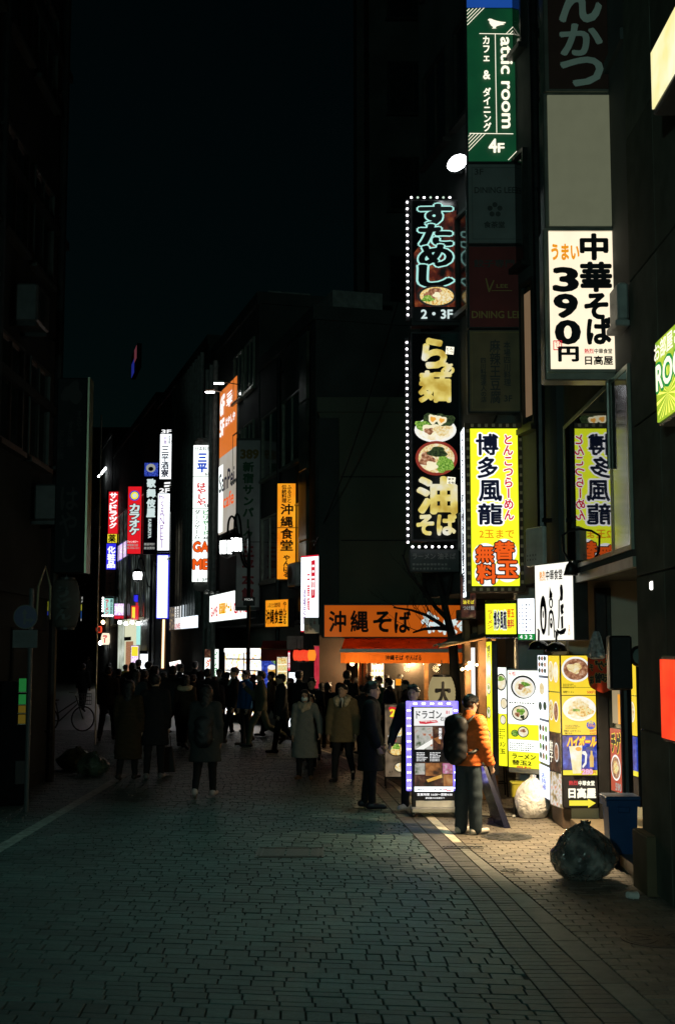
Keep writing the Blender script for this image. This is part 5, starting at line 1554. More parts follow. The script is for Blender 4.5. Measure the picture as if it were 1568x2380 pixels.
# the four posters facing us
DP = 15.93
s = Sign('poster_stack', 'column of yellow noodle posters with black trim facing the street', (1306.5, 1521, 1391, 1879), DP, th=.05, case='black', cat='poster')
s.panel((1309, 1524, 1388, 1598), MATS['yellow_poster']); s.panel((1309, 1599, 1388, 1616), MATS['yellow_poster'], 'caption_panel')
s.panel((1309, 1618, 1388, 1709), MATS['yellow_poster']); s.panel((1309, 1711, 1388, 1790), MATS['blue_print'], 'blue_panel'); s.panel((1309, 1791, 1388, 1802), MATS['ink_yellow'], 'yellow_foot'); s.panel((1309, 1805, 1388, 1876), MATS['print_black'], 'black_panel')
s.bowl((1343, 1556), 34, 30, MATS['food_rim_white'], MATS['food_meat'], [(0, .0, .7, .6, MATS['food_meat']), (-.1, -.1, .5, .4, MATS['food_noodle'])])
s.strokes((1312, 1588, 1352, 1600), MATS['print_black'], 3, 14, hgt=.6); s.text('味噌ラーメン', (1312, 1606, 1337, 1612), K); s.text('500円', (1368, 1606, 1387, 1613), RW)
s.bowl((1348.5, 1648), 39, 29, MATS['food_rim_white'], MATS['food_broth'], [(-.3, .1, .4, .4, MATS['food_noodle']), (.3, .2, .5, .45, MATS['food_stir']), (-.2, .1, .22, .12, MATS['food_green']), (.1, -.4, .16, .08, MATS['food_nori']), (.0, -.3, .5, .35, MATS['food_noodle'])])
s.disc((1375, 1686), 10.5, 10, MATS['ink_blue'], 'price_badge'); s.text('野菜', (1369, 1677, 1381, 1683), MATS['ink_yellow'], off=.03); s.text('350g', (1367, 1684, 1383, 1691), MATS['ink_orange'], off=.03)
s.strokes((1315, 1684, 1350, 1694), MATS['print_black'], 3, 14); s.text('野菜たっぷりタンメン', (1312, 1697, 1351, 1702), K); s.text('麺少なめ', (1314, 1703, 1330, 1707), K); s.text('500円', (1371, 1697, 1387, 1702), RW); s.text('470円', (1371, 1703, 1387, 1708), RW)
s.text('ハイボール', (1318, 1713, 1384, 1735), MATS['ink_yellow'], off=.05, out=(MATS['ink_vermilion'], .11), slant=.15)
mug = s.flat([(1322, 1735), (1353, 1733), (1351, 1765), (1349, 1797), (1330, 1798), (1326, 1765)], MATS['glass_print'], 'mug_picture')
s.flat([(1353, 1746), (1360, 1746), (1364, 1754), (1362, 1775), (1353, 1786), (1352, 1780), (1358, 1772), (1359, 1756), (1352, 1752)], MATS['food_rim_white'], 'mug_handle_picture', mug)
s.disc((1344, 1741), 7, 5, MATS['food_yolk'], 'lemon_picture', parent=mug)
s.flat([(1372, 1745), (1376, 1745), (1376.5, 1754), (1379, 1760), (1378.5, 1783), (1369.5, 1783), (1369, 1760), (1371.5, 1754)], MATS['beer_print'], 'bottle_picture')
s.disc((1371, 1739), 8, 4, MATS['sign_blue_dim'], 'label_picture')
s.text('280', (1351, 1788, 1375, 1799), MATS['ink_pinkish'], off=.06, out=(MATS['ink_red'], .1)); s.text('円', (1376, 1791, 1383, 1799), RW)
s.text('熱烈', (1320, 1814, 1340, 1824), RW, off=.03); s.text('中華食堂', (1342, 1814, 1379, 1825), MATS['ink_cream'], off=.03); s.text('日高屋', (1319, 1831, 1381, 1853), MATS['ink_cream'], off=.05)
s.flat([(1319.5, 1859), (1363, 1859), (1363, 1855), (1381, 1865), (1363, 1876), (1363, 1871), (1319.5, 1871)], MATS['ink_yellow'], 'arrow')
# doorway beyond: dark jamb, beige inner wall, red poster
o = root('door_jamb', 'dark door jamb right of the poster column', 'door', (at(1392, 1880, DP).x, DP, .13))
MB().bev(0, .14, 0, .12, 0, 2.8, .01).build('post', MATS['black'], o)
MB().bev(.14, .2, .02, .1, 0, 2.8, .008).build('trim', MATS['frame_dark'], o)
s = Sign('red_noodle_poster', 'tall red hot noodle poster inside the entrance', (1421, 1690, 1449, 1838), 15.6, 15.2, th=.04, case='black', cat='poster', vr=1842)
E('poster_red', (.75, .05, .02), .6, lamp=True)  # glow of the paper poster is put into its colour
s.panel((1422, 1692, 1448, 1836), MATS['poster_red']); s.text('チゲ', (1425, 1702, 1446, 1745), K, off=.06, out=(MATS['ink_yellow'], .1)); s.bowl((1435, 1781), 11, 30, MATS['food_rim_white'], MATS['food_meat'], [(0, 0, .5, .5, MATS['food_stir'])]); s.text('590', (1434, 1816, 1447, 1832), MATS['ink_pale'], off=.04)
s = Sign('cream_wall_panel', 'cream painted wall panel above the red noodle poster', (1424, 1520, 1446, 1682), 15.65, 15.3, th=.04, case='wall_pale', cat='panel', vr=1685)
E('cream_wall_glow', (.62, .48, .28), .5, lamp=False)  # the wall's brightness is a glow put into its colour
s.panel((1425, 1521, 1445, 1680), MATS['cream_wall_glow']); s.panel((1440, 1612, 1445, 1680), MATS['ink_orange'], 'orange_strip', pr=.01)
s = Sign('poster_reflection', 'painted reflection of the yellow and blue posters right of the black pole', (1471, 1521, 1485, 1872), 14.2, 14.0, th=.04, case='black', cat='poster', vr=1876)
s.panel((1472, 1540, 1484, 1616), MATS['yellow_poster']); s.panel((1472, 1618, 1484, 1709), MATS['yellow_poster']); s.panel((1472, 1712, 1484, 1790), MATS['blue_print'], 'blue_panel'); s.panel((1472, 1791, 1484, 1802), MATS['ink_yellow'], 'yellow_foot')  # reflection of the entrance posters, painted as glowing panels
s.bowl((1476, 1655), 6, 24, MATS['food_rim_white'], MATS['food_noodle'])
# red scalloped banner
M('banner_red', (.62, .05, .012), .8, var=.15)
p = at(1365, 1611, 15.0)
o = root('red_banner', 'red scalloped cloth banner with black lettering hanging over the entrance', 'banner', p)
sc = 15.0 / FPX
m = MB(); n = 24
Wb, Hb = 69 * sc, 88 * sc
top = []; bot = []
for k in range(n + 1):
    a = k / n
    b = abs(a * 2 - 1)
    zb = (.5 * Hb) * (1 - math.sqrt(max(0, 1 - (b * 1.0) ** 2.6))) * .75 + .02 * abs(math.sin(a * PI * 2))
    x = Wb * (.5 + (a - .5) * .98)
    xb = Wb * (.5 + (a - .5) * (.98))
    y = .012 * math.sin(a * 9)
    top.append((x, y, Hb)); bot.append((xb, y, zb))
for k in range(n):
    m.quad(bot[k], bot[k + 1], top[k + 1], top[k])
m.build('cloth', MATS['banner_red'], o)
for ch, (a, b, c, d_) in (('チ', (1405, 1534, 1426, 1559)), ('ゲ', (1382, 1537, 1404, 1559)), ('味', (1403, 1565, 1424, 1587)), ('噌', (1382, 1565, 1402, 1587)), ('チ', (1368, 1545, 1378, 1560)), ('味', (1369, 1571, 1378, 1592))):
    for mt, off, yy in ((MATS['ink_gold'], .08, -.018), (K, .03, -.022)):
        v, f = fit(ch, (a - 1365) * sc, (1611 - d_) * sc, (c - 1365) * sc, (1611 - b) * sc, off, mirror=True)
        MB().add([(q[0], yy + q[2], q[1]) for q in v], f).build('lettering', mt, o)
MB().tube([(-.03, .01, Hb), (Wb + .03, .01, Hb)], .008, 6).build('rod', MATS['steel'], o)
M('poly_film', (.28, .30, .32), .15, var=.6, scale=20, spec=.8)
m = MB()
o2 = root('plastic_bag', 'crumpled clear plastic bag hanging above the red banner', 'bag', at(1385, 1530, 14.9))
m.lathe([(.02, .30), (.05, .24), (.09, .1), (.1, .02), (.07, 0)], n=12, sy=.4)
for i, v in enumerate(m.v): m.v[i] = (v[0] + .02 * math.sin(i * 2.1), v[1] + .015 * math.cos(i * 1.7), v[2] + .012 * math.sin(i))
m.build('film', MATS['poly_film'], o2)
# black pole with round mirror
p = ground(1460, 1925)
o = root('black_pole', 'thick black pole carrying a hooded round mirror in the entrance', 'pole', (p.x * 13.9 / p.y, 13.9, .12))
MB().tube([(0, 0, 0), (0, 0, 2.2)], .062, 12).build('shaft', MATS['black'], o)
MB().bev(-.18, .06, -.1, .1, 1.62, 2.2, .02).build('cover', MATS['black'], o)
for v in o.children[-1].data.vertices: v.co.z -= max(0, -v.co.x) * .2 - .0
mo = MB().lathe([(.01, -.06), (.08, -.05), (.1, 0), (.09, .05), (.02, .06)], (.13, -.08, 1.98), 20, 'y', 1, 1.15).build('mirror_hood', MATS['black'], o, True)
MB().lathe([(.075, -.15), (.07, -.148), (.001, -.146)], (.13, 0, 1.98), 18, 'y', 1, 1.15).build('mirror', MATS['glass_lit'], o)
# posts with dark glass and blue vinyl
M('vinyl_blue', (.01, .03, .16), .12, var=.6, scale=7, spec=.7)
M('vinyl_grey', (.10, .12, .16), .15, var=.8, scale=6, spec=.6)
s = Sign('glass_notice_case', 'dark glass notice case reflecting the street, right of the pole', (1487, 1528, 1529, 1690), 12.4, 12.0, th=.06, case='frame_dark', cat='notice case', vr=1693)
s.panel((1489, 1532, 1527, 1688), MATS['vinyl_grey'], 'glass_panel')
o = root('vinyl_cover', 'blue crumpled vinyl cover hanging below the glass notice case', 'sheet', at(1487, 1860, 12.4))
m = MB(); nx, nz = 8, 14
pts = [(.02 + i * .022, -.03 + .02 * math.sin(i * 1.9 + j) , j * .052) for j in range(nz + 1) for i in range(nx + 1)]
m.add(pts, [(j * (nx + 1) + i, j * (nx + 1) + i + 1, (j + 1) * (nx + 1) + i + 1, (j + 1) * (nx + 1) + i) for j in range(nz) for i in range(nx)])
m.build('film', MATS['vinyl_blue'], o)
# small wall light
p = at(1518, 1361, 11.55)
o = root('wall_light', 'tiny white wall light on the near stone facade', 'lamp', p)
MB().bev(-.03, .03, -.05, .05, -.04, .04, .01).build('glass', MATS['lit_white'], o)
MB().bev(.03, .06, -.04, .04, -.05, .05, .008).build('back_plate', MATS['case_grey'], o)
# two dome lamps under the white sign
for k, (u, v) in enumerate(((1251, 1506), (1292, 1510))):
    p = at(u, v, 15.15 - k * .1)
    o = root('dome_lamp', ('left' if k == 0 else 'right') + ' black dome lamp under the square white sign', 'lamp', p, 0, 'black dome lamps over the entrance')
    MB().lathe([(.02, .09), (.05, .085), (.1, .05), (.13, -.02), (.125, -.02), (.095, .04), (.02, .07)], n=20).build('shade', MATS['black_gloss'], o, True)
    MB().lathe([(.01, .04), (.045, .02), (.05, -.005), (.01, -.02)], n=14).build('bulb', MATS['lamp_warm'], o, True)
    MB().tube([(0, 0, .085), (.02, .1, .2), (.05, .35, .22)], .012, 6).build('arm', MATS['black'], o)
    l = bpy.data.lights.new('dome_light', 'SPOT'); l.energy = 360; l.color = (1, .74, .42); l.spot_size = math.radians(124); l.spot_blend = .6; l.shadow_soft_size = .05
    lo = bpy.data.objects.new('dome_light', l); link(lo, o); lo.location = (0, -.02, -.035)
    lo.rotation_euler = (math.radians(4), math.radians(4 if k else -4), 0)
p = at(1325, 1325, 14.9)
o = root('spot_arm_lamp', 'black spot lamp on a bent pipe in front of the square white sign', 'lamp', p)
MB().lathe([(.015, .1), (.05, .06), (.085, -.06), (.08, -.06)], n=16, axis='z').build('shade', MATS['black'], o, True)
MB().tube([(0, 0, .08), (-.08, 0, .22), (-.09, 0, .4), (.0, .02, .46), (.36, .1, .52), (.38, .3, .5)], .014, 6).build('arm', MATS['black'], o)
# ================================================================== things standing in the street
# LED edged board
DL = ground(1005, 1897).y
s = Sign('led_board', 'standing menu board framed in violet LEDs beside the man in orange', (943, 1627, 1066, 1897), DL, th=.1, back=False)
R_ = s.root
X, Z = s.x, s.z
MB().bev(X(957), X(1060), .0, .09, Z(1888), Z(1640), .012).build('case', MATS['black'], R_)
s.panel((963, 1645, 1053, 1687), MATS['print_white_lit'], 'header_panel')
s.panel((963, 1688, 1053, 1743), MATS['dark_poster'], 'picture_panel'); s.panel((963, 1744, 1053, 1771), MATS['print_black'], 'menu_panel')
s.panel((963, 1772, 1053, 1828), MATS['dark_poster'], 'picture_panel'); s.panel((963, 1829, 1053, 1840), MATS['lit_cool'], 'route_panel'); s.panel((963, 1841, 1053, 1858), MATS['print_black'], 'hours_panel')
s.k += 2
s.text('ドラゴン', (968, 1651, 1027, 1670), K, off=.02); s.text('石焼', (1024, 1666, 1043, 1676), K, off=.01); s.text('B1', (1038, 1652, 1045, 1659), RW)
s.flat([(974, 1676), (1015, 1674), (1019, 1679), (990, 1683), (976, 1682)], RW, 'red_stroke'); s.text('Dragon Seki', (978, 1675, 1014, 1679), MATS['print_white_lit'])
E('veg_print', (.8, .8, .7), .55, ramp=[(.3, (.10, .16, .07)), (.45, (.75, .75, .66)), (.58, (.9, .88, .8)), (.68, (.75, .2, .05))], scale=13)
E('room_print', (.6, .25, .08), .55, ramp=[(.3, (.06, .02, .01)), (.5, (.6, .22, .06)), (.7, (.95, .5, .18))], scale=8)
E('flower_print', (.8, .3, .5), .6, ramp=[(.3, (.3, .3, .1)), (.5, (.8, .2, .45)), (.7, (.95, .7, .8))], scale=22)
s.flat([(964, 1689), (1006, 1689), (1006, 1742), (964, 1742)], MATS['veg_print'], 'vegetable_picture'); s.flat([(965, 1742), (1005, 1718), (1006, 1728), (985, 1742)], MATS['food_rim_white'], 'plate_picture')
s.flat([(1008, 1717), (1024, 1710), (1024, 1730), (1016, 1727)], MATS['room_print'], 'table_picture'); s.text('飛騨石焼', (1020, 1692, 1027, 1718), WH, vert=True)
for u0 in (968, 999): s.strokes((u0, 1747, u0 + 26, 1769), WH, 6, 8, hgt=.55)
s.flat([(964, 1774), (987, 1774), (987, 1800), (964, 1800)], MATS['veg_print'], 'dish_picture'); s.flat([(989, 1774), (1026, 1774), (1026, 1803), (989, 1803)], MATS['room_print'], 'room_picture'); s.flat([(1028, 1774), (1052, 1774), (1052, 1798), (1028, 1798)], MATS['flower_print'], 'flower_picture'); s.flat([(1030, 1800), (1052, 1800), (1052, 1827), (1030, 1827)], MATS['room_print'], 'drink_picture'); s.flat([(990, 1812), (1026, 1800), (1027, 1807), (994, 1818)], MATS['beer_print'], 'table_picture')
s.text('階段を下りた、地下1階', (970, 1832, 1026, 1837), K); s.flat([(1028, 1833), (1038, 1833), (1038, 1836), (1044, 1836), (1044, 1834), (1048, 1838), (1036, 1838), (1036, 1835), (1028, 1835)], RW, 'route_arrow')
s.text('営業時間 16:00～翌朝4:00', (969, 1843, 1050, 1849), WH, off=.02); s.text('宴会最大50名様まで', (988, 1852, 1032, 1856), WH)
MB().box(X(966), X(1055), -.015, .02, Z(1886), Z(1861)).build('lower_panel', MATS['case_white'], R_)
foot = MB().bev(X(955), X(1062), -.16, .3, .06, .12, .01).build('foot', MATS['case_grey'], R_)
for xx in (960, 1056):
    for yy in (-.1, .24): MB().lathe([(.035, -.015), (.035, .015)], (X(xx), yy, .035), 12, 'x').build('castor', MATS['black'], foot)
# LED strips
M('led_tube', (.25, .22, .6), .2, var=.2)
vb = (X(944), X(956), X(1053), X(1066))
strips = [(vb[0], vb[1], Z(1838), Z(1629)), (vb[2], vb[3], Z(1838), Z(1629)), (vb[1], vb[2], Z(1642), Z(1629))]
for (a, b, c, d_) in strips: MB().bev(a, b, -.05, -.012, c, d_, .008).build('led_strip', MATS['violet_led'], R_)
lm = MB().box(-.009, .009, -.004, .004, -.009, .009).mesh('led', MATS['violet_led_hot'])
for k in range(11):
    for u in (947.5, 953): inst('led', lm, R_, (X(u), -.054, Z(1651 + k * 18)))
    for u in (1057, 1062.5): inst('led', lm, R_, (X(u), -.054, Z(1651 + k * 18)))
for k in range(5):
    for du in (0, 5): inst('led', lm, R_, (X(963 + k * 19.5 + du), -.054, Z(1635)))
# black leaning A-board seen from its edge
p = ground(1166, 1918)
o = root('sandwich_board', 'black folding sandwich board seen edge on beside the man in orange', 'sandwich board', (p.x, p.y, 0), math.radians(8))
M('board_edge', (.01, .012, .03), .2, spec=.7)
for (x0, x1, y) in ((-.21, .0, -.26), (-.13, .09, .26)):
    m = MB()
    for a, b in ((-.02, .02),):
        m.add([(x0 + a, 0, .72), (x0 + b, 0, .72), (x1 + b + .02, y, 0), (x1 + a - .02, y, 0), (x0 + a, .5, .72), (x0 + b, .5, .72), (x1 + b + .02, y + .5, 0), (x1 + a - .02, y + .5, 0)],
              [(0, 3, 2, 1), (4, 5, 6, 7), (0, 1, 5, 4), (1, 2, 6, 5), (2, 3, 7, 6), (3, 0, 4, 7)])
    m.build('board', MATS['board_edge'], o)
MB().tube([(-.21, .02, .73), (-.13, .5, .73)], .018).build('hinge', MATS['dark_metal'], o)
# photo stand
d = ground(915, 1832).y
s = Sign('steak_stand', 'standing photo menu of sizzling plates behind the man in the black coat', (893, 1635, 948, 1808), d, th=.05, case='black')
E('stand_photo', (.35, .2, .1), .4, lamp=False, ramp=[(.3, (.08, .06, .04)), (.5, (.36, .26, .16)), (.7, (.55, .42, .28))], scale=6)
s.panel((895, 1638, 946, 1805), MATS['stand_photo'])
s.disc((921, 1656), 17, 14, MATS['ink_red'], 'burst_picture', wob=.2); s.text('29', (907, 1649, 932, 1665), MATS['ink_yellow'], off=.06)
s.bowl((925, 1697), 22, 17, MATS['food_rim_black'], MATS['food_stir'], [(0, -.2, .6, .5, MATS['food_noodle'])]); s.text('チーズチキンステーキ', (901, 1709, 931, 1713), WH); s.text('￥888', (903, 1718, 920, 1724), RW)
s.bowl((921, 1742), 22, 16, MATS['food_rim_black'], MATS['food_stir'], [(0, -.4, .4, .4, MATS['food_green'])]); s.bowl((930, 1783), 15, 12, MATS['food_rim_black'], MATS['food_noodle']); s.text('￥7', (903, 1791, 911, 1797), K)
for xx in (.02, s.W - .02):
    MB().tube([(xx, .02, .05), (xx, -.06, -s.root.location.z)], .014, 6).build('leg', MATS['black'], s.root); MB().tube([(xx, .03, .6), (xx, .3, -s.root.location.z)], .014, 6).build('leg', MATS['black'], s.root)
# ---- refuse sacks
def sack(name, label, u, v, w, h, mat, seed, neck=.25, sq=.9, knot=True):
    p = ground(u, v)
    o = root(name, label, 'rubbish bag', (p.x, p.y + w * .35, 0))
    bm = bmesh.new(); bmesh.ops.create_icosphere(bm, subdivisions=6, radius=1)
    for vx in bm.verts:
        c = vx.co.copy()
        a = math.atan2(c.y, c.x)
        n1 = mnoise.noise(c * 1.6 + Vector((seed, 0, 0))); n2 = mnoise.noise(c * 4.5 + Vector((0, seed, 0))); n3 = abs(mnoise.noise(c * 9 + Vector((0, 0, seed))))
        up = max(0, c.z)
        cr = max(0, 1 - abs(mnoise.noise(c * 2.7 + Vector((seed, 3, 1)))) * 5) ** 2 + .6 * max(0, 1 - abs(mnoise.noise(c * 5.5 + Vector((2, seed, 4)))) * 5) ** 2 + .4 * max(0, 1 - abs(mnoise.noise(c * 11 + Vector((2, 5, seed)))) * 4) ** 2
        r = 1 + .10 * n1 + .04 * n2 - .024 * cr
        r *= 1 + .022 * up * math.sin(a * 13 + 4 * n1) * (.4 + up)
        pull = 1 - neck * up ** 2 * (1 - .3 * math.cos(a * 9 + seed))
        z = c.z
        z = z * h / 2 * r
        if z < -h * .40: z = -h * .40 - (-(z) - h * .40) * .15
        fat = 1 + .12 * (1 - abs(c.z)) - .12 * c.z
        vx.co = Vector((c.x * w / 2 * r * pull * fat, c.y * w / 2 * sq * r * pull * fat, z))
    zmin = min(v_.co.z for v_ in bm.verts)
    for v_ in bm.verts: v_.co.z -= zmin
    me = bpy.data.meshes.new('film'); bm.to_mesh(me); bm.free(); me.materials.append(mat)
    me.polygons.foreach_set('use_smooth', [True] * len(me.polygons))
    link(bpy.data.objects.new('film', me), o)
    if not knot: return o
    m = MB(); top = max(v_.co.z for v_ in me.vertices) - .02
    m.lathe([(w * .12, -.035), (w * .06, -.01), (w * .05, .008), (w * .08, .03), (w * .02, .025)], (w * .04, 0, top), 14, 'z', 1, .7)
    for i, q in enumerate(m.v): m.v[i] = (q[0] + .012 * math.sin(i * 2.3), q[1], q[2] + .014 * math.cos(i * 1.7))
    m.build('knot', mat, o, True)
    return o
M('sack_white', (.80, .77, .72), .35, var=.12, scale=4, bump=.35, spec=.5, trans=0.0)
M('sack_grey', (.05, .06, .058), .13, alpha=.92, spec=.7, scale=5, detail=2.5, coat=.8, ramp=[(.3, (.05, .057, .055)), (.5, (.10, .11, .106)), (.6, (.22, .23, .21)), (.7, (.36, .36, .33))])
M('sack_dim', (.07, .085, .055), .3, var=.35, scale=6, bump=.3)
def crinkle(mt, st, sc_):
    n, l = mt.node_tree.nodes, mt.node_tree.links
    tc = n.new('ShaderNodeTexCoord'); nz = n.new('ShaderNodeTexNoise'); nz.inputs['Scale'].default_value = 3.5; nz.inputs['Detail'].default_value = 4
    l.new(tc.outputs['Object'], nz.inputs['Vector'])
    va = n.new('ShaderNodeVectorMath'); va.operation = 'MULTIPLY_ADD'; va.inputs[1].default_value = (.5, .5, .5)
    l.new(nz.outputs['Color'], va.inputs[0]); l.new(tc.outputs['Object'], va.inputs[2])
    vo = n.new('ShaderNodeTexVoronoi'); vo.feature = 'DISTANCE_TO_EDGE'; vo.inputs['Scale'].default_value = sc_
    l.new(va.outputs['Vector'], vo.inputs['Vector'])
    bp = n.new('ShaderNodeBump'); bp.inputs['Strength'].default_value = st; bp.inputs['Distance'].default_value = .03
    l.new(vo.outputs['Distance'], bp.inputs['Height']); l.new(bp.outputs['Normal'], n['Principled BSDF'].inputs['Normal']); l.new(bp.outputs['Normal'], n['Principled BSDF'].inputs['Coat Normal'])
crinkle(MATS['sack_white'], .55, 9); crinkle(MATS['sack_grey'], .9, 8); crinkle(MATS['sack_dim'], .8, 8)
sack('white_rubbish_bag', 'full white rubbish bag at the foot of the lit menu column', 1240, 1904, .42, .56, MATS['sack_white'], 3.1, .10, .9, True)
gb = sack('grey_rubbish_bag', 'bulging translucent grey rubbish bag in front of the blue bin', 1366, 2052, .56, .56, MATS['sack_grey'], 8.7, .16, .85, True)
sack('left_rubbish_bag', 'dim rubbish bag with a tied top on the left of the street', 212, 1803, .5, .42, MATS['sack_dim'], 1.7)
sack('dark_rubbish_bag', 'dark low rubbish bag behind the tied one on the left', 172, 1790, .62, .42, MATS['sack_dim'], 5.2)
rc = random.Random(5)
MC = [M('waste_white', (.62, .62, .57), .7), M('waste_dark', (.05, .05, .045), .6), M('waste_brown', (.22, .16, .09), .7), M('waste_grey', (.25, .27, .26), .5), M('waste_red', (.3, .06, .03), .5)]
for k in range(34):
    bm = bmesh.new(); bmesh.ops.create_icosphere(bm, subdivisions=2, radius=1)
    q = rc.uniform(0, 2 * PI); rr = rc.uniform(.06, .19); zz = rc.uniform(.06, .42); f_ = 1 - .5 * abs(zz - .22) / .25
    sx, sy, sz = (rc.uniform(.05, .1) for _ in range(3))
    for v_ in bm.verts:
        n_ = 1 + .35 * mnoise.noise(v_.co * 1.9 + Vector((k, 0, 0)))
        v_.co = Vector((v_.co.x * sx * n_ + math.cos(q) * rr * f_, v_.co.y * sy * n_ + math.sin(q) * rr * f_ * .8, max(.02, v_.co.z * sz * n_ + zz)))
    me = bpy.data.meshes.new('waste'); bm.to_mesh(me); bm.free(); me.materials.append(MC[rc.choice((0, 0, 1, 1, 2, 3, 3, 4))])
    link(bpy.data.objects.new('waste', me), gb)
# ---- blue bin
M('bin_blue', (.004, .045, .15), .4, var=.12)
M('bin_rim', (.012, .06, .17), .4)
p = ground(1450, 2016)
o = root('blue_bin', 'tall blue plastic refuse bin on the pavement by the entrance', 'bin', (p.x, p.y + .15, 0))
m = MB()
b0, b1, hb = .125, .15, .66
ring = lambda r, z: [(-r, -r, z), (r, -r, z), (r, r, z), (-r, r, z)]
m.add(ring(b0, 0) + ring(b1, hb) + ring(b1 - .012, hb) + ring(b0 - .01, .03), [(3, 2, 1, 0), (12, 13, 14, 15)] + [(a, (a + 1) % 4, 4 + (a + 1) % 4, 4 + a) for a in range(4)] + [(4 + a, 4 + (a + 1) % 4, 8 + (a + 1) % 4, 8 + a) for a in range(4)] + [(8 + a, 8 + (a + 1) % 4, 12 + (a + 1) % 4, 12 + a) for a in range(4)])
m.build('body', MATS['bin_blue'], o)
MB().box(-.17, .17, -.17, -.15, .6, .66).box(-.17, .17, .15, .17, .6, .66).box(-.17, -.15, -.15, .15, .6, .66).box(.15, .17, -.15, .15, .6, .66).build('rim', MATS['bin_blue'], o)
MB().bev(-.178, .178, -.178, .178, .662, .70, .01).build('lid', MATS['bin_rim'], o)
MB().bev(-.06, .06, -.19, -.165, .54, .6, .008).build('handle', MATS['bin_blue'], o)
# ---- cardboard box at the edge
M('cardboard', (.10, .075, .04), .8, var=.2, scale=4)
p = ground(1560, 2088)
o = root('cardboard_box', 'dark cardboard box at the right edge of the pavement', 'box', (p.x, p.y + .3, 0))
MB().bev(-.2, .5, -.25, .3, 0, .52, .006).build('carton', MATS['cardboard'], o)
MB().box(-.19, .49, -.24, .02, .522, .528).box(-.19, .49, .03, .29, .522, .527).build('flap', MATS['cardboard'], o)
p = ground(1457, 2089)
o = root('litter_cup', 'crushed pale paper cup lying on the pavement', 'litter', (p.x, p.y, .012))
MB().lathe([(.028, 0), (.04, .09)], (0, 0, 0), 12, 'x').build('cup', MATS['case_white'], o); o.rotation_euler = (0, .2, .4); o.location.z = .035
MB().lathe([(.041, .09), (.044, .094), (.041, .098)], (0, 0, 0), 12, 'x').build('rim', MATS['case_white'], o)
# ---- bare street tree
M('bark', (.022, .018, .014), .9, var=.4, scale=9, bump=.6)
p = ground(1055, 1800)
o = root('bare_tree', 'bare street tree with thin twigs in front of the orange soba sign', 'tree', (at(1056, 1600, 20.2).x, 20.2, 0))
def up(u, v, d=20.2): q = at(u, v, d); return (q.x - o.location.x, q.y - 20.2, q.z)
MB().tube([(0, 0, 0), up(1058, 1620), up(1054, 1530), up(1050, 1480), up(1040, 1440), up(1033, 1405)], [.10, .085, .075, .07, .058, .05], 10).build('trunk', MATS['bark'], o, True)
limbs = [[(1033, 1405), (1022, 1370), (1012, 1330), (1002, 1290), (990, 1240), (984, 1190)], [(1048, 1470), (1020, 1448), (990, 1430), (955, 1418), (915, 1412)], [(1033, 1405), (1045, 1360), (1052, 1300), (1060, 1230)], [(1040, 1440), (1010, 1410), (980, 1370), (950, 1330), (935, 1290)], [(1046, 1462), (1015, 1460), (985, 1462), (960, 1470)]]
random.seed(11)
tw = MB()
def grow(pt, dr, ln, r, lvl):
    q = [pt]; c = Vector(pt); d_ = Vector(dr).normalized()
    for _ in range(4):
        d_ = (d_ + Vector((random.uniform(-.25, .25), random.uniform(-.25, .25), random.uniform(-.08, .22)))).normalized()
        c = c + d_ * ln / 4; q.append(tuple(c))
    tw.tube(q, [r, r * .85, r * .7, r * .5, r * .25], 5)
    if lvl > 0:
        for k in (1, 2, 3, 4):
            if random.random() < .8:
                grow(q[k], d_ + Vector((random.uniform(-1, 1), random.uniform(-.8, .8), random.uniform(-.2, .9))), ln * .6, r * .5, lvl - 1)
for L in limbs:
    pts = [up(u, v, 20.2 + random.uniform(-.3, .3)) for u, v in L]
    pts[0] = up(*L[0])
    n = len(pts)
    MB().tube(pts, [.034 * (1 - k / n) + .006 for k in range(n)], 7).build('limb', MATS['bark'], o, True)
    for k in range(1, n):
        a, b = Vector(pts[k - 1]), Vector(pts[k])
        for _ in range(2):
            grow(tuple(a.lerp(b, random.random())), (b - a) + Vector((random.uniform(-.3, .3), random.uniform(-.3, .3), .2)), .5, .007, 1)
tw.build('crown', MATS['bark'], o)
# ---- left side: vending cabinet, pole with signs, lantern, bicycle
p = ground(40, 1835)
o = root('vending_cabinet', 'dark cabinet with green and amber lit slots on the far left', 'cabinet', (at(42, 1700, 18.3).x, 18.3, 0), math.radians(20))
MB().bev(-.25, .12, 0, .6, 0, 1.72, .02).build('body', MATS['black_matt'], o)
E('slot_green', (.03, .42, .08), .25); E('slot_amber', (.45, .30, .015), .16)
for k, (v0, v1) in enumerate(((1577, 1608), (1614, 1637), (1640, 1657), (1661, 1682))):
    z1, z0 = at(0, v0, 18.3).z, at(0, v1, 18.3).z
    MB().box(.0, .1, -.012, .01, z0, z1).build('lit_slot', MATS['slot_green'] if k < 2 else MATS['slot_amber'], o)
    MB().box(-.01, .11, -.02, .01, z0 - .012, z0 - .002).build('slot_lip', MATS['steel'], o)
MB().box(-.02, .11, -.015, .0, .3, .62).build('tray', MATS['black'], o)
M('sign_navy', (.006, .012, .07), .35); M('sign_pale', (.05, .06, .06), .5)
o = root('traffic_sign_pole', 'unlit pole on the left with a round blue direction sign and a plate', 'traffic sign', (at(66, 1700, 17.6).x, 17.6, 0))
MB().tube([(0, 0, 0), (0, 0, 3.0)], .032, 10).build('pole', MATS['sign_pale'], o)
zc = at(56, 1434, 17.6).z
MB().lathe([(.165, -.06), (.165, -.05), (.15, -.048)], (-.06, 0, zc), 32, 'y').build('round_plate', MATS['sign_pale'], o)
MB().lathe([(.15, -.064), (.15, -.062), (.001, -.0615)], (-.06, 0, zc), 32, 'y').build('blue_disc', MATS['sign_navy'], o)
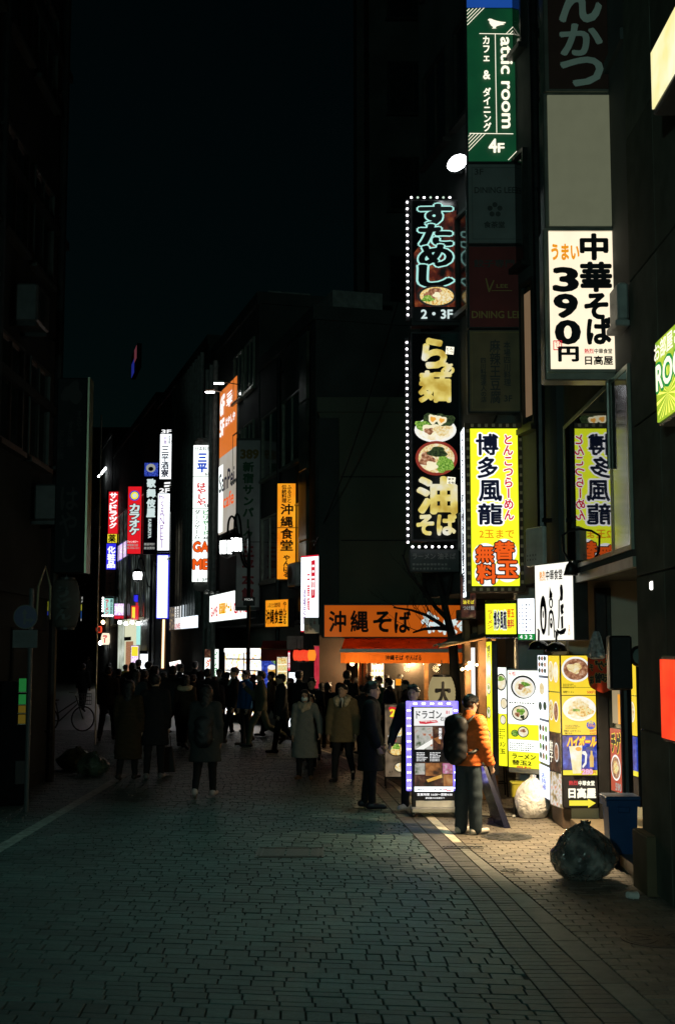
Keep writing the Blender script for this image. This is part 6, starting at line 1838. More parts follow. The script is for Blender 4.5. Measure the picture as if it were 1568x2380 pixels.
MB().poly([(-.085, zc - .1), (-.055, zc - .1), (-.055, zc + .04), (-.03, zc + .04), (-.07, zc + .11), (-.11, zc + .04), (-.085, zc + .04)], -.067).poly([(-.055, zc - .06), (.0, zc - .06), (.0, zc - .09), (.06, zc - .045), (.0, zc), (.0, zc - .03), (-.055, zc - .03)], -.068).build('arrow', MATS['sign_pale'], o)
z0, z1 = at(0, 1506, 17.6).z, at(0, 1464, 17.6).z
MB().bev(-.23, .11, -.06, -.05, z0, z1, .004).build('plate', MATS['sign_pale'], o)
for t_, a, b in (('自転車を除く', .55, .85), ('一方通行', .22, .48)):
    v, f = fit(t_, -.2, z0 + (z1 - z0) * a, .08, z0 + (z1 - z0) * b)
    MB().add([(q[0], -.063 + q[2], q[1]) for q in v], f).build('lettering', MATS['ink_dim'], o)
M('paper_dim', (.045, .04, .034), .8, var=.15)
paper_lantern(154, 1403, 16.8, .19, .62, MATS['paper_dim'], 'large unlit paper lantern hanging on the left', 'うどん', MATS['ink_dim'])
o = root('metal_loop', 'pale looped metal frame beside the unlit lantern', 'frame', at(85, 1440, 19.5))
MB().tube([(0, 0, 0), (.02, 0, .5), (.12, 0, .8), (.2, 0, .5), (.2, 0, 0)], .02, 8).build('loop', MATS['edge_metal'], o)
# bicycle
M('bike_paint', (.05, .055, .05), .4, metal=.6)
p = ground(150, 1702)
o = root('bicycle', 'city bicycle with a basket parked on the dark left side', 'bicycle', (p.x, p.y, 0), math.radians(35))
def wheel(x):
    prof = []
    m = MB(); n = 28; k = 8
    vs, fs = [], []
    for i in range(n):
        q = 2 * PI * i / n
        for j in range(k):
            t_ = 2 * PI * j / k
            r = .32 + .02 * math.cos(t_)
            vs.append((x + r * math.cos(q), .02 * math.sin(t_), .34 + r * math.sin(q)))
    for i in range(n):
        for j in range(k):
            fs.append((i * k + j, ((i + 1) % n) * k + j, ((i + 1) % n) * k + (j + 1) % k, i * k + (j + 1) % k))
    w = m.add(vs, fs).build('wheel', MATS['black'], o, True)
    m = MB()
    for i in range(14):
        q = 2 * PI * i / 14
        m.tube([(x, 0, .34), (x + .31 * math.cos(q), 0, .34 + .31 * math.sin(q))], .003, 4, False)
    m.lathe([(.02, -.04), (.02, .04)], (x, 0, .34), 10, 'y')
    m.build('spokes', MATS['steel'], w)
wheel(-.5); wheel(.52)
m = MB()
for a, b in (((-.5, 0, .34), (-.15, 0, .3)), ((-.15, 0, .3), (-.25, 0, .78)), ((-.25, 0, .78), (-.5, 0, .34)), ((-.15, 0, .3), (.34, 0, .72)), ((-.2, 0, .5), (.33, 0, .82)), ((.3, 0, .95), (.52, 0, .34))): m.tube([a, b], .016, 8)
m.build('frame', MATS['bike_paint'], o)
MB().tube([(.3, 0, .95), (.28, .0, 1.02), (.22, .25, 1.04)], .012, 6).tube([(.28, 0, 1.02), (.22, -.25, 1.04)], .012, 6).build('handlebar', MATS['steel'], o)
MB().lathe([(.03, 0), (.1, .02), (.09, .05), (.02, .06)], (-.28, 0, .82), 14, 'z', 1.3, .8).build('saddle', MATS['black'], o, True)
m = MB()
for z in (.72, .82, .92, 1.0):
    m.tube([(.42, -.15, z), (.68, -.17, z), (.68, .17, z), (.42, .15, z), (.42, -.15, z)], .006, 4)
for k in range(6): m.tube([(.42 + k * .052, -.16, .72), (.42 + k * .052, -.17, 1.0)], .004, 4).tube([(.42 + k * .052, .16, .72), (.42 + k * .052, .17, 1.0)], .004, 4)
m.build('basket', MATS['dark_metal'], o)
# overhead cables
for k, (a, b, lb) in enumerate((((925, 700, 25), (720, 1290, 31), 'slack cable running down across the olive wall'), ((1065, 1090, 19.8), (1180, 880, 17.6), 'short cable between the bulb sign and the stacked panels'))):
    A, B = at(*a), at(*b)
    pts = [A.lerp(B, t_) + Vector((0, 0, -.35 * math.sin(PI * t_))) for t_ in np.linspace(0, 1, 16)]
    o = root('cable', lb, 'cable', A)
    MB().tube([tuple(q - A) for q in pts], .012, 5).build('wire', MATS['black'], o)
p = ground(1195, 1900)
o = root('power_cord', 'black power cord with a white plug on the ground near the white bag', 'cord', (p.x, p.y, .01))
MB().tube([(-.45, .1, 0), (-.3, .05, 0), (-.15, .1, 0), (-.05, .02, 0), (.06, .03, 0)], .006, 5).build('cable', MATS['black'], o); MB().bev(-.03, .01, 0, .03, -.008, .02, .004).build('plug', MATS['case_white'], o)
# ================================================================== people
def nets(d, org, h):
    """surface of d = 0 on a grid (surface nets)"""
    S = d < 0
    nx, ny, nz = d.shape
    c = np.zeros((nx - 1, ny - 1, nz - 1), int)
    acc = np.zeros((nx - 1, ny - 1, nz - 1, 3), np.float32); cnt = np.zeros((nx - 1, ny - 1, nz - 1), np.float32)
    offs = [(i, j, k) for i in (0, 1) for j in (0, 1) for k in (0, 1)]
    sl = lambda o: (slice(o[0], nx - 1 + o[0]), slice(o[1], ny - 1 + o[1]), slice(o[2], nz - 1 + o[2]))
    for a in range(3):
        for o in offs:
            if o[a] == 1: continue
            o2 = list(o); o2[a] = 1
            d0, d1 = d[sl(o)], d[sl(o2)]
            m = (d0 < 0) != (d1 < 0)
            t = np.where(m, d0 / np.where(m, d0 - d1, 1), 0)
            for b in range(3):
                acc[..., b] += np.where(m, (t if b == a else o[b]), 0)
            cnt += m
    act = cnt > 0
    idx = -np.ones(act.shape, int)
    idx[act] = np.arange(act.sum())
    ijk = np.argwhere(act)
    V = (ijk + acc[act] / cnt[act][:, None]) * h + np.array(org)
    Q = []
    for a in range(3):
        b, e = (a + 1) % 3, (a + 2) % 3
        s0 = [slice(None)] * 3; s1 = [slice(None)] * 3
        s0[a] = slice(0, -1); s1[a] = slice(1, None)
        m = S[tuple(s0)] != S[tuple(s1)]
        ed = np.argwhere(m)
        ok = (ed[:, b] > 0) & (ed[:, e] > 0) & (ed[:, b] < d.shape[b] - 1) & (ed[:, e] < d.shape[e] - 1)
        ed = ed[ok]
        flip = S[tuple(s0)][tuple(ed.T)]
        def cell_at(db, de):
            q = ed.copy(); q[:, b] -= db; q[:, e] -= de
            return idx[tuple(q.T)]
        q = np.stack([cell_at(1, 1), cell_at(0, 1), cell_at(0, 0), cell_at(1, 0)], 1)
        q[~flip] = q[~flip][:, ::-1]
        Q.append(q)
    return V, np.concatenate(Q)

class Field:
    def __init__(s, lo, hi, h):
        s.h = h; s.lo = np.array(lo, float)
        n = [int(math.ceil((b - a) / h)) + 1 for a, b in zip(lo, hi)]
        s.ax = [s.lo[i] + np.arange(n[i]) * h for i in range(3)]
        s.d = np.full(n, .3, np.float32)
    def block(s, lo, hi):
        r = []
        for i in range(3):
            a = int(np.clip((lo[i] - s.lo[i]) / s.h, 0, len(s.ax[i]) - 1)); b = int(np.clip((hi[i] - s.lo[i]) / s.h + 2, 1, len(s.ax[i])))
            r.append(slice(a, max(b, a + 1)))
        X, Y, Z = np.meshgrid(*(s.ax[i][r[i]] for i in range(3)), indexing='ij', copy=False)
        return tuple(r), X, Y, Z
    def put(s, sl, v, k):
        c = s.d[sl]
        if k > 0:
            h_ = np.clip(.5 + .5 * (c - v) / k, 0, 1)
            s.d[sl] = c + (v - c) * h_ - k * h_ * (1 - h_)
        else:
            s.d[sl] = np.minimum(c, v)
    def cone(s, a, b, ra, rb, k=.03, sq=(1, 1, 1), quilt=0.0, pitch=.055):
        a, b = np.array(a, float), np.array(b, float)
        R = max(ra, rb) * max(1, *sq) + .09
        sl, X, Y, Z = s.block(np.minimum(a, b) - R, np.maximum(a, b) + R)
        ab = b - a; L2 = max(1e-9, float(ab @ ab))
        t = np.clip(((X - a[0]) * ab[0] + (Y - a[1]) * ab[1] + (Z - a[2]) * ab[2]) / L2, 0, 1)
        dx, dy, dz = (X - a[0] - t * ab[0]) / sq[0], (Y - a[1] - t * ab[1]) / sq[1], (Z - a[2] - t * ab[2]) / sq[2]
        r = ra + (rb - ra) * t
        if quilt: r = r + quilt * (np.abs(np.sin(PI * t * math.sqrt(L2) / pitch + .5 * np.sin(X * 23 + Y * 17) + .25 * np.sin(Y * 41 - X * 31))) ** .7 - .5)
        s.put(sl, (np.sqrt(dx * dx + dy * dy + dz * dz) - r) * min(1, min(sq)), k)
    def ball(s, c, r3, k=.02):
        R = max(r3) + .08
        c = np.array(c, float)
        sl, X, Y, Z = s.block(c - R, c + R)
        q = np.sqrt(((X - c[0]) / r3[0]) ** 2 + ((Y - c[1]) / r3[1]) ** 2 + ((Z - c[2]) / r3[2]) ** 2)
        s.put(sl, (q - 1) * min(r3), k)
    def cut(s, f):
        X, Y, Z = np.meshgrid(*s.ax, indexing='ij', copy=False)
        s.d = np.maximum(s.d, f(X, Y, Z).astype(np.float32))
    def wrinkle(s, amp, sc, seed):
        X, Y, Z = np.meshgrid(*s.ax, indexing='ij', copy=False)
        s.d = s.d + amp * (np.sin(X * sc + seed + 2 * np.sin(Z * sc * .5)) * np.sin(Y * sc * .8 + seed * 2) * .6 + np.sin(Z * sc * 1.7 + 2.2 * np.sin(X * sc * .9 + seed)) * .6).astype(np.float32)
    def mesh(s, name, mats, slot=None):
        V, Q = nets(s.d, s.lo, s.h)
        me = bpy.data.meshes.new(name)
        me.from_pydata(V.tolist(), [], Q.tolist())
        for m in mats: me.materials.append(m)
        if slot is not None and len(Q):
            me.polygons.foreach_set('material_index', slot(V[Q].mean(1)).astype(np.int32))
        me.polygons.foreach_set('use_smooth', [True] * len(me.polygons))
        me.update()
        return me

def cloth(name, col, rough=.85):
    return M('cloth_' + name, col, rough, var=.10, scale=45, bump=.25, spec=.2)
SK = M('skin', (.48, .30, .21), .5, var=.08, scale=18); LIP = M('lip', (.34, .14, .11), .5); EYE = M('eye_dark', (.012, .010, .009), .25); HAIR = M('hair_black', (.010, .009, .009), .4, var=.4, scale=60, bump=.3)
def person(label, u, v, height, yaw, top, trousers, shoe=(.01, .01, .01), legs=((.0, .0), (.0, .0)), arms=((.05, .15), (.05, .15)), lean=0.0, head=(0, 0), hem=None, flare=.0, hair='short', quilt=0.0, res=.018, abd=(.12, .12), fur=None, scarf=None, mask=False, cap=None, hood=None, glasses=False, shirt=None, mat_hair=None, bulk=0.0, d=None, wide=0.0):
    """yaw 0 faces the camera; forward is local -y. arms, legs: (swing, bend) for the person's x- and x+ side"""
    g = ground(u, v) if d is None else at(u, 1600, d)
    if d is not None: g = Vector(((u - 784) / FPX * d * 1.0, d, 0))
    S = height / 1.72
    J = {}
    fw = lambda p, ang, ln: np.array(p) + ln * np.array((0, -math.sin(ang), -math.cos(ang)))
    pel = np.array((0, 0, .92))
    feet = []
    for i, sx in enumerate((-1, 1)):
        hp = pel + np.array((sx * .092, 0, -.02)); kn = fw(hp, legs[i][0], .42); an = fw(kn, legs[i][0] - legs[i][1], .41)
        kn = kn + np.array((sx * .01, 0, 0)); an = an + np.array((sx * .015, 0, 0))
        fa = (legs[i][0] - legs[i][1])
        toe = an + np.array((sx * .03, -.17 * math.cos(min(0, fa) * .9), -.045 + .17 * math.sin(min(0, fa) * .9)))
        heel = an + np.array((0, .055 * math.cos(min(0, fa)), -.045 - .0 * math.sin(fa)))
        J[i] = [hp, kn, an, toe, heel]; feet += [toe[2] - .035, heel[2] - .04]
    dz = -min(feet)
    for i in (0, 1): J[i] = [q + np.array((0, 0, dz)) for q in J[i]]
    pel = pel + np.array((0, 0, dz))
    def T(p):   # torso frame leaning forward
        x, y, z = p; z0 = pel[2]
        return np.array((x, y * math.cos(lean) - (z - z0) * math.sin(lean), z0 + (z - z0) * math.cos(lean) + y * math.sin(lean)))
    ch, nk = T((0, 0, 1.24 + dz)), T((0, .005, 1.45 + dz))
    hc = T((0, -.012, 1.60 + dz))
    A = {}
    for i, sx in enumerate((-1, 1)):
        sh = T((sx * (.178 + bulk * .3), .0, 1.395 + dz)); sw, el = arms[i]
        def lim(p, ang, ln, out): return np.array(p) + ln * np.array((sx * math.sin(out), -math.sin(ang) * math.cos(out), -math.cos(ang) * math.cos(out)))
        e_ = lim(sh, sw + lean * .3, .285, abd[i]); w_ = lim(e_, sw + el + lean * .3, .25, abd[i] * .3); hd = lim(w_, sw + el + .1 + lean * .3, .09, 0.0)
        A[i] = (sh, e_, w_, hd)
    hy, hp_ = head
    Rz = np.array(((math.cos(hy), -math.sin(hy), 0), (math.sin(hy), math.cos(hy), 0), (0, 0, 1))); Rx = np.array(((1, 0, 0), (0, math.cos(hp_), -math.sin(hp_)), (0, math.sin(hp_), math.cos(hp_))))
    RH = Rz @ Rx
    H = lambda x, y, z: hc + RH @ np.array((x, y, z))
    allp = np.array([q for i in (0, 1) for q in J[i]] + [q for i in (0, 1) for q in A[i]] + [H(0, 0, .15)])
    lo, hi = allp.min(0) - .22, allp.max(0) + .2
    lo[2] = -.03
    o = root('person', label, 'person', (g.x, g.y, 0), yaw)
    o.scale = (S, S, S)
    # ---- body
    f = Field(lo, hi, res)
    f.ball(H(0, .012, .025), (.076, .092, .098)); f.ball(H(0, -.022, -.045), (.060, .072, .072)); f.cone(H(0, -.05, -.085), H(0, -.055, -.09), .03, .026, .02)
    f.cone(H(0, -.090, .015), H(0, -.104, -.022), .010, .015, .012); f.ball(H(-.077, .012, -.008), (.014, .022, .034), .008); f.ball(H(.077, .012, -.008), (.014, .022, .034), .008)
    f.cone(H(-.045, -.078, .03), H(.045, -.078, .03), .012, .012, .02)
    f.cone(nk, H(0, .01, -.06), .056, .052, .03)
    f.cone(T((-.12, 0, 1.38 + dz)), T((.12, 0, 1.38 + dz)), .07, .07, .06, (1, .8, 1)); f.cone(ch, pel + np.array((0, 0, .05)), .115, .105, .05, (1.15, .78, 1)); f.cone(pel, pel + np.array((0, 0, -.04)), .12, .12, .04, (1.2, .85, 1))
    for i, sx in enumerate((-1, 1)):
        sh, e_, w_, hd = A[i]
        f.cone(sh, e_, .046, .038); f.cone(e_, w_, .036, .026); f.cone(w_, hd, .026, .03, .02, (.75, 1, 1))
        dr = (hd - w_) / np.linalg.norm(hd - w_)
        side = np.array((0, -1, 0)) - dr * (np.array((0, -1, 0)) @ dr); side = side / (np.linalg.norm(side) + 1e-6)
        inn = np.array((-sx, 0, 0))
        for k in range(4):
            b0 = hd + side * (.030 - .020 * k) + dr * .01
            l1 = (.040, .045, .042, .033)[k]
            m1 = b0 + dr * l1 + inn * .006; m2 = m1 + (dr * .7 + inn * .6) * l1 * .85
            f.cone(b0, m1, .0098, .009, .006); f.cone(m1, m2, .009, .0078, .004)
        t0 = hd + side * .026 - dr * .05; t1 = t0 + side * .03 + dr * .025 + inn * .01; f.cone(t0, t1, .013, .011, .01); f.cone(t1, t1 + dr * .03 + inn * .008, .011, .0085, .004)
        hp, kn, an, toe, heel = J[i]
        f.cone(hp, kn, .075, .05, .03); f.cone(kn, an, .048, .034, .02); f.cone(an, (toe + heel) / 2, .03, .028, .02)
    e1_, e2_, mo_ = H(-.031, -.088, .012), H(.031, -.088, .012), H(0, -.092, -.055)
    def slot(c):
        r_ = np.zeros(len(c))
        for e_ in (e1_, e2_): r_[np.linalg.norm((c - e_) * np.array((.8, 1, 1.6)), axis=1) < max(.011, res * .75)] = 2
        r_[np.linalg.norm((c - mo_) * np.array((.55, 1, 1.7)), axis=1) < max(.011, res * .6)] = 1
        return r_
    link(bpy.data.objects.new('body', f.mesh('body', [SK, LIP, EYE], slot)), o)
    # ---- top garment
    f = Field(lo, hi, res)
    b = .022 + bulk
    f.cone(T((-.115 - bulk * .4, .0, 1.375 + dz)), T((.115 + bulk * .4, .0, 1.375 + dz)), .075 + b * .5, .075 + b * .5, .06, (1, .9, 1))
    f.cone(T((0, 0, 1.30 + dz)), pel + np.array((0, 0, .02)), .125 + b, .118 + b, .05, (1.18, .82, 1), quilt, .075)
    hz = (.84 if hem is None else hem) + dz * (1 if hem is None else .5)
    if hem is not None and hem < .8:
        f.cone(pel + np.array((0, 0, .08)), np.array((0, .0, hz)), .13 + b, .16 + b + flare, .06, (1.15, .88, 1), quilt, .1)
        for i in (0, 1):
            kn = J[i][1]; hp = J[i][0]
            tq = np.clip((hp[2] - hz) / max(.1, hp[2] - kn[2]), 0, 1); f.cone(hp, hp + (kn - hp) * tq, .10 + b * .5, .09 + b * .4 + flare * .5, .08)
    else:
        f.cone(pel + np.array((0, 0, .02)), pel + np.array((0, 0, hz - pel[2] - .03)), .125 + b, .128 + b, .04, (1.18, .85, 1), quilt, .075)
    for i in (0, 1):
        sh, e_, w_, hd = A[i]
        f.cone(sh, e_, .062 + b * .7, .052 + b * .7, .04, quilt=quilt, pitch=.06); f.cone(e_, w_ + (hd - w_) * .1, .052 + b * .7, .042 + b * .5, .03, quilt=quilt, pitch=.06)
    f.cone(nk - np.array((0, 0, .02)), nk + (H(0, .01, -.06) - nk) * .35, .072 + b * .3, .066 + b * .3, .03)
    f.wrinkle(.0035 if not quilt else .0015, 26, u)
    f.cut(lambda X_, Y_, Z_: hz - Z_)
    link(bpy.data.objects.new('coat' if hem is not None and hem < .8 else 'jacket', f.mesh('coat', [top])), o)
    # ---- trousers
    f = Field(lo, hi, res)
    f.cone(pel + np.array((0, 0, .06)), pel + np.array((0, 0, -.06)), .122, .128, .03, (1.2, .85, 1))
    for i in (0, 1):
        hp, kn, an, toe, heel = J[i]
        f.cone(hp, kn, .092 + wide * .6, .072 + wide, .03); f.cone(kn, an + np.array((0, 0, -.01)), .070 + wide, (.058 if hem is None or hem > .7 else .05) + wide, .02)
    f.wrinkle(.0035, 24, u + 1)
    if hem is not None and hem < .5:
        f.cut(lambda X_, Y_, Z_: Z_ - (pel[2] + .12))
    link(bpy.data.objects.new('trousers', f.mesh('trousers', [trousers])), o)
    sm = M('shoe_%02x%02x' % (int(shoe[0] * 255), int(shoe[2] * 255)), shoe, .45)
    for i in (0, 1):
        hp, kn, an, toe, heel = J[i]
        f = Field(np.minimum(np.minimum(toe, heel), an) - .1, np.maximum(np.maximum(toe, heel), an) + .1, min(res, .012))
        f.cone(heel, toe, .042, .036, .02, (1, 1, .95)); f.cone(an + np.array((0, 0, .0)), heel + np.array((0, -.02, .01)), .044, .044, .03)
        lowz = min(toe[2], heel[2]) - .036
        link(bpy.data.objects.new('shoe', f.mesh('shoe', [sm])), o)
    # ---- hair
    hm = mat_hair or HAIR
    if hair != 'none':
        f = Field(H(0, 0, 0) - .36, H(0, 0, 0) + .26, min(res, .013))
        f.ball(H(0, .022, .035), (.091, .102, .102), .0)
        f.cone(H(-.04, -.035, .088), H(.04, -.035, .088), .036, .036, .03)
        if hair in ('long', 'bob'):
            f.cone(H(0, .05, 0), H(0, .075, -.22 if hair == 'long' else -.12), .085, .07, .04, (1.05, .7, 1))
            for sx in (-1, 1): f.cone(H(sx * .072, .0, .02), H(sx * .07, -.0, -.2 if hair == 'long' else -.12), .03, .024, .03)
        if hair == 'bun':
            f.ball(H(-.05, .03, .15), (.045, .045, .04)); f.ball(H(.05, .03, .15), (.045, .045, .04))
        f.wrinkle(.0065, 62, u)
        ax = RH @ np.array((0, -1, 0)); upv = RH @ np.array((0, 0, 1)); sv = RH @ np.array((1, 0, 0))
        lowz = -.06 if hair == 'short' else -9
        def cutf(X_, Y_, Z_):
            px, py, pz = X_ - hc[0], Y_ - hc[1], Z_ - hc[2]
            fwd = px * ax[0] + py * ax[1] + pz * ax[2]; uu = px * upv[0] + py * upv[1] + pz * upv[2]
            sd = px * sv[0] + py * sv[1] + pz * sv[2]
            face = (1 - np.sqrt((sd / .078) ** 2 + ((fwd - .115) / .10) ** 2 + ((uu + .045) / .125) ** 2)) * .08
            low = np.minimum(lowz - uu, 1e9) if lowz > -5 else -np.ones_like(X_)
            side = np.minimum(np.minimum(fwd + .02, .02 - uu), 1)
            return np.maximum(np.maximum(face, low), side if hair == 'short' else -np.ones_like(X_))
        f.cut(cutf)
        link(bpy.data.objects.new('hair', f.mesh('hair', [hm])), o)
    if mask:
        f = Field(H(0, -.06, -.05) - .13, H(0, -.06, -.05) + .13, .01)
        f.ball(H(0, -.025, -.048), (.068, .082, .058)); f.cut(lambda X_, Y_, Z_: (Y_ - (hc[1] - .03)))
        link(bpy.data.objects.new('face_mask', f.mesh('face_mask', [M('mask_white', (.80, .86, .84), .8)])), o)
    if glasses:
        m = MB()
        for sx in (-1, 1):
            pts = [tuple(H(sx * .033 + .027 * math.cos(q), -.098, .012 + .02 * math.sin(q))) for q in np.linspace(0, 2 * PI, 13)]
            m.tube(pts, .003, 5); m.tube([tuple(H(sx * .06, -.095, .016)), tuple(H(sx * .08, .01, .012))], .003, 5)
        m.build('glasses', MATS['black'], o)
    if scarf is not None:
        f = Field(nk - .24, nk + .24, .013)
        for k in range(14):
            q0, q1 = k * 2 * PI / 14, (k + 1) * 2 * PI / 14
            for (rr, zz, tk) in ((.105, .0, .042), (.115, -.055, .04)):
                f.cone(nk + np.array((rr * math.cos(q0), rr * .9 * math.sin(q0) - .01, zz - .04 * max(0, -math.sin(q0)) + .01)), nk + np.array((rr * math.cos(q1), rr * .9 * math.sin(q1) - .01, zz - .04 * max(0, -math.sin(q1)) + .01)), tk, tk, .02)
        f.cone(nk + np.array((.03, -.11, -.03)), nk + np.array((-.03, -.14, -.13)), .06, .035, .03)
        f.wrinkle(.006, 40, 1.3)
        link(bpy.data.objects.new('scarf', f.mesh('scarf', [scarf])), o)
    if fur is not None:
        f = Field(nk - .26, nk + .26, .013)
        for k in range(11):
            q0, q1 = -.25 * PI + k * 1.5 * PI / 11, -.25 * PI + (k + 1) * 1.5 * PI / 11
            P_ = lambda q: nk + np.array((.125 * math.cos(q), .105 * math.sin(q), .0 + .035 * math.sin(q)))
            f.cone(P_(q0), P_(q1), .052, .052, .02)
        for sx in (-1, 1): f.cone(nk + np.array((sx * .10, -.06, .0)), nk + np.array((sx * .075, -.125, -.09)), .048, .034, .03)
        f.wrinkle(.008, 75, .7)
        link(bpy.data.objects.new('fur_collar', f.mesh('fur_collar', [fur])), o)
    if shirt is not None:
        f = Field(nk - .2, nk + .2, .012)
        f.cone(nk + np.array((0, -.075, .0)), nk + np.array((0, -.155, -.12)), .04, .022, .02); f.cone(nk + np.array((-.05, -.03, .03)), nk + np.array((.05, -.03, .03)), .035, .035, .02)
        link(bpy.data.objects.new('shirt', f.mesh('shirt', [shirt])), o)
        MB().tube([tuple(nk + np.array((0, -.122, -.01))), tuple(nk + np.array((0, -.165, -.06))), tuple(nk + np.array((0, -.182, -.14)))], [.012, .016, .02], 6).build('tie', MATS['black'], o)
    if cap is not None:
        f = Field(H(0, 0, 0) - .26, H(0, 0, 0) + .26, .013)
        f.ball(H(0, .015, .05), (.096, .108, .085)); ax = RH @ np.array((0, 0, 1))
        f.cut(lambda X_, Y_, Z_: .05 - ((X_ - hc[0]) * ax[0] + (Y_ - hc[1]) * ax[1] + (Z_ - hc[2]) * ax[2]))
        f.cone(H(-.03, -.10, .055), H(.03, -.10, .055), .012, .012, .01); f.ball(H(0, -.115, .055), (.07, .075, .012))
        link(bpy.data.objects.new('cap', f.mesh('cap', [cap])), o)
    if hood is not None:
        f = Field(nk - .28, nk + .28, .015)
        for k in range(8):
            q0, q1 = k * PI / 8, (k + 1) * PI / 8
            P_ = lambda q: nk + np.array((.13 * math.cos(q), .03 + .11 * math.sin(q), -.01 - .03 * math.sin(q)))
            f.cone(P_(q0), P_(q1), .055, .055, .03)
        f.wrinkle(.005, 40, .3)
        link(bpy.data.objects.new('hood', f.mesh('hood', [hood])), o)
    return o, dict(A=A, J=J, T=T, nk=nk, pel=pel, H=H, S=S, g=g, yaw=yaw, dz=dz)
def world(info, p):
    q = np.array(p) * info['S']; c, s_ = math.cos(info['yaw']), math.sin(info['yaw'])
    return Vector((info['g'].x + c * q[0] - s_ * q[1], info['g'].y + s_ * q[0] + c * q[1], q[2]))

cBK, cBK2, cNV, cGR, cBR, cOL, cBL, cTL = (cloth('black', (.010, .011, .012)), cloth('charcoal', (.022, .024, .025)), cloth('navyblue', (.010, .014, .030)), cloth('grey_wool', (.17, .18, .165)), cloth('brown', (.03, .022, .014)), cloth('olive', (.085, .09, .06)), cloth('blue', (.012, .085, .24)), cloth('teal', (.02, .035, .04)))
cOR = cloth('orange', (.62, .145, .03), .5); cJE = cloth('denim', (.035, .05, .062), .8); cKH = cloth('khaki', (.16, .12, .062)); cDK = cloth('dark_trouser', (.013, .014, .016)); cGN = cloth('green', (.012, .05, .03)); cWT = cloth('white_coat', (.42, .42, .40)); cFU = cloth('fur', (.55, .45, .30)); cSC = cloth('scarf', (.45, .38, .27)); cHG = cloth('hooded_green', (.075, .085, .06))
walkL = ((.35, .15), (-.35, .25)); walkR = ((-.35, .25), (.35, .15)); stand = ((.03, .03), (-.02, .02))
R = math.radians
# the man in the orange jacket
pm, I1 = person('man in an orange quilted jacket and jeans carrying a black backpack', 1089, 1938, 1.61, R(128), cOR, cJE, (.62, .58, .5), ((.03, .02), (-.03, .02)), ((.1, .25), (.18, .30)), .06, (R(-4), R(14)), quilt=.0085, res=.0105, glasses=True, bulk=.022, wide=.022)
# masked woman
person('woman in a long grey coat with a cream scarf and a white face mask', 708, 1812, 1.47, R(-8), cGR, cBK, (.10, .05, .02), ((.05, .03), (-.02, .08)), ((.05, .2), (.15, .25)), 0, (R(4), 0), hem=.42, flare=.05, hair='bob', res=.012, scarf=cSC, mask=True, abd=(.14, .42))
# man with the fur collar
person('man in a khaki coat with a pale fur collar, shirt and tie', 796, 1816, 1.60, R(-12), cKH, cDK, (.012, .012, .012), ((.28, .06), (-.22, .55)), ((.05, .2), (.05, .22)), 0, (R(-14), R(-10)), hem=.70, res=.012, fur=cFU, shirt=cloth('shirt_white', (.55, .58, .56)), bulk=.015, abd=(.16, .22))
# man in the black coat, profile to the right
person('man in a long black coat standing in profile by the photo menu', 862, 1880, 1.70, R(80), cBK, cBK, (.012, .013, .02), ((.05, .02), (-.12, .03)), ((.05, .3), (.0, .35)), .02, (R(4), R(2)), hem=.52, flare=.02, res=.012, bulk=.015)
# behind the LED board
person('man with cropped hair in white sneakers half hidden by the LED board', 962, 1884, 1.66, R(-20), cBK, cBK, (.62, .58, .56), ((.12, .05), (-.1, .1)), res=.015, arms=((.1, .5), (.1, .4)), abd=(.3, .15))
# the walker seen from behind
pw_, I4 = person('woman seen from behind in a dark grey coat with a backpack, walking away alone', 476, 1855, 1.62, R(176), cloth('dim_grey', (.032, .036, .036)), cBK, (.40, .34, .32), ((.18, .05), (-.16, .35)), hem=.55, flare=.03, hair='long', res=.014)
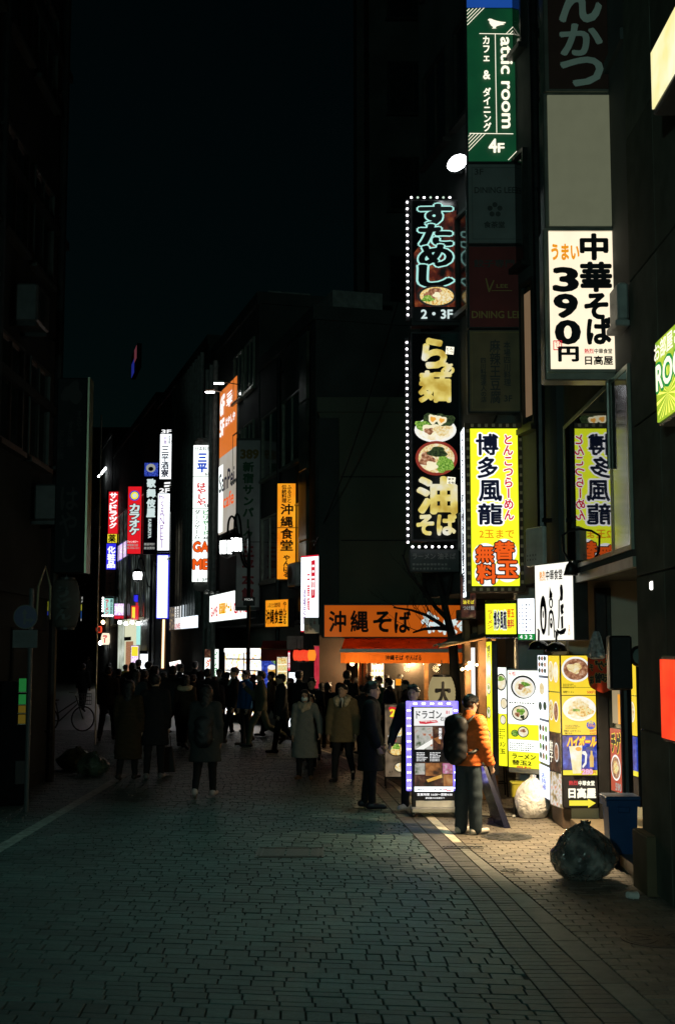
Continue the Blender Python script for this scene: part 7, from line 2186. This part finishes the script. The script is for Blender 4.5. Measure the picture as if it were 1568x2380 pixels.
# left group from behind
person('woman in a long brown quilted coat walking away on the left', 297, 1814, 1.62, R(172), cloth('brown_quilt', (.035, .024, .011)), cBK, (.02, .015, .012), ((.1, .03), (-.12, .2)), hem=.36, flare=.03, hair='long', quilt=.014, res=.014)
person('man in a knee length black coat with a tall bag, walking away', 358, 1812, 1.72, R(178), cBK, cBK, (.10, .10, .10), ((.08, .02), (-.08, .1)), hem=.56, flare=.02, res=.014)
CROWD = [
 ('man in a dark brown jacket walking away at the left of the crowd', 250, 1722, 1.74, 178, cBR, cBK, 'short', None, walkL, {}),
 ('woman in a dull teal jacket behind the brown quilted coat', 312, 1752, 1.68, 178, cTL, cBK, 'long', None, walkR, {}),
 ('man with a round head of hair behind the tall bag carrier', 400, 1738, 1.76, 174, cBK2, cBK, 'short', None, walkL, {'bulk': .02}),
 ('woman in a fur trimmed hooded coat walking away', 430, 1741, 1.62, 170, cBR, cBK, 'bob', .6, walkR, {'hood': cFU}),
 ('man with cropped hair in a black coat seen from behind near the billiard sign', 481, 1737, 1.72, 176, cBK, cBK, 'short', None, walkL, {}),
 ('man facing us with an open collar beside the bright shop window', 508, 1696, 1.70, 10, cBK2, cBK, 'short', None, walkR, {'shirt': cWT}),
 ('tall man in a dark suit and pale shirt walking left', 544, 1729, 1.76, -70, cBK, cBK, 'short', None, walkL, {'shirt': cloth('shirt_dim', (.25, .27, .26)), 'hem': .78}),
 ('man in a blue jacket with glasses turning left', 571, 1733, 1.72, -60, cBL, cDK, 'short', None, stand, {'glasses': True, 'bulk': .015}),
 ('woman with two hair buns in front of the bright shop window', 556, 1675, 1.62, 170, cBK, cBK, 'bun', None, stand, {}),
 ('man in a grey green jacket striding left with a hand to his face', 606, 1736, 1.74, -82, cOL, cOL, 'short', None, ((.5, .35), (-.35, .75)), {'arms': ((.5, 1.9), (-.1, .3)), 'bulk': .015}),
 ('man in a hooded green jacket close behind the grey green one', 630, 1712, 1.72, -100, cHG, cDK, 'short', None, walkR, {'hood': cHG}),
 ('man in a dark parka and peaked cap walking left', 653, 1749, 1.72, -80, cBK2, cBK, 'short', .74, ((-.3, .5), (.25, .1)), {'cap': cBK2, 'bulk': .02}),
 ('man with tousled hair seen from behind, close behind the masked woman', 694, 1742, 1.76, 165, cBK, cBK, 'short', None, stand, {}),
 ('older man with a receding hairline facing us behind the masked woman', 724, 1770, 1.72, -5, cBK, cBK, 'short', None, walkL, {}),
 ('woman in a dark coat peering past the masked woman', 722, 1790, 1.50, -8, cBR, cBK, 'bob', .5, walkR, {}),
 ('man in a dark coat seen from behind, left of the soba shop lamp', 806, 1745, 1.76, 170, cBK, cBK, 'short', None, stand, {}),
 ('short haired woman half hidden between the scarf woman and the fur collar man', 762, 1738, 1.64, 160, cBK, cBK, 'bob', None, stand, {}),
 ('tall man at the left of the soba shop queue', 858, 1735, 1.76, 150, cBK2, cBK, 'short', None, stand, {}),
 ('man with glasses in a dark green jacket in the queue', 880, 1742, 1.72, -60, cGN, cBK, 'short', None, stand, {'glasses': True}),
 ('man with light brown hair in the soba shop queue', 896, 1728, 1.72, 160, cBR, cBK, 'short', None, stand, {'mat_hair': M('hair_brown', (.05, .035, .02), .5)}),
 ('man in navy bending forward in the soba shop queue', 915, 1745, 1.72, -120, cNV, cBK, 'short', None, stand, {'lean': .2}),
 ('smiling man facing left at the end of the soba shop queue', 942, 1752, 1.70, -65, cBK, cBK, 'short', None, stand, {}),
 ('long haired woman in black just left of the LED board', 955, 1775, 1.62, 170, cBK, cBK, 'long', None, stand, {}),
 ('small figure in the middle of the far crowd with a yellow scarf', 290, 1660, 1.66, 175, cBK2, cBK, 'short', None, walkL, {'scarf': cloth('yellow', (.30, .26, .02))}),
 ('person in black at the left of the far crowd', 251, 1662, 1.72, 175, cBK, cBK, 'short', None, walkR, {}),
 ('person with a round head before the white stand board', 320, 1676, 1.72, 175, cBK, cBK, 'short', None, walkL, {}),
 ('person in a cap before the white stand board', 343, 1700, 1.70, 150, cBK, cBK, 'short', None, walkR, {'cap': cBK}),
 ('woman facing right beside the cap wearer', 358, 1706, 1.66, 120, cBK, cBK, 'bob', None, walkL, {}),
 ('person in black under the tilted white board', 452, 1682, 1.74, 175, cBK, cBK, 'short', None, walkL, {}),
 ('lone man in black walking on the dark left side', 192, 1654, 1.74, 178, cBK, cBK, 'short', None, walkR, {}),
 ('person in a pale coat far down the street', 221, 1576, 1.68, 178, cWT, cBK, 'short', .6, stand, {}),
 ('dark figure in the far gloom left of the pale coat', 205, 1592, 1.72, 178, cBK, cBK, 'short', None, walkL, {}),
 ('stooped figure just right of the brown jacket in the crowd', 272, 1700, 1.70, 176, cBK, cBK, 'short', None, walkR, {'lean': .1}),
 ('figure with long hair beside the yellow scarf', 306, 1688, 1.62, 172, cBK, cBK, 'long', None, walkL, {}),
 ('broad man in charcoal between the teal jacket and the tall bag carrier', 334, 1728, 1.76, 178, cBK2, cBK, 'short', None, walkL, {'bulk': .03}),
 ('dark figure left of the fur trimmed hood', 378, 1716, 1.72, 174, cBK, cBK, 'short', None, walkR, {}),
 ('tall dark figure looking right under the tilted board', 416, 1704, 1.78, 120, cNV, cBK, 'short', None, walkL, {}),
 ('dark figure right of the fur trimmed hood', 447, 1722, 1.70, 176, cBK, cBK, 'short', None, walkR, {}),
 ('figure in navy glancing left beside the cropped hair man', 464, 1712, 1.68, -120, cNV, cBK, 'bob', None, walkL, {}),
 ('silhouette between the cropped hair man and the man with open collar', 497, 1722, 1.74, 178, cBK, cBK, 'short', None, walkR, {'bulk': .02}),
 ('silhouette with a raised hood before the bright shop window', 526, 1706, 1.72, 175, cBK2, cBK, 'short', None, walkL, {'hood': cBK2}),
 ('silhouette between the blue jacket and the grey green jacket', 588, 1704, 1.70, -90, cBK, cBK, 'short', None, walkL, {}),
 ('silhouette right of the peaked cap, below the red lanterns', 674, 1722, 1.72, -80, cBK, cBK, 'short', None, walkR, {}),
 ('silhouette left of the soba shop lamp with long hair', 748, 1730, 1.64, 168, cBK, cBK, 'long', None, stand, {}),
 ('bareheaded man below the soba shop wall lamp', 829, 1730, 1.72, 165, cNV, cBK, 'short', None, stand, {}),
 ('man in charcoal right behind the black coat profile', 842, 1752, 1.70, -150, cBK2, cBK, 'short', None, stand, {}),
 ('queuing man in black behind the smiling one', 930, 1732, 1.74, 170, cBK, cBK, 'short', None, stand, {}),
]
HEADS = {(250, 1722): 1547, (312, 1752): 1553, (400, 1738): 1545, (430, 1741): 1567, (481, 1737): 1552, (508, 1696): 1553, (544, 1729): 1549, (571, 1733): 1557, (556, 1675): 1528, (606, 1736): 1553, (630, 1712): 1559, (653, 1749): 1564, (694, 1742): 1558, (724, 1770): 1573, (722, 1790): 1612, (806, 1745): 1558, (762, 1738): 1585, (858, 1735): 1563, (880, 1742): 1571, (896, 1728): 1568, (915, 1745): 1574, (942, 1752): 1580, (955, 1775): 1598, (452, 1682): 1536, (320, 1676): 1519, (343, 1700): 1536, (358, 1706): 1545, (192, 1654): 1541,
         (272, 1700): 1552, (306, 1688): 1538, (334, 1728): 1556, (378, 1716): 1560, (416, 1704): 1541, (447, 1722): 1566, (464, 1712): 1558, (497, 1722): 1570, (526, 1706): 1560, (588, 1704): 1566, (674, 1722): 1574, (748, 1730): 1584, (829, 1730): 1574, (842, 1752): 1592, (930, 1732): 1568}
for (lb, u, v, h, yw, tp, tr, hr, hem, lg, kw) in CROWD:
    kw = dict(kw)
    hem = kw.pop('hem', hem)
    hv = HEADS.get((u, v))
    if hv:
        g_ = ground(u, v); h = min(1.86, max(1.36, at(u, hv, g_.y).z / 1.017))
    person(lb, u, v, h, R(yw), tp, tr, legs=lg, hair=hr, hem=hem, res=.02 if v < 1700 else .0165, **kw)
# ---- backpacks and bags
M('pack_black', (.010, .010, .011), .55, var=.3, scale=20, bump=.15); M('pack_grey', (.05, .052, .046), .5, var=.2, scale=20)
def backpack(label, info, w, h, t, zc=1.19):
    T, S = info['T'], info['S']
    c = np.array(T((0, .0, zc + info['dz'])))
    f = Field((-w, -.05, -h), (w, t * 1.6, h), .012)
    f.cone((0, t * .42, -h * .30), (0, t * .40, h * .26), w * .46, w * .44, .05, (1, .62, 1)); f.cone((0, t * .55, -h * .34), (0, t * .55, -h * .02), w * .36, w * .36, .04, (1.05, .66, 1))
    f.cone((-w * .25, t * .35, h * .33), (w * .25, t * .35, h * .33), w * .2, w * .2, .05)
    f.wrinkle(.004, 30, 2.0)
    o = root('backpack', label, 'backpack', world(info, c + np.array((0, .135, 0))), info['yaw'])
    o.scale = (S, S, S)
    link(bpy.data.objects.new('bag', f.mesh('bag', [MATS['pack_black']])), o)
    for sx in (-1, 1):
        pts = [(sx * w * .26, .02, h * .34), (sx * w * .36, -.10, h * .52), (sx * w * .42, -.22, h * .50), (sx * w * .44, -.29, h * .22), (sx * w * .46, -.26, -h * .12), (sx * w * .5, -.05, -h * .32), (sx * w * .4, .03, -h * .36)]
        MB().tube(pts, .021, 8).build('strap', MATS['pack_grey'], o, True)
    MB().tube([(-.04, t * .3, h * .46), (-.03, t * .3, h * .56), (.03, t * .3, h * .56), (.04, t * .3, h * .46)], .009, 6).build('grab_handle', MATS['pack_grey'], o)
    f = Field((-w * .6, t * .4, -h * .6), (w * .6, t * 1.8, h * .3), .012)
    f.cone((0, t * .66, -h * .30), (0, t * .66, -h * .10), w * .30, w * .30, .03, (1.05, .6, .8)); f.wrinkle(.003, 35, 1.0)
    link(bpy.data.objects.new('front_pocket', f.mesh('front_pocket', [MATS['pack_grey']])), o)
    MB().tube([(-w * .42, t * .45, -h * .1), (-w * .2, t * .78, h * .2), (w * .2, t * .78, h * .2), (w * .42, t * .45, -h * .1)], .008, 5).build('main_zip', MATS['pack_grey'], o)
    MB().tube([(-w * .3, t * .82, -h * .05), (0, t * .90, -h * .02), (w * .3, t * .82, -h * .05)], .006, 5).build('zip', MATS['pack_grey'], o)
backpack('bulging black backpack on the man in the orange jacket', I1, .385, .52, .23)
backpack('dark backpack low on the lone woman walking away', I4, .30, .40, .18, 1.02)
p = ground(391, 1802)
o = root('shopping_bag', 'tall dark bag carried beside the man in the black knee length coat', 'bag', (p.x, p.y, .06))
m = MB(); m.add([(-.09, -.06, 0), (.12, -.06, 0), (.12, .08, 0), (-.09, .08, 0), (-.06, -.05, .42), (.06, -.05, .44), (.06, .06, .44), (-.06, .06, .42)], [(3, 2, 1, 0), (4, 5, 6, 7), (0, 1, 5, 4), (1, 2, 6, 5), (2, 3, 7, 6), (3, 0, 4, 7)])
m.build('sack', cBK2, o); MB().tube([(-.04, 0, .43), (-.03, 0, .62), (.03, 0, .62), (.04, 0, .43)], .008, 6).build('handle', MATS['black'], o)
